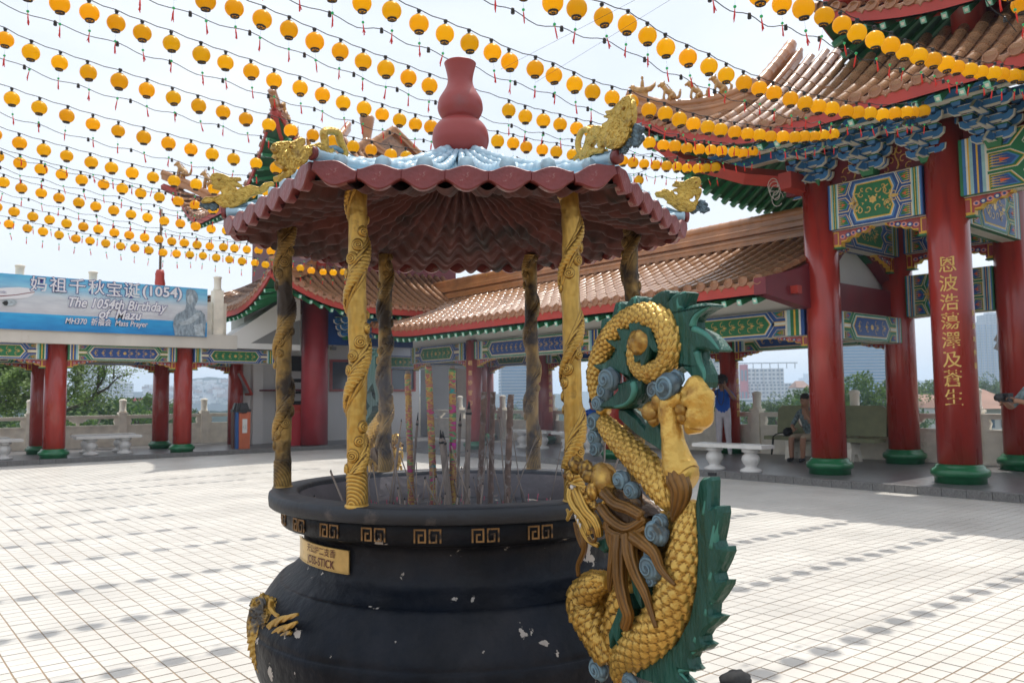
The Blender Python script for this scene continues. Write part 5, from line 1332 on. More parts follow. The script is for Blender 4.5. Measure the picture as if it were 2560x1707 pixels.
Pg = smooth_path([(r, 0, z) for r, z in gp_], 3); b.lathe([(max(0, p.x), gz+p.z) for p in Pg], 44, cap=False, wob=lambda a, z: .004*math.sin(3*a+z*20)); b.build('gourd_finial', 'gourd', ub)

# ------------------------------------------------------------------ traced-in-plane helpers (each plane stands at its own place on the burner)
class Plane:
    def __init__(s, ang_local):
        s.a = ang_local; wa = UA+ang_local; s.X = Vector((math.cos(wa), math.sin(wa), 0)); s.Y = Vector((-math.sin(wa), math.cos(wa), 0))
        s.sg = 1 if (EYE-UC).dot(s.Y) > 0 else -1
    def uv(s, x, y):
        p = at_plane(x, y, UC, s.Y); return (p-UC).dot(s.X), p.z
    def P(s, x, y, n=0): u, w_ = s.uv(x, y); return Vector((u, s.sg*n, w_))
    def fr(s): return lambda u, v, w_: Vector((u, s.sg*w_, v))
def zA(x, y): return 1286.25+.3224*x, 597.2+.3224*y
def zB(x, y): return 1286.25+.3556*x, 1010.6+.3556*y
wdir = R0*.497+F0*(-.97); la = math.atan2(wdir.y, wdir.x)-UA
HPn = Plane(la)
hd = put('handle_dragon', None, ub, (0, 0, 0), (0, 0, la))
uA, uB = 3.6e-4, 3.97e-4
def A(x, y, n=0): return HPn.P(*zA(x, y), n)
def B(x, y, n=0): return HPn.P(*zB(x, y), n)
def Apl(pts): return [HPn.uv(*zA(*p)) for p in pts]
def Bpl(pts): return [HPn.uv(*zB(*p)) for p in pts]
def scales(pitch, ns, amp=.20):
    def f(L_, a):
        row = int(L_/pitch); y = (L_/pitch) % 1; u = a*ns/(2*PI)
        x = ((u+.5*(row % 2)) % 1)-.5; t = y-(1-math.sqrt(max(0, 1-(1.9*x)**2)))*.62
        if t < 0:
            x = ((u+.5*((row-1) % 2)) % 1)-.5; t = y+1-(1-math.sqrt(max(0, 1-(1.9*x)**2)))*.62
        t = min(1.3, t)/1.3
        return amp*(t**.8*(1-1.6*x*x)-.45)
    return f
def body_tube(pts, name, mat, disp, n=72, step=.0024, parent=None):
    P = smooth_path([p[0] for p in pts], 6); rs = []
    k = len(pts)-1
    for i in range(k):
        for j in range(6): rs.append(pts[i][1]+(pts[i+1][1]-pts[i][1])*j/6)
    rs.append(pts[-1][1])
    Q, R_ = [P[0]], [rs[0]]
    for i in range(1, len(P)):
        d = (P[i]-P[i-1]); m_ = max(1, int(d.length/step))
        for j in range(1, m_+1): Q.append(P[i-1]+d*j/m_); R_.append(rs[i-1]+(rs[i]-rs[i-1])*j/m_)
    b = MB(); b.tube(Q, R_, n, 0, disp=disp, flat=(0, 1, 0)); return b.build(name, [mat], parent)
SCF = scales(.016, 14)
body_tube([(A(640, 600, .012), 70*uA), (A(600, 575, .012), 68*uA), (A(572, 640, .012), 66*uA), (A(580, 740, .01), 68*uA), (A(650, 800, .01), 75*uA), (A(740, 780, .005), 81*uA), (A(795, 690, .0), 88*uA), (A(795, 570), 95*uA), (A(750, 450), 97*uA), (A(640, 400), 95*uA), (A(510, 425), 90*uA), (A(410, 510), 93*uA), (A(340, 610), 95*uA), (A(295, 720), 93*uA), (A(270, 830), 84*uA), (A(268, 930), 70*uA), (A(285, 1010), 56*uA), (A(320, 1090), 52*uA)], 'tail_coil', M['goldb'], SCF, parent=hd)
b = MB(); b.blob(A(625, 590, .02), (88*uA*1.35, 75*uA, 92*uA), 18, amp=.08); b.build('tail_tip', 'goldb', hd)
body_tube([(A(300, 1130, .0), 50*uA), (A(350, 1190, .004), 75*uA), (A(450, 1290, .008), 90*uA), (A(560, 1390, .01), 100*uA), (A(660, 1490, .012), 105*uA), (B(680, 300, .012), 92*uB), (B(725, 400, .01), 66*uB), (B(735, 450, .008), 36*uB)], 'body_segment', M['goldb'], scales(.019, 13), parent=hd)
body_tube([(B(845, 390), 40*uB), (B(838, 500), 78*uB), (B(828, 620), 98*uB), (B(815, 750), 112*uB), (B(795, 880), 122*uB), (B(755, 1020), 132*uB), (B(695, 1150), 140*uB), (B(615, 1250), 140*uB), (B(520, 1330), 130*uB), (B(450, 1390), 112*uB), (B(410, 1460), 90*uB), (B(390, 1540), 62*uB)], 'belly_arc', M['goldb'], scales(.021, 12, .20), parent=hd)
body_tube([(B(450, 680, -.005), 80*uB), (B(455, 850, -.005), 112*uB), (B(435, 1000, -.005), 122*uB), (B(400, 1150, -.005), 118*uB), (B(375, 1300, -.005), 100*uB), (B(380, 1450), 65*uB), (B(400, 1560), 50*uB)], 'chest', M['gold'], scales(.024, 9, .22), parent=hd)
b = MB(); b.prism(Bpl([(300, 560), (420, 480), (700, 450), (860, 420), (860, 760), (800, 1050), (640, 1300), (430, 1440), (330, 1400), (260, 1250), (230, 1050), (290, 900), (330, 760)]), HPn.fr(), -.045, -.006, 0, inset=.01, t2=.004); b.build('relief_ground', 'goldrough', hd)
# fins
fo = [(180, 780), (200, 765), (245, 800), (240, 570), (262, 565), (285, 600), (293, 425), (318, 412), (352, 430), (360, 440), (392, 305), (425, 293), (458, 315), (450, 345), (500, 268), (530, 255), (560, 268), (572, 300), (588, 268), (605, 262), (626, 280), (628, 310), (660, 255), (700, 228), (745, 213), (772, 232), (768, 270), (752, 312), (790, 262), (830, 232), (870, 222), (897, 232), (880, 285), (858, 345), (880, 350), (905, 330), (960, 312), (1020, 305), (1066, 318), (1068, 332), (1020, 358), (965, 395), (935, 440), (940, 485), (985, 500), (1040, 530), (1085, 575), (1130, 640), (1118, 655), (1085, 655), (1030, 632), (985, 635), (965, 650), (975, 700), (1000, 750), (1025, 810), (1028, 870), (1018, 910), (985, 895), (945, 850), (905, 800), (860, 755), (800, 800), (720, 850), (640, 860), (560, 880), (480, 860), (420, 800), (360, 760), (300, 900), (290, 1000), (250, 1010), (215, 990), (190, 900)]
b = MB(); b.prism(Apl(fo), HPn.fr(), -.040, -.004, 0, inset=.006, t2=.002); fin = b.build('crest_fin', ['fin'], hd)
# pale rolled spike tips
def spike(P, r, name='fin_spike', mat='finhi', parent=None):
    b = MB(); b.tube(smooth_path(P, 3), [r[0]+(r[1]-r[0])*i/(3*(len(P)-1)) for i in range(3*(len(P)-1)+1)], 10, 0); b.build(name, mat, parent or hd)
for pts, r in (([(935, 470), (955, 410), (1000, 365), (1062, 325)], (26, 7)), ([(945, 492), (1020, 525), (1075, 580), (1122, 642)], (24, 8)), ([(968, 655), (985, 730), (1015, 800), (1018, 895)], (26, 8)), ([(850, 350), (840, 300), (850, 255), (885, 235)], (24, 12)), ([(735, 310), (735, 270), (745, 235), (765, 230)], (22, 12)), ([(600, 310), (605, 290), (600, 275)], (22, 20)), ([(535, 310), (540, 290), (530, 272)], (24, 20)), ([(420, 370), (432, 340), (425, 315)], (24, 20)), ([(325, 460), (330, 440), (322, 428)], (22, 18)), ([(255, 610), (262, 590), (255, 575)], (18, 14))):
    spike([A(*p, -.004) for p in pts], (r[0]*uA, r[1]*uA), mat='finhi' if r[0] > 23 else 'fin')
# inner web with flame tongues over the coil
web = [(560, 500), (545, 380), (580, 450), (620, 410), (650, 470), (700, 470), (720, 450), (710, 520), (745, 600), (762, 650), (735, 660), (705, 620), (690, 700), (650, 790), (635, 750), (640, 715), (600, 750), (582, 740), (590, 670), (530, 660), (560, 830), (480, 800), (400, 790), (345, 790), (290, 745), (370, 735), (440, 690), (470, 640), (420, 605), (360, 545), (440, 580), (500, 570), (470, 510), (435, 460), (500, 490)]
b = MB(); b.prism(Apl(web), HPn.fr(), -.01, .026, 0, inset=.004, t2=.030); b.build('web_fin', 'fin', hd)
b = MB(); b.prism(Apl([(480, 880), (560, 850), (640, 860), (630, 950), (600, 1020), (540, 1055), (470, 1060), (380, 1055), (345, 1050), (370, 1000), (440, 960), (480, 920)]), HPn.fr(), -.02, .024, 0, inset=.006, t2=.032); b.build('curled_fin', 'fin', hd)
spike([A(600, 880, .03), A(615, 930, .035), A(590, 990, .035), A(530, 1030, .03), A(460, 1045, .03)], (30*uA, 10*uA), 'curled_fin_edge', 'finhi')
b = MB(); b.prism(Apl([(430, 1060), (480, 1060), (560, 1120), (620, 1200), (650, 1030), (660, 860), (700, 860), (690, 1000), (700, 1120), (740, 1220), (770, 1380), (700, 1340), (560, 1250), (430, 1130)]), HPn.fr(), -.03, .0, 0, inset=.005, t2=.008); b.build('neck_fin', 'fin', hd)
lf = [(905, 262), (925, 240), (968, 238), (975, 262), (970, 430), (985, 440), (1000, 425), (1038, 428), (1043, 470), (1030, 560), (1012, 650), (1025, 690), (1072, 688), (1078, 720), (1050, 790), (1015, 860), (1028, 905), (1075, 905), (1070, 935), (1030, 1000), (985, 1060), (980, 1125), (1038, 1140), (1012, 1175), (945, 1225), (922, 1265), (925, 1300), (966, 1322), (930, 1355), (860, 1375), (845, 1410), (855, 1455), (880, 1482), (862, 1495), (800, 1485), (772, 1475), (775, 1520), (830, 1575), (640, 1585), (500, 1530), (500, 1450), (640, 1400), (760, 1300), (840, 1150), (885, 950), (895, 750), (885, 550), (880, 400)]
b = MB(); b.prism(Bpl(lf), HPn.fr(), -.028, -.002, 0, inset=.006, t2=.006); b.build('back_fin', ['fin'], hd)
for pts, r in (([(935, 480), (948, 400), (952, 320), (950, 250)], (32, 26)), ([(985, 700), (1000, 600), (1015, 510), (1020, 438)], (36, 24)), ([(975, 900), (1005, 820), (1045, 750), (1062, 700)], (34, 14)), ([(950, 1130), (965, 1050), (1020, 970), (1062, 915)], (34, 12)), ([(880, 1300), (900, 1230), (960, 1180), (1025, 1146)], (34, 9)), ([(820, 1440), (830, 1380), (890, 1345), (955, 1325)], (30, 8)), ([(760, 1560), (750, 1500), (800, 1480), (868, 1490)], (28, 8)), ([(650, 1600), (690, 1530), (760, 1500), (820, 1560)], (24, 8))):
    spike([B(*p, -.003) for p in pts], (r[0]*uB*.8, r[1]*uB*.8))
b = MB(); b.prism(Bpl([(500, 980), (530, 980), (545, 1080), (480, 1180), (470, 1320), (440, 1240), (420, 1330), (405, 1230), (450, 1120)]), HPn.fr(), .0, .042, 0, inset=.004, t2=.046); b.build('side_fin', 'fin', hd)
b = MB(); b.prism(Bpl([(560, 850), (590, 900), (620, 960), (632, 1070), (600, 1020), (575, 960)]), HPn.fr(), .0, .046, 0, inset=.003, t2=.049); b.build('side_fin', 'fin', hd)
b = MB(); b.prism(Bpl([(310, 640), (420, 610), (455, 660), (440, 700), (420, 680), (400, 750), (385, 690), (350, 720), (310, 690)]), HPn.fr(), .0, .030, 0, inset=.004, t2=.034); b.build('side_fin', 'fin', hd)
# clouds
def cloud(p, r, seed, mat='cloud', name='cloud', ex=1.2):
    b = MB(); rr = Vector((r*ex, r*.55, r)); n = 22; vs = []
    for i in range(n+1):
        th = PI*i/n
        for j in range(2*n):
            ph = PI*j/n; d = Vector((math.sin(th)*math.cos(ph), math.sin(th)*math.sin(ph), math.cos(th)))
            ang = math.atan2(d.z, d.x); rad = math.hypot(d.x, d.z)
            k = 1+.12*mnoise.noise(d*2.2+Vector((seed, 0, 0)))+.10*math.sin(ang*2+rad*9+seed)
            vs.append(Vector((d.x*rr.x*k, d.y*rr.y*(1+.16*math.sin(ang+rad*11+seed)), d.z*rr.z*k))+p)
    m_ = 2*n; b.add(vs, [(i*m_+j, i*m_+(j+1) % m_, (i+1)*m_+(j+1) % m_, (i+1)*m_+j) for i in range(n) for j in range(m_)], 0, True)
    P = []
    for t in range(26):
        a = seed+t*.42; q = .86*(1-t/28)
        P.append(p+Vector((rr.x*q*math.cos(a), HPn.sg*rr.y*math.sqrt(max(.05, 1-q*q))*1.06, rr.z*q*math.sin(a))))
    b.tube(P, [r*.13*(1-t/34) for t in range(26)], 6, 0)
    b.build(name, mat, hd)
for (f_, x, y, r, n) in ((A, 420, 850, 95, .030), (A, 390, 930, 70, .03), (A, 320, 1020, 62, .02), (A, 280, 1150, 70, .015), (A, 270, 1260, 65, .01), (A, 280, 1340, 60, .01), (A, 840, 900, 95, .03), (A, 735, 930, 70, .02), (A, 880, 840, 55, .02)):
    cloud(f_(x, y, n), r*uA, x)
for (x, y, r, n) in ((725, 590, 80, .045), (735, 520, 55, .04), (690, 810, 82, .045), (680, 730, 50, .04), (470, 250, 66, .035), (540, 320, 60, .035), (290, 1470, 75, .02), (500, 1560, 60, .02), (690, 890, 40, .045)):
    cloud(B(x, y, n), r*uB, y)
# hind leg with lump-toed foot
def lump(f_, x, y, r, n, mat='goldb', k=uA, ex=1.2, amp=.16, name='toe'):
    b = MB(); b.blob(f_(x, y, n), (r*k*ex, r*k*.8, r*k), 16, amp=amp, fq=3, seed=x*.01); b.build(name, mat, hd)
body_tube([(A(930, 870, .0), 40*uA), (A(960, 910, .0), 92*uA), (A(985, 980, .0), 98*uA), (A(1000, 1050, .0), 86*uA), (A(985, 1120, .0), 80*uA), (A(955, 1180, .0), 72*uA), (A(960, 1235, .0), 40*uA)], 'clawed_foot', M['goldb'], lambda L_, a: .10*math.cos(3*a+L_*40)+.08*math.sin(L_*160), n=40, parent=hd)
for x, y, r, n in ((905, 1060, 50, .015), (900, 1120, 44, .012), (700, 1080, 70, .02), (715, 1140, 42, .02), (760, 1010, 70, .018)): lump(A, x, y, r, n, amp=.1)
body_tube([(A(905, 960, .01), 62*uA), (A(835, 1010, .015), 74*uA), (A(825, 1090, .018), 74*uA), (A(838, 1180, .018), 70*uA), (A(850, 1280, .018), 76*uA), (A(862, 1380, .015), 92*uA), (A(880, 1470, .012), 112*uA), (A(910, 1540, .008), 108*uA), (B(850, 260, .005), 80*uB)], 'hind_leg', M['goldb'], lambda L_, a: .05*mnoise.noise(Vector((L_*40, a*2, 0))), n=24, parent=hd)
body_tube([(B(800, 190, .03), 40*uB), (B(830, 250, .032), 62*uB), (B(850, 320, .03), 58*uB), (B(835, 400, .03), 46*uB), (B(805, 480, .03), 22*uB), (B(795, 520, .03), 6*uB)], 'leg_feather', M['mane'], lambda L_, a: .10*math.sin(a*9), n=36, parent=hd)
# front leg
SCF2 = scales(.022, 12, .16)
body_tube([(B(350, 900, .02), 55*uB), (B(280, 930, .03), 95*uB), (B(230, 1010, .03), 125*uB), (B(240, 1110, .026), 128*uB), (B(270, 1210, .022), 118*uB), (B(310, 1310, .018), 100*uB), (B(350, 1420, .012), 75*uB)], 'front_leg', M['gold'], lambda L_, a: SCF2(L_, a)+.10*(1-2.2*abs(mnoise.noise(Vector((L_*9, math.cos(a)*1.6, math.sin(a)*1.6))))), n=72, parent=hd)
lump(B, 270, 900, 70, .02, 'mane', uB); lump(B, 150, 980, 40, .03, 'mane', uB)
# head: snout towards the burner rim, jaws, brow, horns, mane
HN = .045
def zH(x, y): return 1323+.2461*x, 1029+.2461*y
def H(x, y, n=0): return HPn.P(*zH(x, y), n)
uH = .2461/1837*2.05
def hblob(x, y, rx, rz, n, mt_, am=.1, fq=4, rot=0):
    b = MB(); b.blob(H(x, y, n), (rx*uH*1.4, rz*uH*.72, rz*uH*1.15), 18, amp=am, fq=fq, seed=y*.1, X=Matrix.Rotation(rot, 3, 'Y') if rot else None); b.build('head_mass', mt_, hd)
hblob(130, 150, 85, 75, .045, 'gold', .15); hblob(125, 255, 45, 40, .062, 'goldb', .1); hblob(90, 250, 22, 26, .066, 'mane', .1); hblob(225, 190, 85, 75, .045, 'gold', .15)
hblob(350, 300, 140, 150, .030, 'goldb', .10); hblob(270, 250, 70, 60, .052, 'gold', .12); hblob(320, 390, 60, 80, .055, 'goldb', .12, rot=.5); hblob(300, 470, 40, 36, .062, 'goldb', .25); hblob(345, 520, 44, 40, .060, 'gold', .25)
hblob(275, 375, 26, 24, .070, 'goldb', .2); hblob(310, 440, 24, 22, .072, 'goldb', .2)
def strand(pts, r0, r1, mt_='mane', nm_='mane_strand', f_=B, flat=.6):
    P = [f_(*p) for p in pts]
    body_tube([(p, r0+(r1-r0)*i/(len(P)-1)) for i, p in enumerate(P)], nm_, M[mt_], lambda L_, a: .12*math.sin(a*8)+.05*math.sin(a*13+L_*20), n=32, step=.006, parent=hd)
strand([(150, 370, .060), (160, 450, .066), (200, 540, .066), (260, 620, .064), (295, 700, .06), (305, 780, .056)], 60*uH, 32*uH, 'goldb', 'snout_ridge', H)
strand([(200, 380, .062), (250, 470, .066), (300, 570, .066), (360, 650, .062), (390, 720, .06), (385, 800, .055)], 64*uH, 32*uH, 'gold', 'snout_ridge', H)
strand([(60, 560, .05), (100, 600, .058), (95, 650, .06), (130, 590, .062), (165, 560, .062), (185, 600, .06), (195, 680, .058)], 14*uH, 22*uH, 'goldb', 'jaw_curl', H)
strand([(170, 600, .05), (220, 700, .055), (255, 790, .055), (290, 850, .052), (350, 890, .048)], 44*uH, 22*uH, 'goldb', 'jaw', H)
strand([(290, 790, .06), (300, 750, .062), (335, 735, .062), (360, 780, .06), (355, 840, .058), (315, 850, .058), (292, 810, .06)], 14*uH, 14*uH, 'mane', 'lip', H)
strand([(380, 560, .05), (430, 490, .054), (480, 390, .05)], 24*uH, 14*uH, 'goldb', 'cheek_fringe', H)
b = MB(); b.blob(H(188, 345, .074), .008, 10, amp=0); b.build('eye', 'marble', hd); b = MB(); b.blob(H(180, 352, .081), .0035, 8, amp=0); b.build('pupil', 'black', hd)
strand([(130, 330, .07), (180, 312, .078), (240, 330, .074), (290, 350, .066)], 10*uH, 14*uH, 'goldb', 'eyelid', H)
for k in range(3):
    b = MB(); p = H(215+k*22, 600+k*40, .074); b.tube([p, p+Vector((0, 0, -.014))], [.004, .0008], 6); b.build('tooth', 'marble', hd)
mp_ = [HPn.uv(*zH(*p)) for p in [(480, 370), (560, 400), (640, 470), (740, 550), (795, 620), (740, 740), (650, 800), (620, 960), (520, 1000), (460, 900), (430, 760), (390, 640), (380, 540)]]
b = MB(); b.prism(mp_, HPn.fr(), -.01, .040, 0, inset=.012, t2=.054); b.build('mane', 'mane', hd)
b = MB(); b.blob(B(500, 440, .026), (140*uB*1.2, 55*uB, 140*uB), 20, amp=.15); b.build('mane', 'mane', hd)
b = MB(); b.blob(B(590, 520, .03), (80*uB*1.2, 45*uB, 80*uB), 14, amp=.12); b.build('mane', 'mane', hd)
strand([(400, 330, .05), (480, 400, .055), (560, 430, .055), (640, 480, .05)], 44*uB, 30*uB)
strand([(380, 420, .05), (460, 500, .058), (560, 560, .055), (650, 500, .045)], 44*uB, 26*uB)
strand([(400, 540, .045), (480, 590, .055), (580, 610, .055), (660, 560, .045)], 36*uB, 26*uB)
strand([(470, 590, .05), (470, 700, .055), (462, 820, .06), (440, 910, .055), (428, 960, .05)], 44*uB, 9*uB)
strand([(510, 600, .052), (520, 720, .062), (532, 880, .066), (558, 1030, .064), (572, 1110, .06), (545, 1190, .058)], 50*uB, 30*uB)
strand([(560, 600, .052), (590, 720, .062), (630, 850, .062), (680, 960, .06), (710, 1060, .058), (745, 1190, .055)], 52*uB, 12*uB)
strand([(600, 610, .052), (680, 650, .062), (745, 710, .062), (780, 800, .06), (820, 860, .058), (868, 915, .055)], 48*uB, 9*uB)
strand([(420, 450, .045), (430, 560, .05), (440, 650, .05), (470, 720, .05)], 40*uB, 24*uB)
strand([(240, 560, .05), (265, 640, .052), (255, 710, .05), (215, 790, .048), (210, 865, .045)], 24*uB, 12*uB, 'mane', 'whisker')
strand([(200, 520, .05), (215, 600, .05), (240, 680, .048)], 16*uB, 12*uB, 'mane', 'whisker')
# clinging beast relief on the left of the belly
bb_ = put('belly_beast', None, ub)
def BP(x, y, D=2.70): return UI @ at_d(x, y, 2.625-(x-600)*.0026+(D-2.70)*1.2)
uL = 2.7/1837
body_tube([(BP(598, 1405), 20*uL), (BP(602, 1440), 30*uL), (BP(607, 1480), 33*uL), (BP(617, 1515), 31*uL), (BP(632, 1550), 24*uL), (BP(648, 1600), 14*uL)], 'scaly_body', M['goldgrey'], scales(.020, 11, .22), parent=bb_)
body_tube([(BP(585, 1395, 2.66), 10*uL), (BP(583, 1430, 2.66), 13*uL), (BP(585, 1470, 2.66), 12*uL), (BP(592, 1510, 2.67), 10*uL), (BP(600, 1535, 2.68), 5*uL)], 'mane_ridge', M['goldgrey'], lambda L_, a: .25*math.sin(a*5+L_*60), n=40, parent=bb_)
for (x, y, r, D) in ((590, 1386, 13, 2.72), (604, 1380, 14, 2.72), (620, 1388, 15, 2.72), (632, 1400, 14, 2.73), (610, 1402, 18, 2.69), (592, 1412, 14, 2.67), (628, 1418, 15, 2.71), (612, 1425, 15, 2.67)):
    b = MB(); b.blob(BP(x, y, D), (r*uL, r*uL*.8, r*uL), 20, 0, amp=.45, fq=9, seed=x*.3); b.build('head_mass', 'goldgrey', bb_)
for pts, r0, r1 in (([(622, 1440), (640, 1425), (660, 1418), (684, 1410)], 9, 3), ([(625, 1455), (645, 1446), (665, 1438), (682, 1428)], 10, 3), ([(622, 1468), (640, 1464), (655, 1456), (668, 1452)], 9, 4), ([(600, 1372), (606, 1385), (604, 1400), (596, 1415)], 6, 3), ([(625, 1376), (622, 1392), (630, 1408), (640, 1414)], 6, 3)):
    body_tube([(BP(x, y, 2.665), (r0+(r1-r0)*i/(len(pts)-1))*uL) for i, (x, y) in enumerate(pts)], 'claw', M['goldgrey'], lambda L_, a: .2*math.sin(a*4+L_*90), n=24, parent=bb_)
bb2 = copy_tree(bb_, ub); bb2.rotation_euler.z = PI
# the matching dragon on the far side
def part_copy(o, parent):
    c = o.copy(); COL.objects.link(c); c.parent = parent
    for ch in list(o.children): part_copy(ch, c)
    return c
hd2 = part_copy(hd, ub); hd2.rotation_euler.z = la+PI

# ------------------------------------------------------------------ gilded dragon plates on the canopy corners
def zC(x, y): return 367.5+.26952*x, 183.75+.26952*y
def z2(x, y): return 1176+.5*x, .5*y
def ornament(ang, conv, outs, tubes, clouds, eye):
    pl_ = Plane(math.radians(ang)); fr = pl_.fr(); o = None
    b = MB()
    for out in outs:
        P = [pl_.uv(*conv(*p)) for p in out]
        b.prism(P, fr, -.008, .008, 0, inset=.003, t2=.013)
    for pts, r in tubes:
        b.tube(smooth_path([pl_.P(*conv(*p), .002) for p in pts], 3), r, 8, 0)
    # surface relief: ripples of small scales along the plate
    rr = random.Random(int(ang))
    for out in outs:
        P = [pl_.uv(*conv(*p)) for p in out]; us = [p[0] for p in P]; vs = [p[1] for p in P]
        from_poly = lambda u, v: sum(1 for i in range(len(P)) if ((P[i][1] > v) != (P[i-1][1] > v)) and u < (P[i-1][0]-P[i][0])*(v-P[i][1])/(P[i-1][1]-P[i][1])+P[i][0]) % 2
        for _ in range(150):
            u, v = rr.uniform(min(us), max(us)), rr.uniform(min(vs), max(vs))
            if not from_poly(u, v): continue
            r_ = rr.uniform(.006, .014); a0 = rr.uniform(0, 6.3); tw = rr.choice((-.55, .55)); T_ = []
            for t in range(7):
                x_, y_ = u+r_*(1-t/8)*math.cos(a0+tw*t), v+r_*(1-t/8)*math.sin(a0+tw*t)
                if from_poly(x_, y_): T_.append(fr(x_, y_, .012))
            if len(T_) > 2: b.tube(T_, [.0030]+[.0034]*(len(T_)-2)+[.0015], 5, 0)
        n_ = len(P)
        for i in range(n_):       # raised rim round the outline
            b.tube([fr(*P[i-1], .010), fr(*P[i], .010)], .0032, 5, 0)
    o = b.build('dragon_ornament', 'goldplate', ub)
    for (x, y, r) in clouds:
        q = MB(); q.blob(pl_.P(*conv(x, y), -.002), (r, .006, r*.8), 10, amp=.3, fq=5); q.build('cloud', 'cloud', o)
    q = MB(); q.blob(pl_.P(*conv(*eye), .015), .005, 6, amp=0); q.build('eye', 'goldb', o)
    o.rotation_euler = (0, 0, math.radians(ang))
    return o
FL = [[(955, 590), (965, 560), (985, 545), (1060, 535), (1120, 540), (1150, 515), (1180, 502), (1207, 512), (1203, 540), (1175, 570), (1160, 585), (1218, 572), (1212, 600), (1222, 585), (1240, 570), (1290, 562), (1330, 545), (1370, 560), (1420, 590), (1450, 620), (1440, 660), (1380, 650), (1330, 618), (1275, 620), (1240, 655), (1222, 700), (1180, 725), (1140, 745), (1118, 790), (1060, 830), (1020, 840), (990, 868), (983, 825), (1050, 800), (1070, 770), (1035, 745), (1000, 722), (985, 690), (1008, 682), (968, 655), (985, 625)]]
ornament(-120, zC, FL, [([(1395, 590), (1400, 520), (1390, 450), (1450, 435), (1510, 455), (1530, 520), (1560, 590), (1570, 650), (1520, 690), (1470, 640), (1440, 600)], .012), ([(1230, 610), (1290, 590), (1350, 575), (1410, 600)], .008), ([(960, 560), (1020, 540), (1090, 540)], .005)], [(1570, 720, .02), (1500, 700, .018)], (1080, 580))
LF = [[(438, 845), (452, 812), (490, 803), (545, 815), (600, 842), (690, 843), (692, 856), (640, 868), (702, 908), (690, 920), (640, 908), (655, 955), (700, 928), (780, 908), (855, 928), (900, 888), (955, 880), (975, 892), (925, 930), (855, 972), (800, 985), (760, 1002), (730, 1040), (690, 1065), (630, 1092), (560, 1098), (505, 1062), (470, 1035), (420, 1050), (365, 1052), (362, 1040), (395, 1008), (450, 1010), (500, 1000), (540, 975), (520, 940), (480, 935), (455, 925), (470, 905), (445, 890), (455, 868)]]
ornament(180, zC, LF, [([(460, 812), (520, 820), (580, 845), (650, 850)], .006), ([(690, 960), (760, 940), (830, 950), (900, 920), (960, 890)], .007)], [(400, 1060, .024), (450, 1075, .022), (640, 1110, .022)], (510, 860))
def zF(x, y): return 1304.6+.22559*x, 202.1+.22559*y
def zR(x, y): return 1470+.14355*x, 385.9+.14355*y
FR = [[(590, 110), (655, 92), (672, 140), (685, 230), (685, 300), (668, 360), (645, 400), (645, 460), (612, 540), (560, 600), (500, 628), (440, 620), (400, 585), (375, 575), (350, 620), (328, 590), (340, 545), (300, 530), (250, 590), (262, 630), (390, 622), (385, 662), (290, 672), (240, 700), (200, 760), (160, 792), (100, 782), (85, 720), (120, 682), (168, 650), (200, 570), (215, 500), (245, 462), (290, 400), (335, 400), (385, 412), (378, 380), (430, 350), (450, 315), (395, 300), (440, 285), (412, 250), (470, 240), (530, 178)]]
ornament(-60, zF, FR, [([(235, 440), (185, 425), (140, 455), (112, 530), (108, 590), (125, 650), (170, 660)], .010), ([(610, 400), (600, 440), (625, 450), (660, 420)], .008), ([(420, 255), (500, 215), (560, 150), (640, 105)], .006), ([(225, 520), (290, 460), (360, 450), (420, 480)], .010)], [(700, 440, .026), (700, 530, .026), (620, 560, .018), (570, 630, .016), (480, 660, .022), (330, 700, .024), (260, 760, .022)], (600, 220))
RT = [[(240, 405), (330, 390), (370, 355), (430, 365), (480, 400), (500, 370), (540, 440), (590, 450), (612, 400), (590, 378), (530, 372), (530, 355), (600, 345), (612, 312), (515, 288), (520, 272), (600, 272), (590, 252), (545, 242), (560, 230), (620, 243), (700, 238), (770, 200), (850, 165), (930, 172), (955, 230), (945, 290), (890, 350), (930, 345), (962, 345), (965, 400), (940, 470), (905, 530), (890, 480), (885, 442), (850, 440), (820, 490), (768, 505), (778, 545), (820, 562), (885, 560), (870, 660), (830, 690), (760, 712), (640, 700), (560, 640), (500, 590), (430, 560), (440, 530), (380, 480), (270, 465)]]
ornament(0, zR, RT, [([(700, 240), (770, 205), (850, 180), (920, 185)], .005), ([(900, 530), (890, 560), (870, 600)], .009), ([(300, 430), (400, 440), (480, 500), (560, 560)], .008)], [(1000, 580, .020), (1020, 655, .022), (900, 650, .016), (850, 700, .012), (690, 742, .012)], (880, 250))
# wire-like scroll feet joining plates and hips
for k in range(6):
    b = MB(); p0 = canopy(k, 1, .02, .03, 0); p1 = canopy(k, 1, .25, .03, 0); mid_ = (p0+p1)/2+Vector((0, 0, .02)); b.tube([p0, mid_, p1], .008, 6); b.build('scroll_foot', 'cloud', ub)

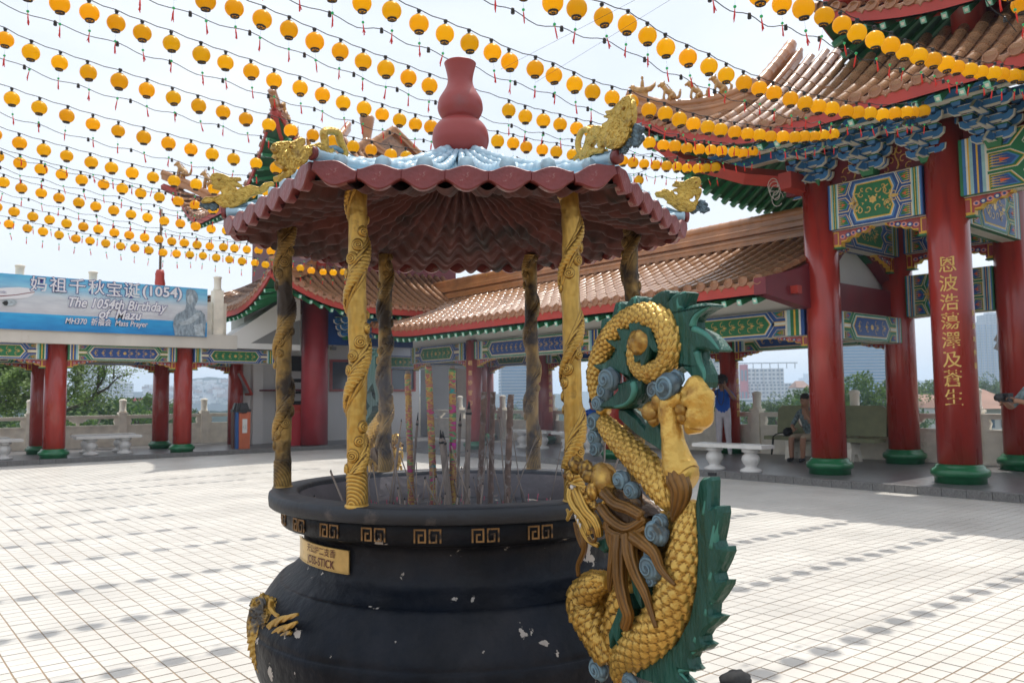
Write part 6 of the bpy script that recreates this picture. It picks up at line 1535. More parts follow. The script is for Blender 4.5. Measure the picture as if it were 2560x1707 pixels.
# ------------------------------------------------------------------ joss sticks
def zI(x, y): return 882+.3164*x, 588+.3164*y
def joss(label, top, bot, D, r, kind, group):
    a = at_d(*zI(*top), D); c = at_d(*zI(*bot), D); d = (a-c).normalized(); c = a-d*((a.z-.865)/max(.2, d.z))
    n = 60; P = [c+(a-c)*i/n for i in range(n+1)]; b = MB(); r_ = random.Random(int(top[0]))
    if kind == 'wrapped':
        b.tube(P, r, 14, 0, disp=lambda L_, an: .14*mnoise.noise(Vector((L_*70, an, top[0])))+.06*math.sin(L_*300+an))
        b.tube([a, a+d*.012], [r*.8, r*.6], 10, 1)
    elif kind == 'bark':
        b.tube(P, r, 12, 0, disp=lambda L_, an: .35*mnoise.noise(Vector((L_*35, an*1.2, top[0])))-.1)
    else:
        b.tube(P[::6], r, 10, 0); b.tube([a, a+d*.03], [r*.7, r*.2], 8, 1)
        if r > .004: b.tube([a-d*.02, a-d*.012], [r*1.2, r*1.2], 8, 1)
    mats = {'wrapped': [JW, 'stick'], 'bark': [JB, 'stick'], 'plain': ['stick', 'black']}[kind]
    o = b.build('joss_stick', mats); tag(o, label, 'joss stick', group); return o
def wrapped_mat():
    mt, t, b_ = nm('foil_wrapped_incense'); N = t.nodes.new; K = t.links.new
    co = N('ShaderNodeTexCoord'); mp_ = N('ShaderNodeMapping'); mp_.inputs['Scale'].default_value = (6, 6, 16); K(co.outputs['Object'], mp_.inputs[0])
    n = N('ShaderNodeTexNoise'); n.inputs['Scale'].default_value = 1.0; n.inputs['Detail'].default_value = 3; n.inputs['Roughness'].default_value = .8; K(mp_.outputs[0], n.inputs['Vector'])
    r_ = N('ShaderNodeValToRGB'); e = r_.color_ramp.elements; e[0].position = .34; e[0].color = (.02, .34, .34, 1); e[1].position = .72; e[1].color = (.55, .03, .45, 1)
    for p, c in ((.39, (.42, .16, .12)), (.43, (.60, .40, .10)), (.47, (.35, .18, .08)), (.50, (.45, .10, .16)), (.53, (.60, .42, .12)), (.56, (.04, .36, .16)), (.60, (.50, .08, .14))):
        q = e.new(p); q.color = c+(1,)
    K(n.outputs[0], r_.inputs[0]); K(r_.outputs[0], b_.inputs['Base Color']); b_.inputs['Roughness'].default_value = .4; b_.inputs['Metallic'].default_value = .35
    return mt
JW = wrapped_mat(); JB = mk('charred_bark_incense', (.20, .13, .10), .85, var=.4, sc=20, c2=(.42, .38, .36), thr=.55, edge=.1, sc2=30, bump=.5, bsc=50)
G1 = 'big foil-wrapped joss sticks'
joss('thick foil-wrapped joss stick, leftmost and shortest of the three coloured ones', (172, 855), (190, 1500), 3.05, .0125, 'wrapped', G1)
joss('thick foil-wrapped joss stick with magenta bands, middle and tallest of the three coloured ones', (322, 800), (352, 1500), 3.0, .0135, 'wrapped', G1)
joss('thick foil-wrapped joss stick with charred top, rightmost of the three coloured ones', (496, 820), (500, 1500), 3.0, .0135, 'wrapped', G1)
G2 = 'thick charred joss sticks'
joss('grey crumbling joss stick in front of the red gallery column', (728, 985), (705, 1500), 3.1, .012, 'bark', G2)
joss('pale crumbling joss stick with flat top right of the red gallery column', (792, 985), (780, 1500), 3.15, .012, 'bark', G2)
joss('brown crumbling joss stick split near its middle, rightmost of the thick ones', (922, 1005), (902, 1500), 3.0, .013, 'bark', G2)
joss('smooth grey joss stick with a smouldering pointed tip', (616, 1110), (606, 1500), 3.0, .010, 'plain', G2)
joss('dark blunt joss stick leaning left between two coloured ones', (415, 1320), (440, 1560), 2.95, .009, 'plain', G2)
joss('dark blunt joss stick leaning left, second of the short leaning pair', (432, 1330), (455, 1560), 2.98, .009, 'plain', G2)
joss('slim brown joss stick with pale tip beside the rightmost coloured one', (552, 1195), (540, 1500), 3.1, .006, 'plain', G2)
joss('slim grey joss stick beside the first coloured one', (243, 1190), (215, 1560), 3.1, .005, 'plain', G2)
rj = random.Random(11); jm = []
for k in range(64):
    ang = rj.uniform(0, 2*PI); rad = .52*math.sqrt(rj.random()); x, y = rad*math.cos(ang), rad*math.sin(ang)
    if y < -.42: continue
    h = rj.choice((.10, .14, .18, .22, .28, .34))*rj.uniform(.8, 1.15); tx, ty = rj.gauss(-.03, .05), rj.gauss(0, .04)
    b = MB(); r_ = rj.choice((.0022, .0028, .0036)); b.tube([(0, 0, 0), (tx*h*4, ty*h*4, h)], [r_, r_], 6, 0); b.tube([(tx*h*4, ty*h*4, h), (tx*h*4, ty*h*4, h+.008)], [r_, r_*.3], 5, 1)
    p = UM @ Vector((x, y, .862)); o = b.build('joss_stick', ['stick', 'black']); o.location = p
    jm.append((((p-EYE).dot(rt)/(p-EYE).dot(fw)), o)); o['category'] = 'joss stick'; o['group'] = 'thin joss sticks in the ash'
jm.sort(key=lambda q: q[0])
for i, (_, o) in enumerate(jm): o['label'] = 'thin burnt joss stick, %s from the left of those standing in the ash' % ordn(i+1)
b = MB()
for k in range(420):
    ang = rj.uniform(0, 2*PI); rad = .54*math.sqrt(rj.random()); h = rj.uniform(.01, .045)
    b.tube([(rad*math.cos(ang), rad*math.sin(ang), .862), (rad*math.cos(ang)+rj.gauss(0, .004), rad*math.sin(ang)+rj.gauss(0, .004), .872+h)], .0014, 4, 0 if rj.random() < .75 else 1)
o = b.build('joss_stick_stubs', [mk('pink_stick_dye', (.55, .06, .14), .7), 'stick']); o.location = UC; o.rotation_euler = (0, 0, UA); o['kind'] = 'stuff'; o['label'] = 'countless pink stubs of burnt joss sticks in the ash bed'; o['category'] = 'joss stick stubs'

# bluish smoke lingering over the ash
b = MB(); b.blob((0, .05, 1.22), (.50, .46, .40), 14, amp=.25, fq=3)
sm = b.build('incense_smoke', mk('smoke_tmp', (1, 1, 1))); fixn(sm.data); sm.location = UC; sm.rotation_euler = (0, 0, UA)
mt = bpy.data.materials.new('incense_smoke'); mt.use_nodes = True; t = mt.node_tree; t.nodes.clear()
ou = t.nodes.new('ShaderNodeOutputMaterial'); pvv = t.nodes.new('ShaderNodeVolumePrincipled'); pvv.inputs['Color'].default_value = (.72, .80, .95, 1); pvv.inputs['Density'].default_value = .16; pvv.inputs['Anisotropy'].default_value = .2
t.links.new(pvv.outputs[0], ou.inputs['Volume']); sm.data.materials.clear(); sm.data.materials.append(mt); sm['kind'] = 'stuff'; sm['label'] = 'thin bluish smoke drifting above the ash of the burner'; sm['category'] = 'smoke'
# ------------------------------------------------------------------ lantern strings
# (y of the string, [(x, z) of each lantern])
LANTERNS = [
  (3.09, [(4.03,4.128),(4.32,4.138),(4.6,4.15),(4.89,4.165),(5.17,4.182),(5.46,4.238),(5.76,4.265),(6.05,4.286),(6.31,4.295),(6.59,4.315),(6.89,4.349),(7.16,4.367),(7.46,4.411),(7.75,4.449),(8.03,4.483),(8.31,4.529),(8.64,4.587),(8.92,4.636),(9.25,4.705),(9.5,4.757),(9.83,4.829),(10.07,4.877)]),
  (4.15, [(2.77,4.26),(3.04,4.242),(3.31,4.226),(3.59,4.211),(3.86,4.197),(4.11,4.232),(4.4,4.254),(4.67,4.275),(4.91,4.25),(5.14,4.214),(5.43,4.208),(5.73,4.211),(5.98,4.196),(6.26,4.194),(6.5,4.201),(6.74,4.211),(7.04,4.226),(7.31,4.247),(7.57,4.273),(7.84,4.313),(8.13,4.347),(8.4,4.397),(8.68,4.449),(8.99,4.503),(9.28,4.582),(9.55,4.649),(9.8,4.714),(10.06,4.785)]),
  (5.20, [(1.88,4.375),(2.13,4.356),(2.38,4.338),(2.63,4.32),(2.88,4.304),(3.14,4.324),(3.39,4.295),(3.64,4.283),(3.89,4.276),(4.13,4.263),(4.33,4.236),(4.62,4.247),(4.85,4.247),(5.11,4.228),(5.34,4.209),(5.62,4.221),(5.88,4.238),(6.15,4.218),(6.41,4.241),(6.64,4.227),(6.88,4.231),(7.13,4.25),(7.36,4.268),(7.62,4.294),(7.88,4.327),(8.12,4.363),(8.36,4.397),(8.62,4.443),(8.89,4.494),(9.12,4.553),(9.36,4.601),(9.58,4.662),(9.84,4.729)]),
  (6.22, [(1.11,4.565),(1.35,4.542),(1.58,4.518),(1.82,4.494),(2.06,4.469),(2.29,4.481),(2.52,4.457),(2.75,4.433),(2.99,4.401),(3.23,4.38),(3.46,4.351),(3.69,4.339),(3.94,4.323),(4.18,4.308),(4.42,4.302),(4.66,4.295),(4.9,4.288),(5.15,4.282),(5.39,4.275),(5.63,4.28),(5.88,4.292),(6.13,4.298),(6.36,4.314),(6.61,4.33),(6.86,4.346),(7.1,4.362),(7.35,4.378),(7.62,4.403),(7.84,4.433),(8.08,4.452),(8.33,4.487),(8.59,4.531),(8.82,4.562),(9.08,4.597),(9.3,4.628),(9.53,4.692)]),
  (7.28, [(0.3,4.761),(0.53,4.717),(0.76,4.676),(1.0,4.638),(1.23,4.602),(1.45,4.591),(1.66,4.567),(1.87,4.539),(2.12,4.519),(2.38,4.485),(2.6,4.466),(2.85,4.449),(3.08,4.42),(3.35,4.412),(3.59,4.398),(3.82,4.371),(4.06,4.362),(4.28,4.349),(4.5,4.338),(4.7,4.332),(4.9,4.343),(5.14,4.351),(5.38,4.358),(5.62,4.365),(5.85,4.373),(6.09,4.393),(6.31,4.394),(6.56,4.404),(6.81,4.429),(7.08,4.436),(7.32,4.461),(7.56,4.487),(7.8,4.513),(8.04,4.538),(8.25,4.551),(8.49,4.577),(8.73,4.601),(8.97,4.631),(9.21,4.663),(9.44,4.683),(9.71,4.725),(9.92,4.77),(10.15,4.824)]),
  (8.50, [(-0.05,4.864),(0.21,4.808),(0.48,4.757),(0.74,4.711),(1.0,4.669),(1.21,4.607),(1.45,4.573),(1.7,4.541),(1.98,4.522),(2.24,4.496),(2.5,4.473),(2.76,4.45),(3.02,4.441),(3.27,4.416),(3.54,4.412),(3.8,4.403),(4.07,4.402),(4.33,4.384),(4.59,4.367),(4.84,4.376),(5.12,4.368),(5.35,4.39),(5.61,4.394),(5.87,4.4),(6.13,4.408),(6.39,4.418),(6.65,4.431),(6.91,4.447),(7.17,4.464),(7.43,4.485),(7.69,4.509),(7.95,4.536),(8.22,4.566),(8.48,4.6),(8.74,4.637),(9.0,4.679),(9.26,4.725),(9.52,4.776),(9.78,4.832)]),
  (9.60, [(0.17,4.731),(0.43,4.663),(0.69,4.6),(0.95,4.544),(1.21,4.494),(1.46,4.453),(1.72,4.42),(1.98,4.387),(2.24,4.368),(2.51,4.347),(2.78,4.329),(3.04,4.31),(3.29,4.298),(3.55,4.286),(3.83,4.282),(4.1,4.274),(4.36,4.279),(4.62,4.288),(4.88,4.3),(5.14,4.314),(5.4,4.331),(5.66,4.351),(5.92,4.372),(6.18,4.396),(6.44,4.422),(6.7,4.449),(6.96,4.478),(7.23,4.508),(7.49,4.539),(7.75,4.571),(8.01,4.603),(8.27,4.636),(8.53,4.669)]),
  (10.70, [(0.44,4.593),(0.69,4.521),(0.94,4.456),(1.19,4.399),(1.44,4.349),(1.69,4.315),(1.93,4.287),(2.2,4.259),(2.43,4.232),(2.67,4.209),(2.92,4.196),(3.18,4.192),(3.46,4.192),(3.7,4.172),(3.95,4.178),(4.2,4.188),(4.45,4.201),(4.7,4.218),(4.95,4.238),(5.2,4.26),(5.45,4.285),(5.7,4.313),(5.95,4.342),(6.2,4.373),(6.45,4.405),(6.7,4.439),(6.95,4.473),(7.2,4.508),(7.45,4.543),(7.7,4.578),(7.95,4.612),(8.2,4.646),(8.45,4.679)]),
  (11.87, [(0.62,4.62),(0.87,4.564),(1.11,4.511),(1.36,4.463),(1.61,4.419),(1.85,4.381),(2.09,4.351),(2.33,4.32),(2.6,4.302),(2.84,4.283),(3.08,4.256),(3.33,4.236),(3.59,4.219),(3.83,4.199),(4.09,4.178),(4.34,4.175),(4.58,4.174),(4.83,4.177),(5.07,4.183),(5.32,4.192),(5.56,4.204),(5.81,4.219),(6.05,4.237),(6.3,4.257),(6.54,4.28),(6.79,4.306),(7.03,4.334),(7.28,4.365),(7.52,4.398),(7.77,4.434),(8.01,4.472),(8.26,4.512),(8.5,4.554)]),
  (13.15, [(0.62,4.642),(0.86,4.586),(1.1,4.534),(1.35,4.486),(1.59,4.442),(1.81,4.393),(2.06,4.36),(2.29,4.325),(2.55,4.291),(2.78,4.267),(3.03,4.245),(3.28,4.22),(3.52,4.202),(3.77,4.183),(4.02,4.174),(4.26,4.159),(4.51,4.149),(4.76,4.152),(5.0,4.15),(5.24,4.151),(5.49,4.156),(5.73,4.163),(5.97,4.173),(6.21,4.186),(6.46,4.203),(6.7,4.223),(6.94,4.246),(7.18,4.272),(7.42,4.302),(7.67,4.336),(7.91,4.374),(8.15,4.415),(8.39,4.461)]),
  (14.20, [(0.96,4.438),(1.19,4.385),(1.42,4.337),(1.64,4.295),(1.87,4.258),(2.12,4.215),(2.35,4.197),(2.59,4.17),(2.83,4.148),(3.05,4.135),(3.29,4.107),(3.52,4.095),(3.76,4.087),(3.99,4.081),(4.2,4.069),(4.41,4.067),(4.63,4.061),(4.85,4.063),(5.09,4.071),(5.29,4.074),(5.52,4.079),(5.74,4.086),(5.97,4.096),(6.2,4.107),(6.43,4.121),(6.65,4.138),(6.88,4.158),(7.11,4.18),(7.33,4.206),(7.56,4.236),(7.79,4.27),(8.02,4.308),(8.24,4.351),(8.47,4.399)]),
  (15.30, [(0.98,4.42),(1.22,4.371),(1.47,4.33),(1.71,4.296),(1.95,4.268),(2.21,4.232),(2.44,4.206),(2.68,4.177),(2.94,4.147),(3.16,4.133),(3.41,4.119),(3.65,4.096),(3.89,4.088),(4.13,4.075),(4.38,4.061),(4.62,4.067),(4.86,4.073),(5.1,4.078),(5.35,4.068),(5.6,4.059),(5.85,4.049),(6.11,4.041),(6.33,4.029),(6.58,4.044),(6.82,4.037),(7.07,4.03),(7.31,3.999),(7.58,3.996),(7.81,4.008),(8.05,4.043),(8.29,4.088),(8.53,4.146)]),
  (2.05, [(6.32,4.360),(6.58,4.320),(6.84,4.300)]),
]
LR = .0775
gm = MB(); NR = 14; pr = []
for i in range(NR+1):
    th = .12*PI+(.76*PI)*i/NR; pr.append((LR*math.sin(th)**.92, LR*.94*math.cos(th)))
gm.lathe(pr[::-1], 22, cap=True); GLOBE = gm.mesh('globe', ['lantern'])
cm_ = MB(); zt_ = pr[0][1]
cm_.lathe([(.032, zt_-.006), (.034, zt_), (.030, zt_+.006), (.014, zt_+.010), (.012, zt_+.03), (.017, zt_+.034), (.017, zt_+.05), (.008, zt_+.052)], 12); CAP = cm_.mesh('cap', ['black'])
rm = MB(); zb_ = -zt_
rm.lathe([(.036, zb_+.010), (.038, zb_+.004), (.036, zb_-.010), (.031, zb_-.011), (.031, zb_-.004)], 16, cap=False)
for k in range(6):
    a = k*PI/3; rm.box((.018*math.cos(a), .018*math.sin(a), zb_-.008), (.026, .005, .003), 0, Matrix.Rotation(a, 3, 'Z'))
rm.lathe([(.010, zb_-.010), (.010, zb_-.005)], 8); RING = rm.mesh('base_ring', ['black'])
def tassel_mesh(seed):
    b = MB(); r_ = random.Random(seed); sx, sy = r_.gauss(0, .012), r_.gauss(0, .012)
    b.tube([(0, 0, zb_), (sx*.3, sy*.3, -.155)], .0006, 3, 3)
    b.blob((sx*.3, sy*.3, -.163), .0115, 6, 0, amp=0)
    b.tube([(sx*.3, sy*.3, -.170), (sx*.4, sy*.4, -.186)], .0035, 6, 2)
    for k in range(7):
        e = (sx+r_.gauss(0, .005), sy+r_.gauss(0, .005), -.262+r_.uniform(-.015, .015))
        b.tube([(sx*.4, sy*.4, -.184), (sx*.7+r_.gauss(0, .002), sy*.7, -.22), e], [.0042, .0050, .0028], 4, 1)
    return b.mesh('tassel', ['bead', 'tassel', 'goldp', 'wire'])
TAS = [tassel_mesh(s) for s in range(6)]
rl = random.Random(21)
order = sorted(range(len(LANTERNS)), key=lambda i: LANTERNS[i][0])
for ri, idx in enumerate(order):
    y, Ls = LANTERNS[idx]; n = len(Ls)
    near = ri < 9
    for j, (x, z) in enumerate(Ls):
        fr_r = n-j
        pc = Vector((x, y, z))-EYE; px_ = (1280+FPX*pc.dot(rt)/pc.dot(fw))*.91875; py_ = (853.5-FPX*pc.dot(up)/pc.dot(fw))*.91875
        if px_ < -25 or py_ < -110 or px_ > 2400: continue          # outside the photograph
        if 560 < px_ < 1560 and 395 < py_ < 640-abs(px_-1060)*.17 and py_ > 380+max(0, abs(px_-1067)-350)*.95 and py_ < 590+(max(0, 300-abs(px_-1060)))*.1: continue   # hidden by the canopy
        if 1000 < px_ < 1130 and 140 < py_ < 330: continue
        lab = 'yellow lantern with red tassel, %s from right on the %s string from camera' % (ordn(fr_r), ordn(ri+1))
        o = thing('lantern', lab, 'lantern', (x, y+rl.gauss(0, .006), z), rl.uniform(0, 6), 'yellow lanterns strung across the courtyard')
        o.rotation_euler = (rl.gauss(0, .06), rl.gauss(0, .06), rl.uniform(0, 6)); k_ = rl.gauss(1, .025); o.scale = (k_, k_, k_*rl.uniform(.96, 1.03))
        for nm_, me in (('globe', GLOBE), ('cap', CAP), ('base_ring', RING), ('tassel', TAS[rl.randrange(6)])): put(nm_, me, o)
    # supporting cable, sagging a little between the caps
    P = []
    for j, (x, z) in enumerate(Ls):
        P.append((x, y, z+.12))
        if j < n-1: x2, z2_ = Ls[j+1]; P.append(((x+x2)/2, y, (z+z2_)/2+.12-.012))
    x0, z0 = Ls[0]; x1, z1 = Ls[-1]
    P = [(x0-4, y, z0+1.0)]+P+[(max(x1+.6, 10.3 if ri > 1 else x1+1.2), y, z1+.40)]
    b = MB(); b.tube(P, .0042, 5)
    tag(b.build('lantern_cable', 'wire'), 'black cable carrying the %s string of lanterns counted from the camera' % ordn(ri+1), 'cable', 'lantern cables')
    # slack lower cable with empty bulb sockets
    if ri < 11:
        P = []; off = -.115+rl.uniform(-.03, .03); k = 0; socks = []
        x = x0-1
        zs = lambda xx: next((Ls[i][1]+(Ls[i+1][1]-Ls[i][1])*(xx-Ls[i][0])/(Ls[i+1][0]-Ls[i][0]) for i in range(n-1) if Ls[i][0] <= xx <= Ls[i+1][0]), z0 if xx < x0 else z1)
        while x < x1+.3:
            P.append((x, y+.10, zs(x)+off)); socks.append(P[-1]); P.append((x+.23, y+.10, zs(x+.23)+off-.035)); x += .46+rl.uniform(-.03, .03)
        c = MB(); c.tube(smooth_path(P, 3), .0036, 5); lo = c.build('bulb_cable', 'wire')
        tag(lo, 'slack black cable with empty bulb sockets below the %s lantern string from the camera' % ordn(ri+1), 'cable', 'bulb socket cables')
        if ri == 1 or True:
            sm_ = MB(); sm_.lathe([(.010, .010), (.013, 0), (.015, -.03), (.012, -.034)], 8)
            SK = sm_.mesh('socket', ['black']) if ri == 0 else SK
            for p in socks: put('socket', SK, lo, p)
# thin guy wires
b = MB(); b.tube([at_d(1230, 190, 6), at_d(1540, 0, 5)], .0012, 4); tag(b.build('guy_wire', 'wire'), 'hair-thin wire crossing the sky above the canopy, upper one', 'wire')
b = MB(); b.tube([at_d(1150, 160, 6), at_d(1460, 0, 5)], .0012, 4); tag(b.build('guy_wire', 'wire'), 'hair-thin wire crossing the sky above the canopy, lower one', 'wire')

# ------------------------------------------------------------------ city beyond the terrace
GZ = -46.0
def tower(name, label, xl, xr, ytop, D, floors, cols, wall, win='cityglass', depth=.5, yb=None, bands=False, ang=0.0, roofc=None, group=None, wfrac=.6, crown=True):
    D *= 1.6; a = at_d(xl, ytop, D); c = at_d(xr, ytop, D); w_ = (c-a).length; top = (a.z+c.z)/2; h = top-GZ
    ctr = (a+c)/2; ex = (c-a); ex.z = 0; rz_ = math.atan2(ex.y, ex.x)+ang
    root = thing(name, label, 'building', (ctr.x, ctr.y, GZ), rz_, group); dp = w_*depth
    b = MB(); b.box((0, dp/2, h/2), (w_, dp, h)); b.build('wall', wall, root)
    b = MB(); fh = h/floors; cw = w_/cols
    for i in range(floors):
        z = (i+.5)*fh
        if top-GZ-z > (top-CAM_H)+h*0+70 and z < 20: continue
        if bands: b.box((0, -.15, z), (w_*.98, .5, fh*wfrac)); b.box((w_/2, dp/2, z), (.5, dp*.96, fh*wfrac)); b.box((-w_/2, dp/2, z), (.5, dp*.96, fh*wfrac))
        else:
            for k in range(cols):
                b.box((-w_/2+(k+.5)*cw, .1, z), (cw*wfrac, .6, fh*.5))
            for k in range(max(2, int(cols*depth))):
                cw2 = dp/max(2, int(cols*depth))
                for s in (-1, 1): b.box((s*(w_/2-.1), (k+.5)*cw2, z), (.6, cw2*wfrac, fh*.5))
    b.build('windows', win, root, kind='stuff')
    if not bands:
        b = MB()
        for k in range(0, cols+1, 2): b.box((-w_/2+k*cw, -.5, h/2), (cw*.18, 1.0, h))
        b.build('pilasters', wall, root, kind='stuff')
    if crown:
        b = MB(); b.box((-w_*.12, dp*.5, h+fh*.5), (w_*.4, dp*.5, fh)); b.box((w_*.25, dp*.4, h+fh*.35), (w_*.15, dp*.3, fh*.7)); b.build('roof_plant', roofc or wall, root)
    return root
M['cityglass'] = mk('city_glass', (.07, .11, .15), .3, var=.3, sc=.05)
M['cityglass2'] = mk('blue_curtain_glass', (.08, .19, .33), .25, var=.2, sc=.03)
M['cw1'] = mk('pale_facade', (.50, .50, .50), .8, var=.06, sc=.05); M['cw2'] = mk('cream_facade', (.48, .45, .38), .8, var=.06, sc=.05); M['cw3'] = mk('grey_facade', (.28, .30, .33), .8, var=.1, sc=.05)
M['cw4'] = mk('tan_facade', (.33, .27, .21), .8, var=.1, sc=.05); M['cred'] = mk('city_red', (.42, .05, .05), .7, var=.1, sc=.1)
tower('apartment_tower', 'tall pale blue apartment tower behind the tree, left of centre of the left walkway', 174, 232, 843, 520, 34, 8, 'cw1')
tower('apartment_tower', 'shorter wide pale apartment tower right of the tall blue one', 244, 295, 880, 560, 22, 10, 'cw1')
tower('apartment_block', 'brownish apartment block behind the tree at the far left', -30, 85, 800, 330, 24, 8, 'cw4')
tower('glass_tower', 'blue glass office slab seen between the inner burner pillars', 1150, 1232, 790, 330, 40, 9, 'cw1', 'cityglass2', bands=True, wfrac=.72, ang=.15)
tower('office_slab', 'pale office block beside the dragon crest left of the standing person', 1606, 1632, 826, 420, 26, 4, 'cw2')
tower('apartment_tower', 'cream apartment tower directly behind the standing person', 1630, 1664, 822, 400, 28, 5, 'cw2')
r1 = tower('hospital_block', 'large white stepped apartment complex seen between the standing person and the tall column', 1705, 1845, 880, 430, 18, 16, 'cw1', crown=False)
tower('apartment_block', 'long lower white block with balcony bands in front of the stepped complex', 1690, 1850, 915, 400, 14, 20, 'cw1', bands=True, wfrac=.42, crown=False)
r2 = tower('red_service_tower', 'slim dark red service tower on the left end of the white stepped complex', 1700, 1716, 837, 425, 4, 2, 'cred', crown=False)
r3 = tower('apartment_block', 'white upper block with roof pergola behind the long lower block', 1716, 1800, 846, 440, 20, 9, 'cw1', crown=False)
b = MB(); hh = at_d(1760, 842, 704).z-GZ
for k in range(9): b.box((-32+k*7.4, 3, hh+.8), (.6, .6, 5))
b.box((-2, 3, hh+3.3), (62, 4, .8)); b.build('pergola', 'cw3', r3)
tower('glass_tower', 'broad blue glass office tower between the tall column and the rear column', 1928, 2046, 760, 330, 44, 12, 'cw1', 'cityglass2', bands=True, wfrac=.74)
tower('skyscraper', 'grey blue skyscraper with stepped crown right of the inscription column', 2236, 2292, 745, 480, 44, 8, 'cw3', 'cityglass2')
tower('skyscraper', 'taller slate skyscraper behind the stepped one, right edge', 2262, 2330, 722, 560, 50, 8, 'cw3', 'cityglass')
tower('skyscraper', 'white balconied skyscraper behind the lamp post', 2300, 2322, 730, 430, 46, 3, 'cw1')
for i, (xl, xr, yt, D) in enumerate(((1836, 1848, 868, 1500), (1846, 1856, 858, 1550), (1851, 1864, 874, 1480))):
    tower('distant_tower', ['faint distant tower left of three beyond the white complex', 'faint distant tower, tallest of three beyond the white complex', 'faint distant tower right of three beyond the white complex'][i], xl, xr, yt, D, 24, 4, 'cw3', crown=False)
# red and white low building on the left
a = at_d(243, 912, 240); rwb = thing('low_office_block', 'white low block with bold red frame seen behind the left balustrade', 'building', (a.x, a.y, 0), HEAD-PI/2)
k_ = 240/1837
def rb(x0, y0, x1, y1, m, n, d0=0):
    b = MB(); u0 = (x0-243)*k_; u1 = (x1-243)*k_; z1 = (924-y0)*k_+1.3; z0 = (924-y1)*k_+1.3
    b.box(((u0+u1)/2, 4-d0, (z0+z1)/2), (u1-u0, 8, z1-z0)); b.build(n, m, rwb)
rb(262, 920, 341, 1010, 'cw1', 'wall'); rb(278, 914, 310, 924, 'cred', 'roof_band', .2); rb(325, 914, 346, 922, 'cred', 'roof_band', .3); rb(336, 922, 346, 960, 'cred', 'frame', .35); rb(283, 938, 372, 941, 'cred', 'floor_band', .4); rb(346, 917, 372, 955, 'cw1', 'wing', -.1)
for q in range(4):
    rb(330, 926+q*12, 334, 932+q*12, 'cityglass', 'window', .45); rb(355, 926+q*12, 358, 932+q*12, 'cityglass', 'window', .3); rb(300, 926+q*12, 316, 932+q*12, 'cityglass', 'window', .3)
# house roofs right
def house(label, xl, xr, ye, yr, D, wallc='cw1'):
    a = at_d(xl, ye, D); c = at_d(xr, ye, D); r_ = at_d((xl+xr)/2, yr, D); root = thing('house', label, 'house', ((a.x+c.x)/2, (a.y+c.y)/2, 0), math.atan2(c.y-a.y, c.x-a.x)); w_ = (c-a).length; ze = (a.z+c.z)/2; zr = r_.z
    b = MB(); b.box((0, 5, ze/2-8), (w_*.94, 9, ze+16)); b.build('wall', wallc, root)
    b = MB(); e = w_/2
    b.add([(-e, -1, ze), (e, -1, ze), (e, 11, ze), (-e, 11, ze), (-e*.55, 5, zr), (e*.55, 5, zr)], [(0, 1, 5, 4), (1, 2, 5), (2, 3, 4, 5), (3, 0, 4), (3, 2, 1, 0)]); b.build('roof', M['cityroof'], root)
    for k in range(5):
        q = MB(); q.box((-e*.7+k*e*.35, .42, ze-1.6), (w_*.05, .2, 1.1)); q.build('window', 'cityglass', root)
        q = MB(); q.box((-e*.7+k*e*.35, .42, ze-4.4), (w_*.05, .2, 1.3)); q.build('window', 'cityglass', root)
M['cityroof'] = mk('faded_clay_roof', (.27, .16, .12), .9, var=.2, sc=.4, bump=.5, bsc=3)
house('white house with faded clay hip roof beyond the right balustrade', 2218, 2350, 938, 893, 90)
house('clay roofed house glimpsed between the rear column and the inscription column', 2128, 2200, 936, 905, 110)
house('small orange roofed house far off beside the white complex', 1828, 1862, 890, 874, 380)
house('grey roofed low house beneath the broad glass tower', 1895, 1990, 955, 940, 120)
# wooded, built-up hills
def hill(name, D, pts, mt, depth=300):
    b = MB(); P = [at_d(x, y, D) for x, y in pts]; n = len(P)
    b.add([p for p in P]+[Vector((p.x, p.y, GZ)) for p in P]+[Vector((p.x, p.y, 0))+F0*depth+Vector((0, 0, GZ)) for p in P], [(i, i+1, n+i+1, n+i) for i in range(n-1)]+[(i+1, i, 2*n+i, 2*n+i+1) for i in range(n-1)])
    return struct(b.build(name, mt))
def ridge_line(ctrl, n=140, sd=1, amp=2.0):
    out = []; r_ = random.Random(sd)
    for i in range(n+1):
        x = ctrl[0][0]+(ctrl[-1][0]-ctrl[0][0])*i/n
        for (x0, y0), (x1, y1) in zip(ctrl, ctrl[1:]):
            if x0 <= x <= x1: y = y0+(y1-y0)*(x-x0)/(x1-x0); break
        out.append((x, y+amp*mnoise.noise(Vector((x*.06, sd, 0)))+amp*.7*mnoise.noise(Vector((x*.3, sd, 0)))))
    return out
hm = mk('hazy_woodland', (.045, .075, .04), .95, var=.4, sc=.03)
hill('wooded_hill', 1300, ridge_line([(-200, 905), (250, 905), (330, 898), (400, 888), (440, 870), (480, 866), (520, 868), (560, 880), (700, 900), (1300, 905)], sd=2), hm)
hill('far_hills', 2200, ridge_line([(1300, 900), (1700, 893), (1850, 885), (2000, 893), (2110, 872), (2150, 880), (2400, 888)], sd=5), hm)
hill('near_woods', 420, ridge_line([(-200, 950), (300, 945), (1100, 935), (1700, 948), (2100, 930), (2400, 950)], sd=7, amp=5), hm)
b = MB(); r_ = random.Random(8)
for k in range(260):
    x = r_.uniform(330, 540); y = r_.uniform(885, 925) if x < 430 else r_.uniform(873, 925); p = at_d(x, y, 1290-r_.uniform(0, 60)*(y-870)/50); s_ = r_.uniform(4, 11)
    b.box(p, (s_, s_, s_*.6), 0 if r_.random() < .7 else 1)
o = b.build('hillside_houses', ['cw1', 'cityroof']); o['kind'] = 'stuff'; o['label'] = 'tiny pale houses scattered over the hazy hillside'; o['category'] = 'houses'

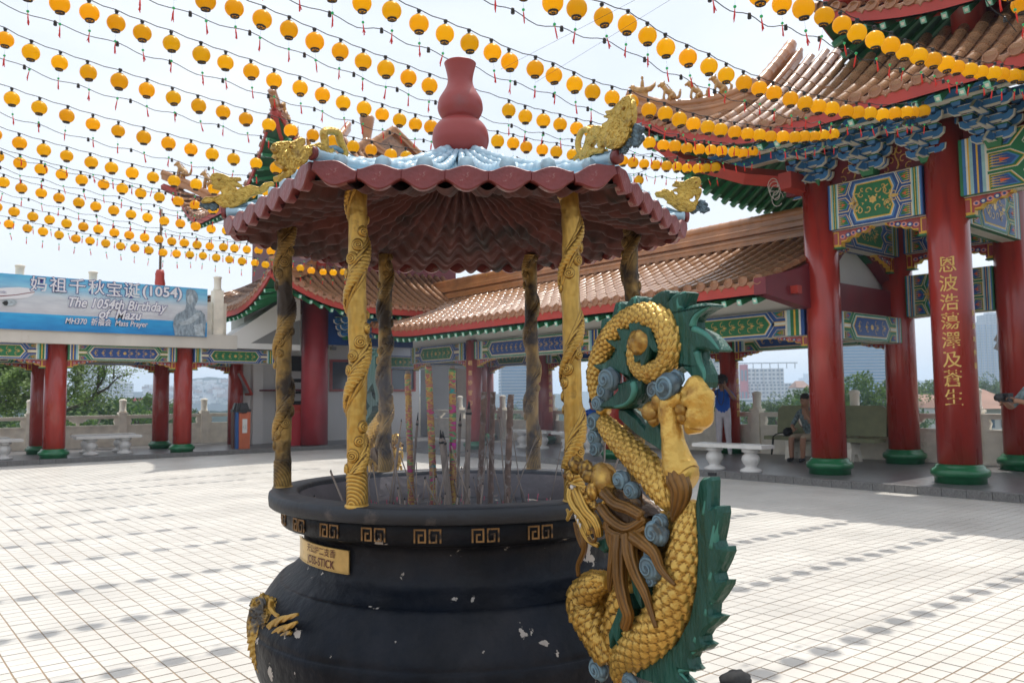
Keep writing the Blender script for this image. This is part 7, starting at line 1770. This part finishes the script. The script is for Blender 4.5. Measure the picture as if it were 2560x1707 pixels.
# ------------------------------------------------------------------ trees
def leaf_mat(name, c):
    return mk(name, c, .6, var=.35, sc=1.2, trans=.35)
M['leaf'] = leaf_mat('leaf_green', (.095, .17, .03)); M['leafd'] = leaf_mat('leaf_dark', (.045, .10, .03)); M['leafl'] = leaf_mat('leaf_light', (.17, .26, .05))
M['bark'] = mk('bark', (.09, .075, .06), .9, var=.3, sc=8)
def crown_mesh(seed, n, r, clumps, leaf, mats=('leaf', 'leafd')):
    b = MB(); q = random.Random(seed); C_ = []
    for k in range(clumps):
        d = Vector((q.gauss(0, 1), q.gauss(0, 1), q.gauss(0, .8))).normalized()*q.uniform(.35, 1)**.6
        C_.append((Vector((d.x*r[0], d.y*r[1], d.z*r[2])), q.uniform(.18, .34)*min(r), q.randrange(len(mats))))
    for k in range(n):
        c, cr_, mi = C_[q.randrange(clumps)]
        d = Vector((q.gauss(0, 1), q.gauss(0, 1), q.gauss(0, .8))).normalized()*cr_*q.uniform(.5, 1.1)**.5
        p = c+d; u = Vector((q.gauss(0, 1), q.gauss(0, 1), q.gauss(0, 1))).normalized(); v = u.orthogonal().normalized(); s_ = leaf*q.uniform(.6, 1.3)
        b.add([p-u*s_, p+v*s_*.5, p+u*s_, p-v*s_*.5], [(0, 1, 2, 3)], mi if q.random() < .8 else (mi+1) % len(mats))
    return b.mesh('crown', mats)
CR = [crown_mesh(1, 5200, (1, 1, .8), 42, .045), crown_mesh(2, 5200, (1.05, 1, .75), 48, .045), crown_mesh(3, 5200, (.9, .9, .95), 40, .045)]
def tree(label, px, pytop, D, rad, k=0, group=None, cat='tree'):
    p = at_d(px, pytop, D); cz = p.z-rad*.8; root = thing('broadleaf_tree', label, cat, (p.x, p.y, min(cz-rad*3, -2)), 0, group); z0 = root.location.z
    h = cz-z0; b = MB(); b.tube(smooth_path([(0, 0, 0), (rad*.05, 0, h*.5), (0, rad*.03, h)]), [rad*.10]*4+[rad*.07]*4+[rad*.05], 8)
    q = random.Random(k+int(px))
    for i in range(6):
        a = q.uniform(0, 6.28); b.tube([(0, 0, h*.75), (rad*.35*math.cos(a), rad*.35*math.sin(a), h+rad*.1), (rad*.7*math.cos(a), rad*.7*math.sin(a), h+rad*q.uniform(.1, .5))], [rad*.04, rad*.025, rad*.01], 5)
    b.build('trunk', 'bark', root)
    c = put('crown', CR[k], root, (0, 0, h), (0, 0, q.uniform(0, 6))); c.scale = (rad, rad, rad)
TREES = [(1985, 857, 70, 3.6, 0, 'large dark tree in front of the broad glass tower'), (1858, 880, 85, 3.4, 1, 'tree just left of the tall gate column, behind the seated person'), (1918, 892, 60, 1.6, 1, 'small tree beside the right edge of the tall gate column'),
 (1800, 918, 90, 3.2, 2, 'rounded light green tree below the white complex, right one'), (1770, 922, 100, 3.5, 0, 'rounded green tree below the white complex, left one'), (1715, 912, 95, 3.8, 1, 'dense green tree right of the standing person behind the balustrade'),
 (1625, 930, 90, 3.0, 2, 'green tree left of the standing person behind the balustrade'), (1590, 925, 80, 3.0, 2, 'green tree behind the dragon foot'), (2120, 862, 140, 7.0, 1, 'tall dark tree right of the rear gate column'), (2155, 875, 130, 6.0, 0, 'second dark tree right of the rear gate column'), (2170, 905, 100, 3.5, 2, 'lower tree between rear column and inscription column'),
 (2292, 872, 150, 5.5, 2, 'small tree behind the clay roofed house, middle'), (2320, 878, 160, 6.0, 1, 'small tree behind the clay roofed house, right'), (2262, 876, 170, 5.0, 0, 'small tree behind the clay roofed house, left'),
 (2040, 905, 80, 3.5, 1, 'dark tree lower right of the broad glass tower'), (330, 893, 60, 3.4, 1, 'dark tree behind the left balustrade beside the red and white block'), (270, 915, 75, 4.5, 0, 'mid green tree in front of the low white block'),
 (205, 905, 50, 3.2, 2, 'green tree behind the left balustrade between two red columns'), (60, 925, 40, 3.4, 1, 'dense green tree behind the left balustrade at the photo edge'), (10, 915, 35, 3.0, 0, 'green tree at the far left edge behind the balustrade'),
 (1170, 930, 90, 3.0, 1, 'green treetop beneath the blue slab between the burner pillars'), (1215, 935, 90, 3.0, 2, 'second green treetop beneath the blue slab'), (400, 935, 90, 3.5, 2, 'low green treetop between the left columns')]
for px, py, D, rad, k, lab in TREES: tree(lab, px, py, D, rad, k, 'trees beyond the terrace')
# sparse overhanging tree at the left with visible branches
p0 = at_d(-60, 905, 31); st = thing('sparse_tree', 'sparse branching tree with light green leaves overhanging behind the left columns', 'tree', (p0.x, p0.y, -3))
b = MB(); O = Vector((p0.x, p0.y, -3)); lf_ = MB(); q = random.Random(4)
def branch(pts, r0, leafy=1.0):
    P = smooth_path([at_d(x, y, D)-O for x, y, D in pts], 4); n = len(P); b.tube(P, [r0*(1-.85*i/(n-1)) for i in range(n)], 6)
    for i in range(n):
        if i/n < .25: continue
        for s in range(3):
            d = Vector((q.gauss(0, 1), q.gauss(0, 1), q.gauss(.3, 1))).normalized()*q.uniform(.3, .8); tip = P[i]+d; b.tube([P[i], P[i]+d*.5+Vector((0, 0, .05)), tip], [r0*.18, r0*.1, .004], 4)
            for t in range(int(60*leafy)):
                c = P[i]+d*q.uniform(.4, 1.2)+Vector((q.gauss(0, .12), q.gauss(0, .12), q.gauss(0, .1))); u = Vector((q.gauss(0, 1), q.gauss(0, 1), q.gauss(0, .6))).normalized(); v = u.orthogonal().normalized(); s_ = q.uniform(.045, .08)
                lf_.add([c-u*s_, c+v*s_*.5, c+u*s_, c-v*s_*.5], [(0, 1, 2, 3)], q.randrange(2))
branch([(-60, 905, 31), (0, 895, 31), (50, 850, 31), (50, 810, 31), (30, 780, 31)], .10)
branch([(0, 890, 31), (50, 885, 31), (85, 865, 31), (100, 840, 31)], .07)
branch([(-40, 870, 30), (0, 855, 30), (30, 830, 30), (20, 800, 30)], .08, 1.3)
branch([(130, 950, 32), (170, 935, 32), (205, 920, 32), (225, 890, 32), (245, 850, 32), (240, 820, 32)], .09, .45)
branch([(215, 905, 32), (245, 892, 32), (270, 868, 32), (300, 860, 32)], .06, .15)
branch([(225, 890, 32), (228, 850, 32), (232, 815, 32)], .05, .3)
branch([(262, 870, 32), (262, 840, 32), (275, 815, 32)], .035, .08)
branch([(130, 945, 31), (168, 905, 31), (178, 860, 31), (185, 825, 31)], .05, 1.0)
branch([(-60, 930, 30), (0, 925, 30), (50, 915, 30), (90, 900, 30)], .09, 1.6)
branch([(-60, 900, 29), (-10, 880, 29), (40, 870, 29), (60, 850, 29)], .07, 1.4)
b.build('branches', 'bark', st); lf_.build('crown', ['leaf', 'leafl'], st)

# ------------------------------------------------------------------ humid haze
b = MB(); b.box((600, 700, 20), (5200, 5200, 134))
hz = b.build('haze', None or mk('haze_tmp', (1, 1, 1)))
mt = bpy.data.materials.new('haze'); mt.use_nodes = True; t = mt.node_tree; t.nodes.clear()
ou = t.nodes.new('ShaderNodeOutputMaterial'); pvv = t.nodes.new('ShaderNodeVolumePrincipled'); pvv.inputs['Color'].default_value = (.66, .80, 1.0, 1); pvv.inputs['Density'].default_value = .00052; pvv.inputs['Anisotropy'].default_value = .3
t.links.new(pvv.outputs[0], ou.inputs['Volume']); hz.data.materials.clear(); hz.data.materials.append(mt); hz['kind'] = 'stuff'
hz['label'] = 'pale humid haze filling the air over the city'; hz['category'] = 'haze'
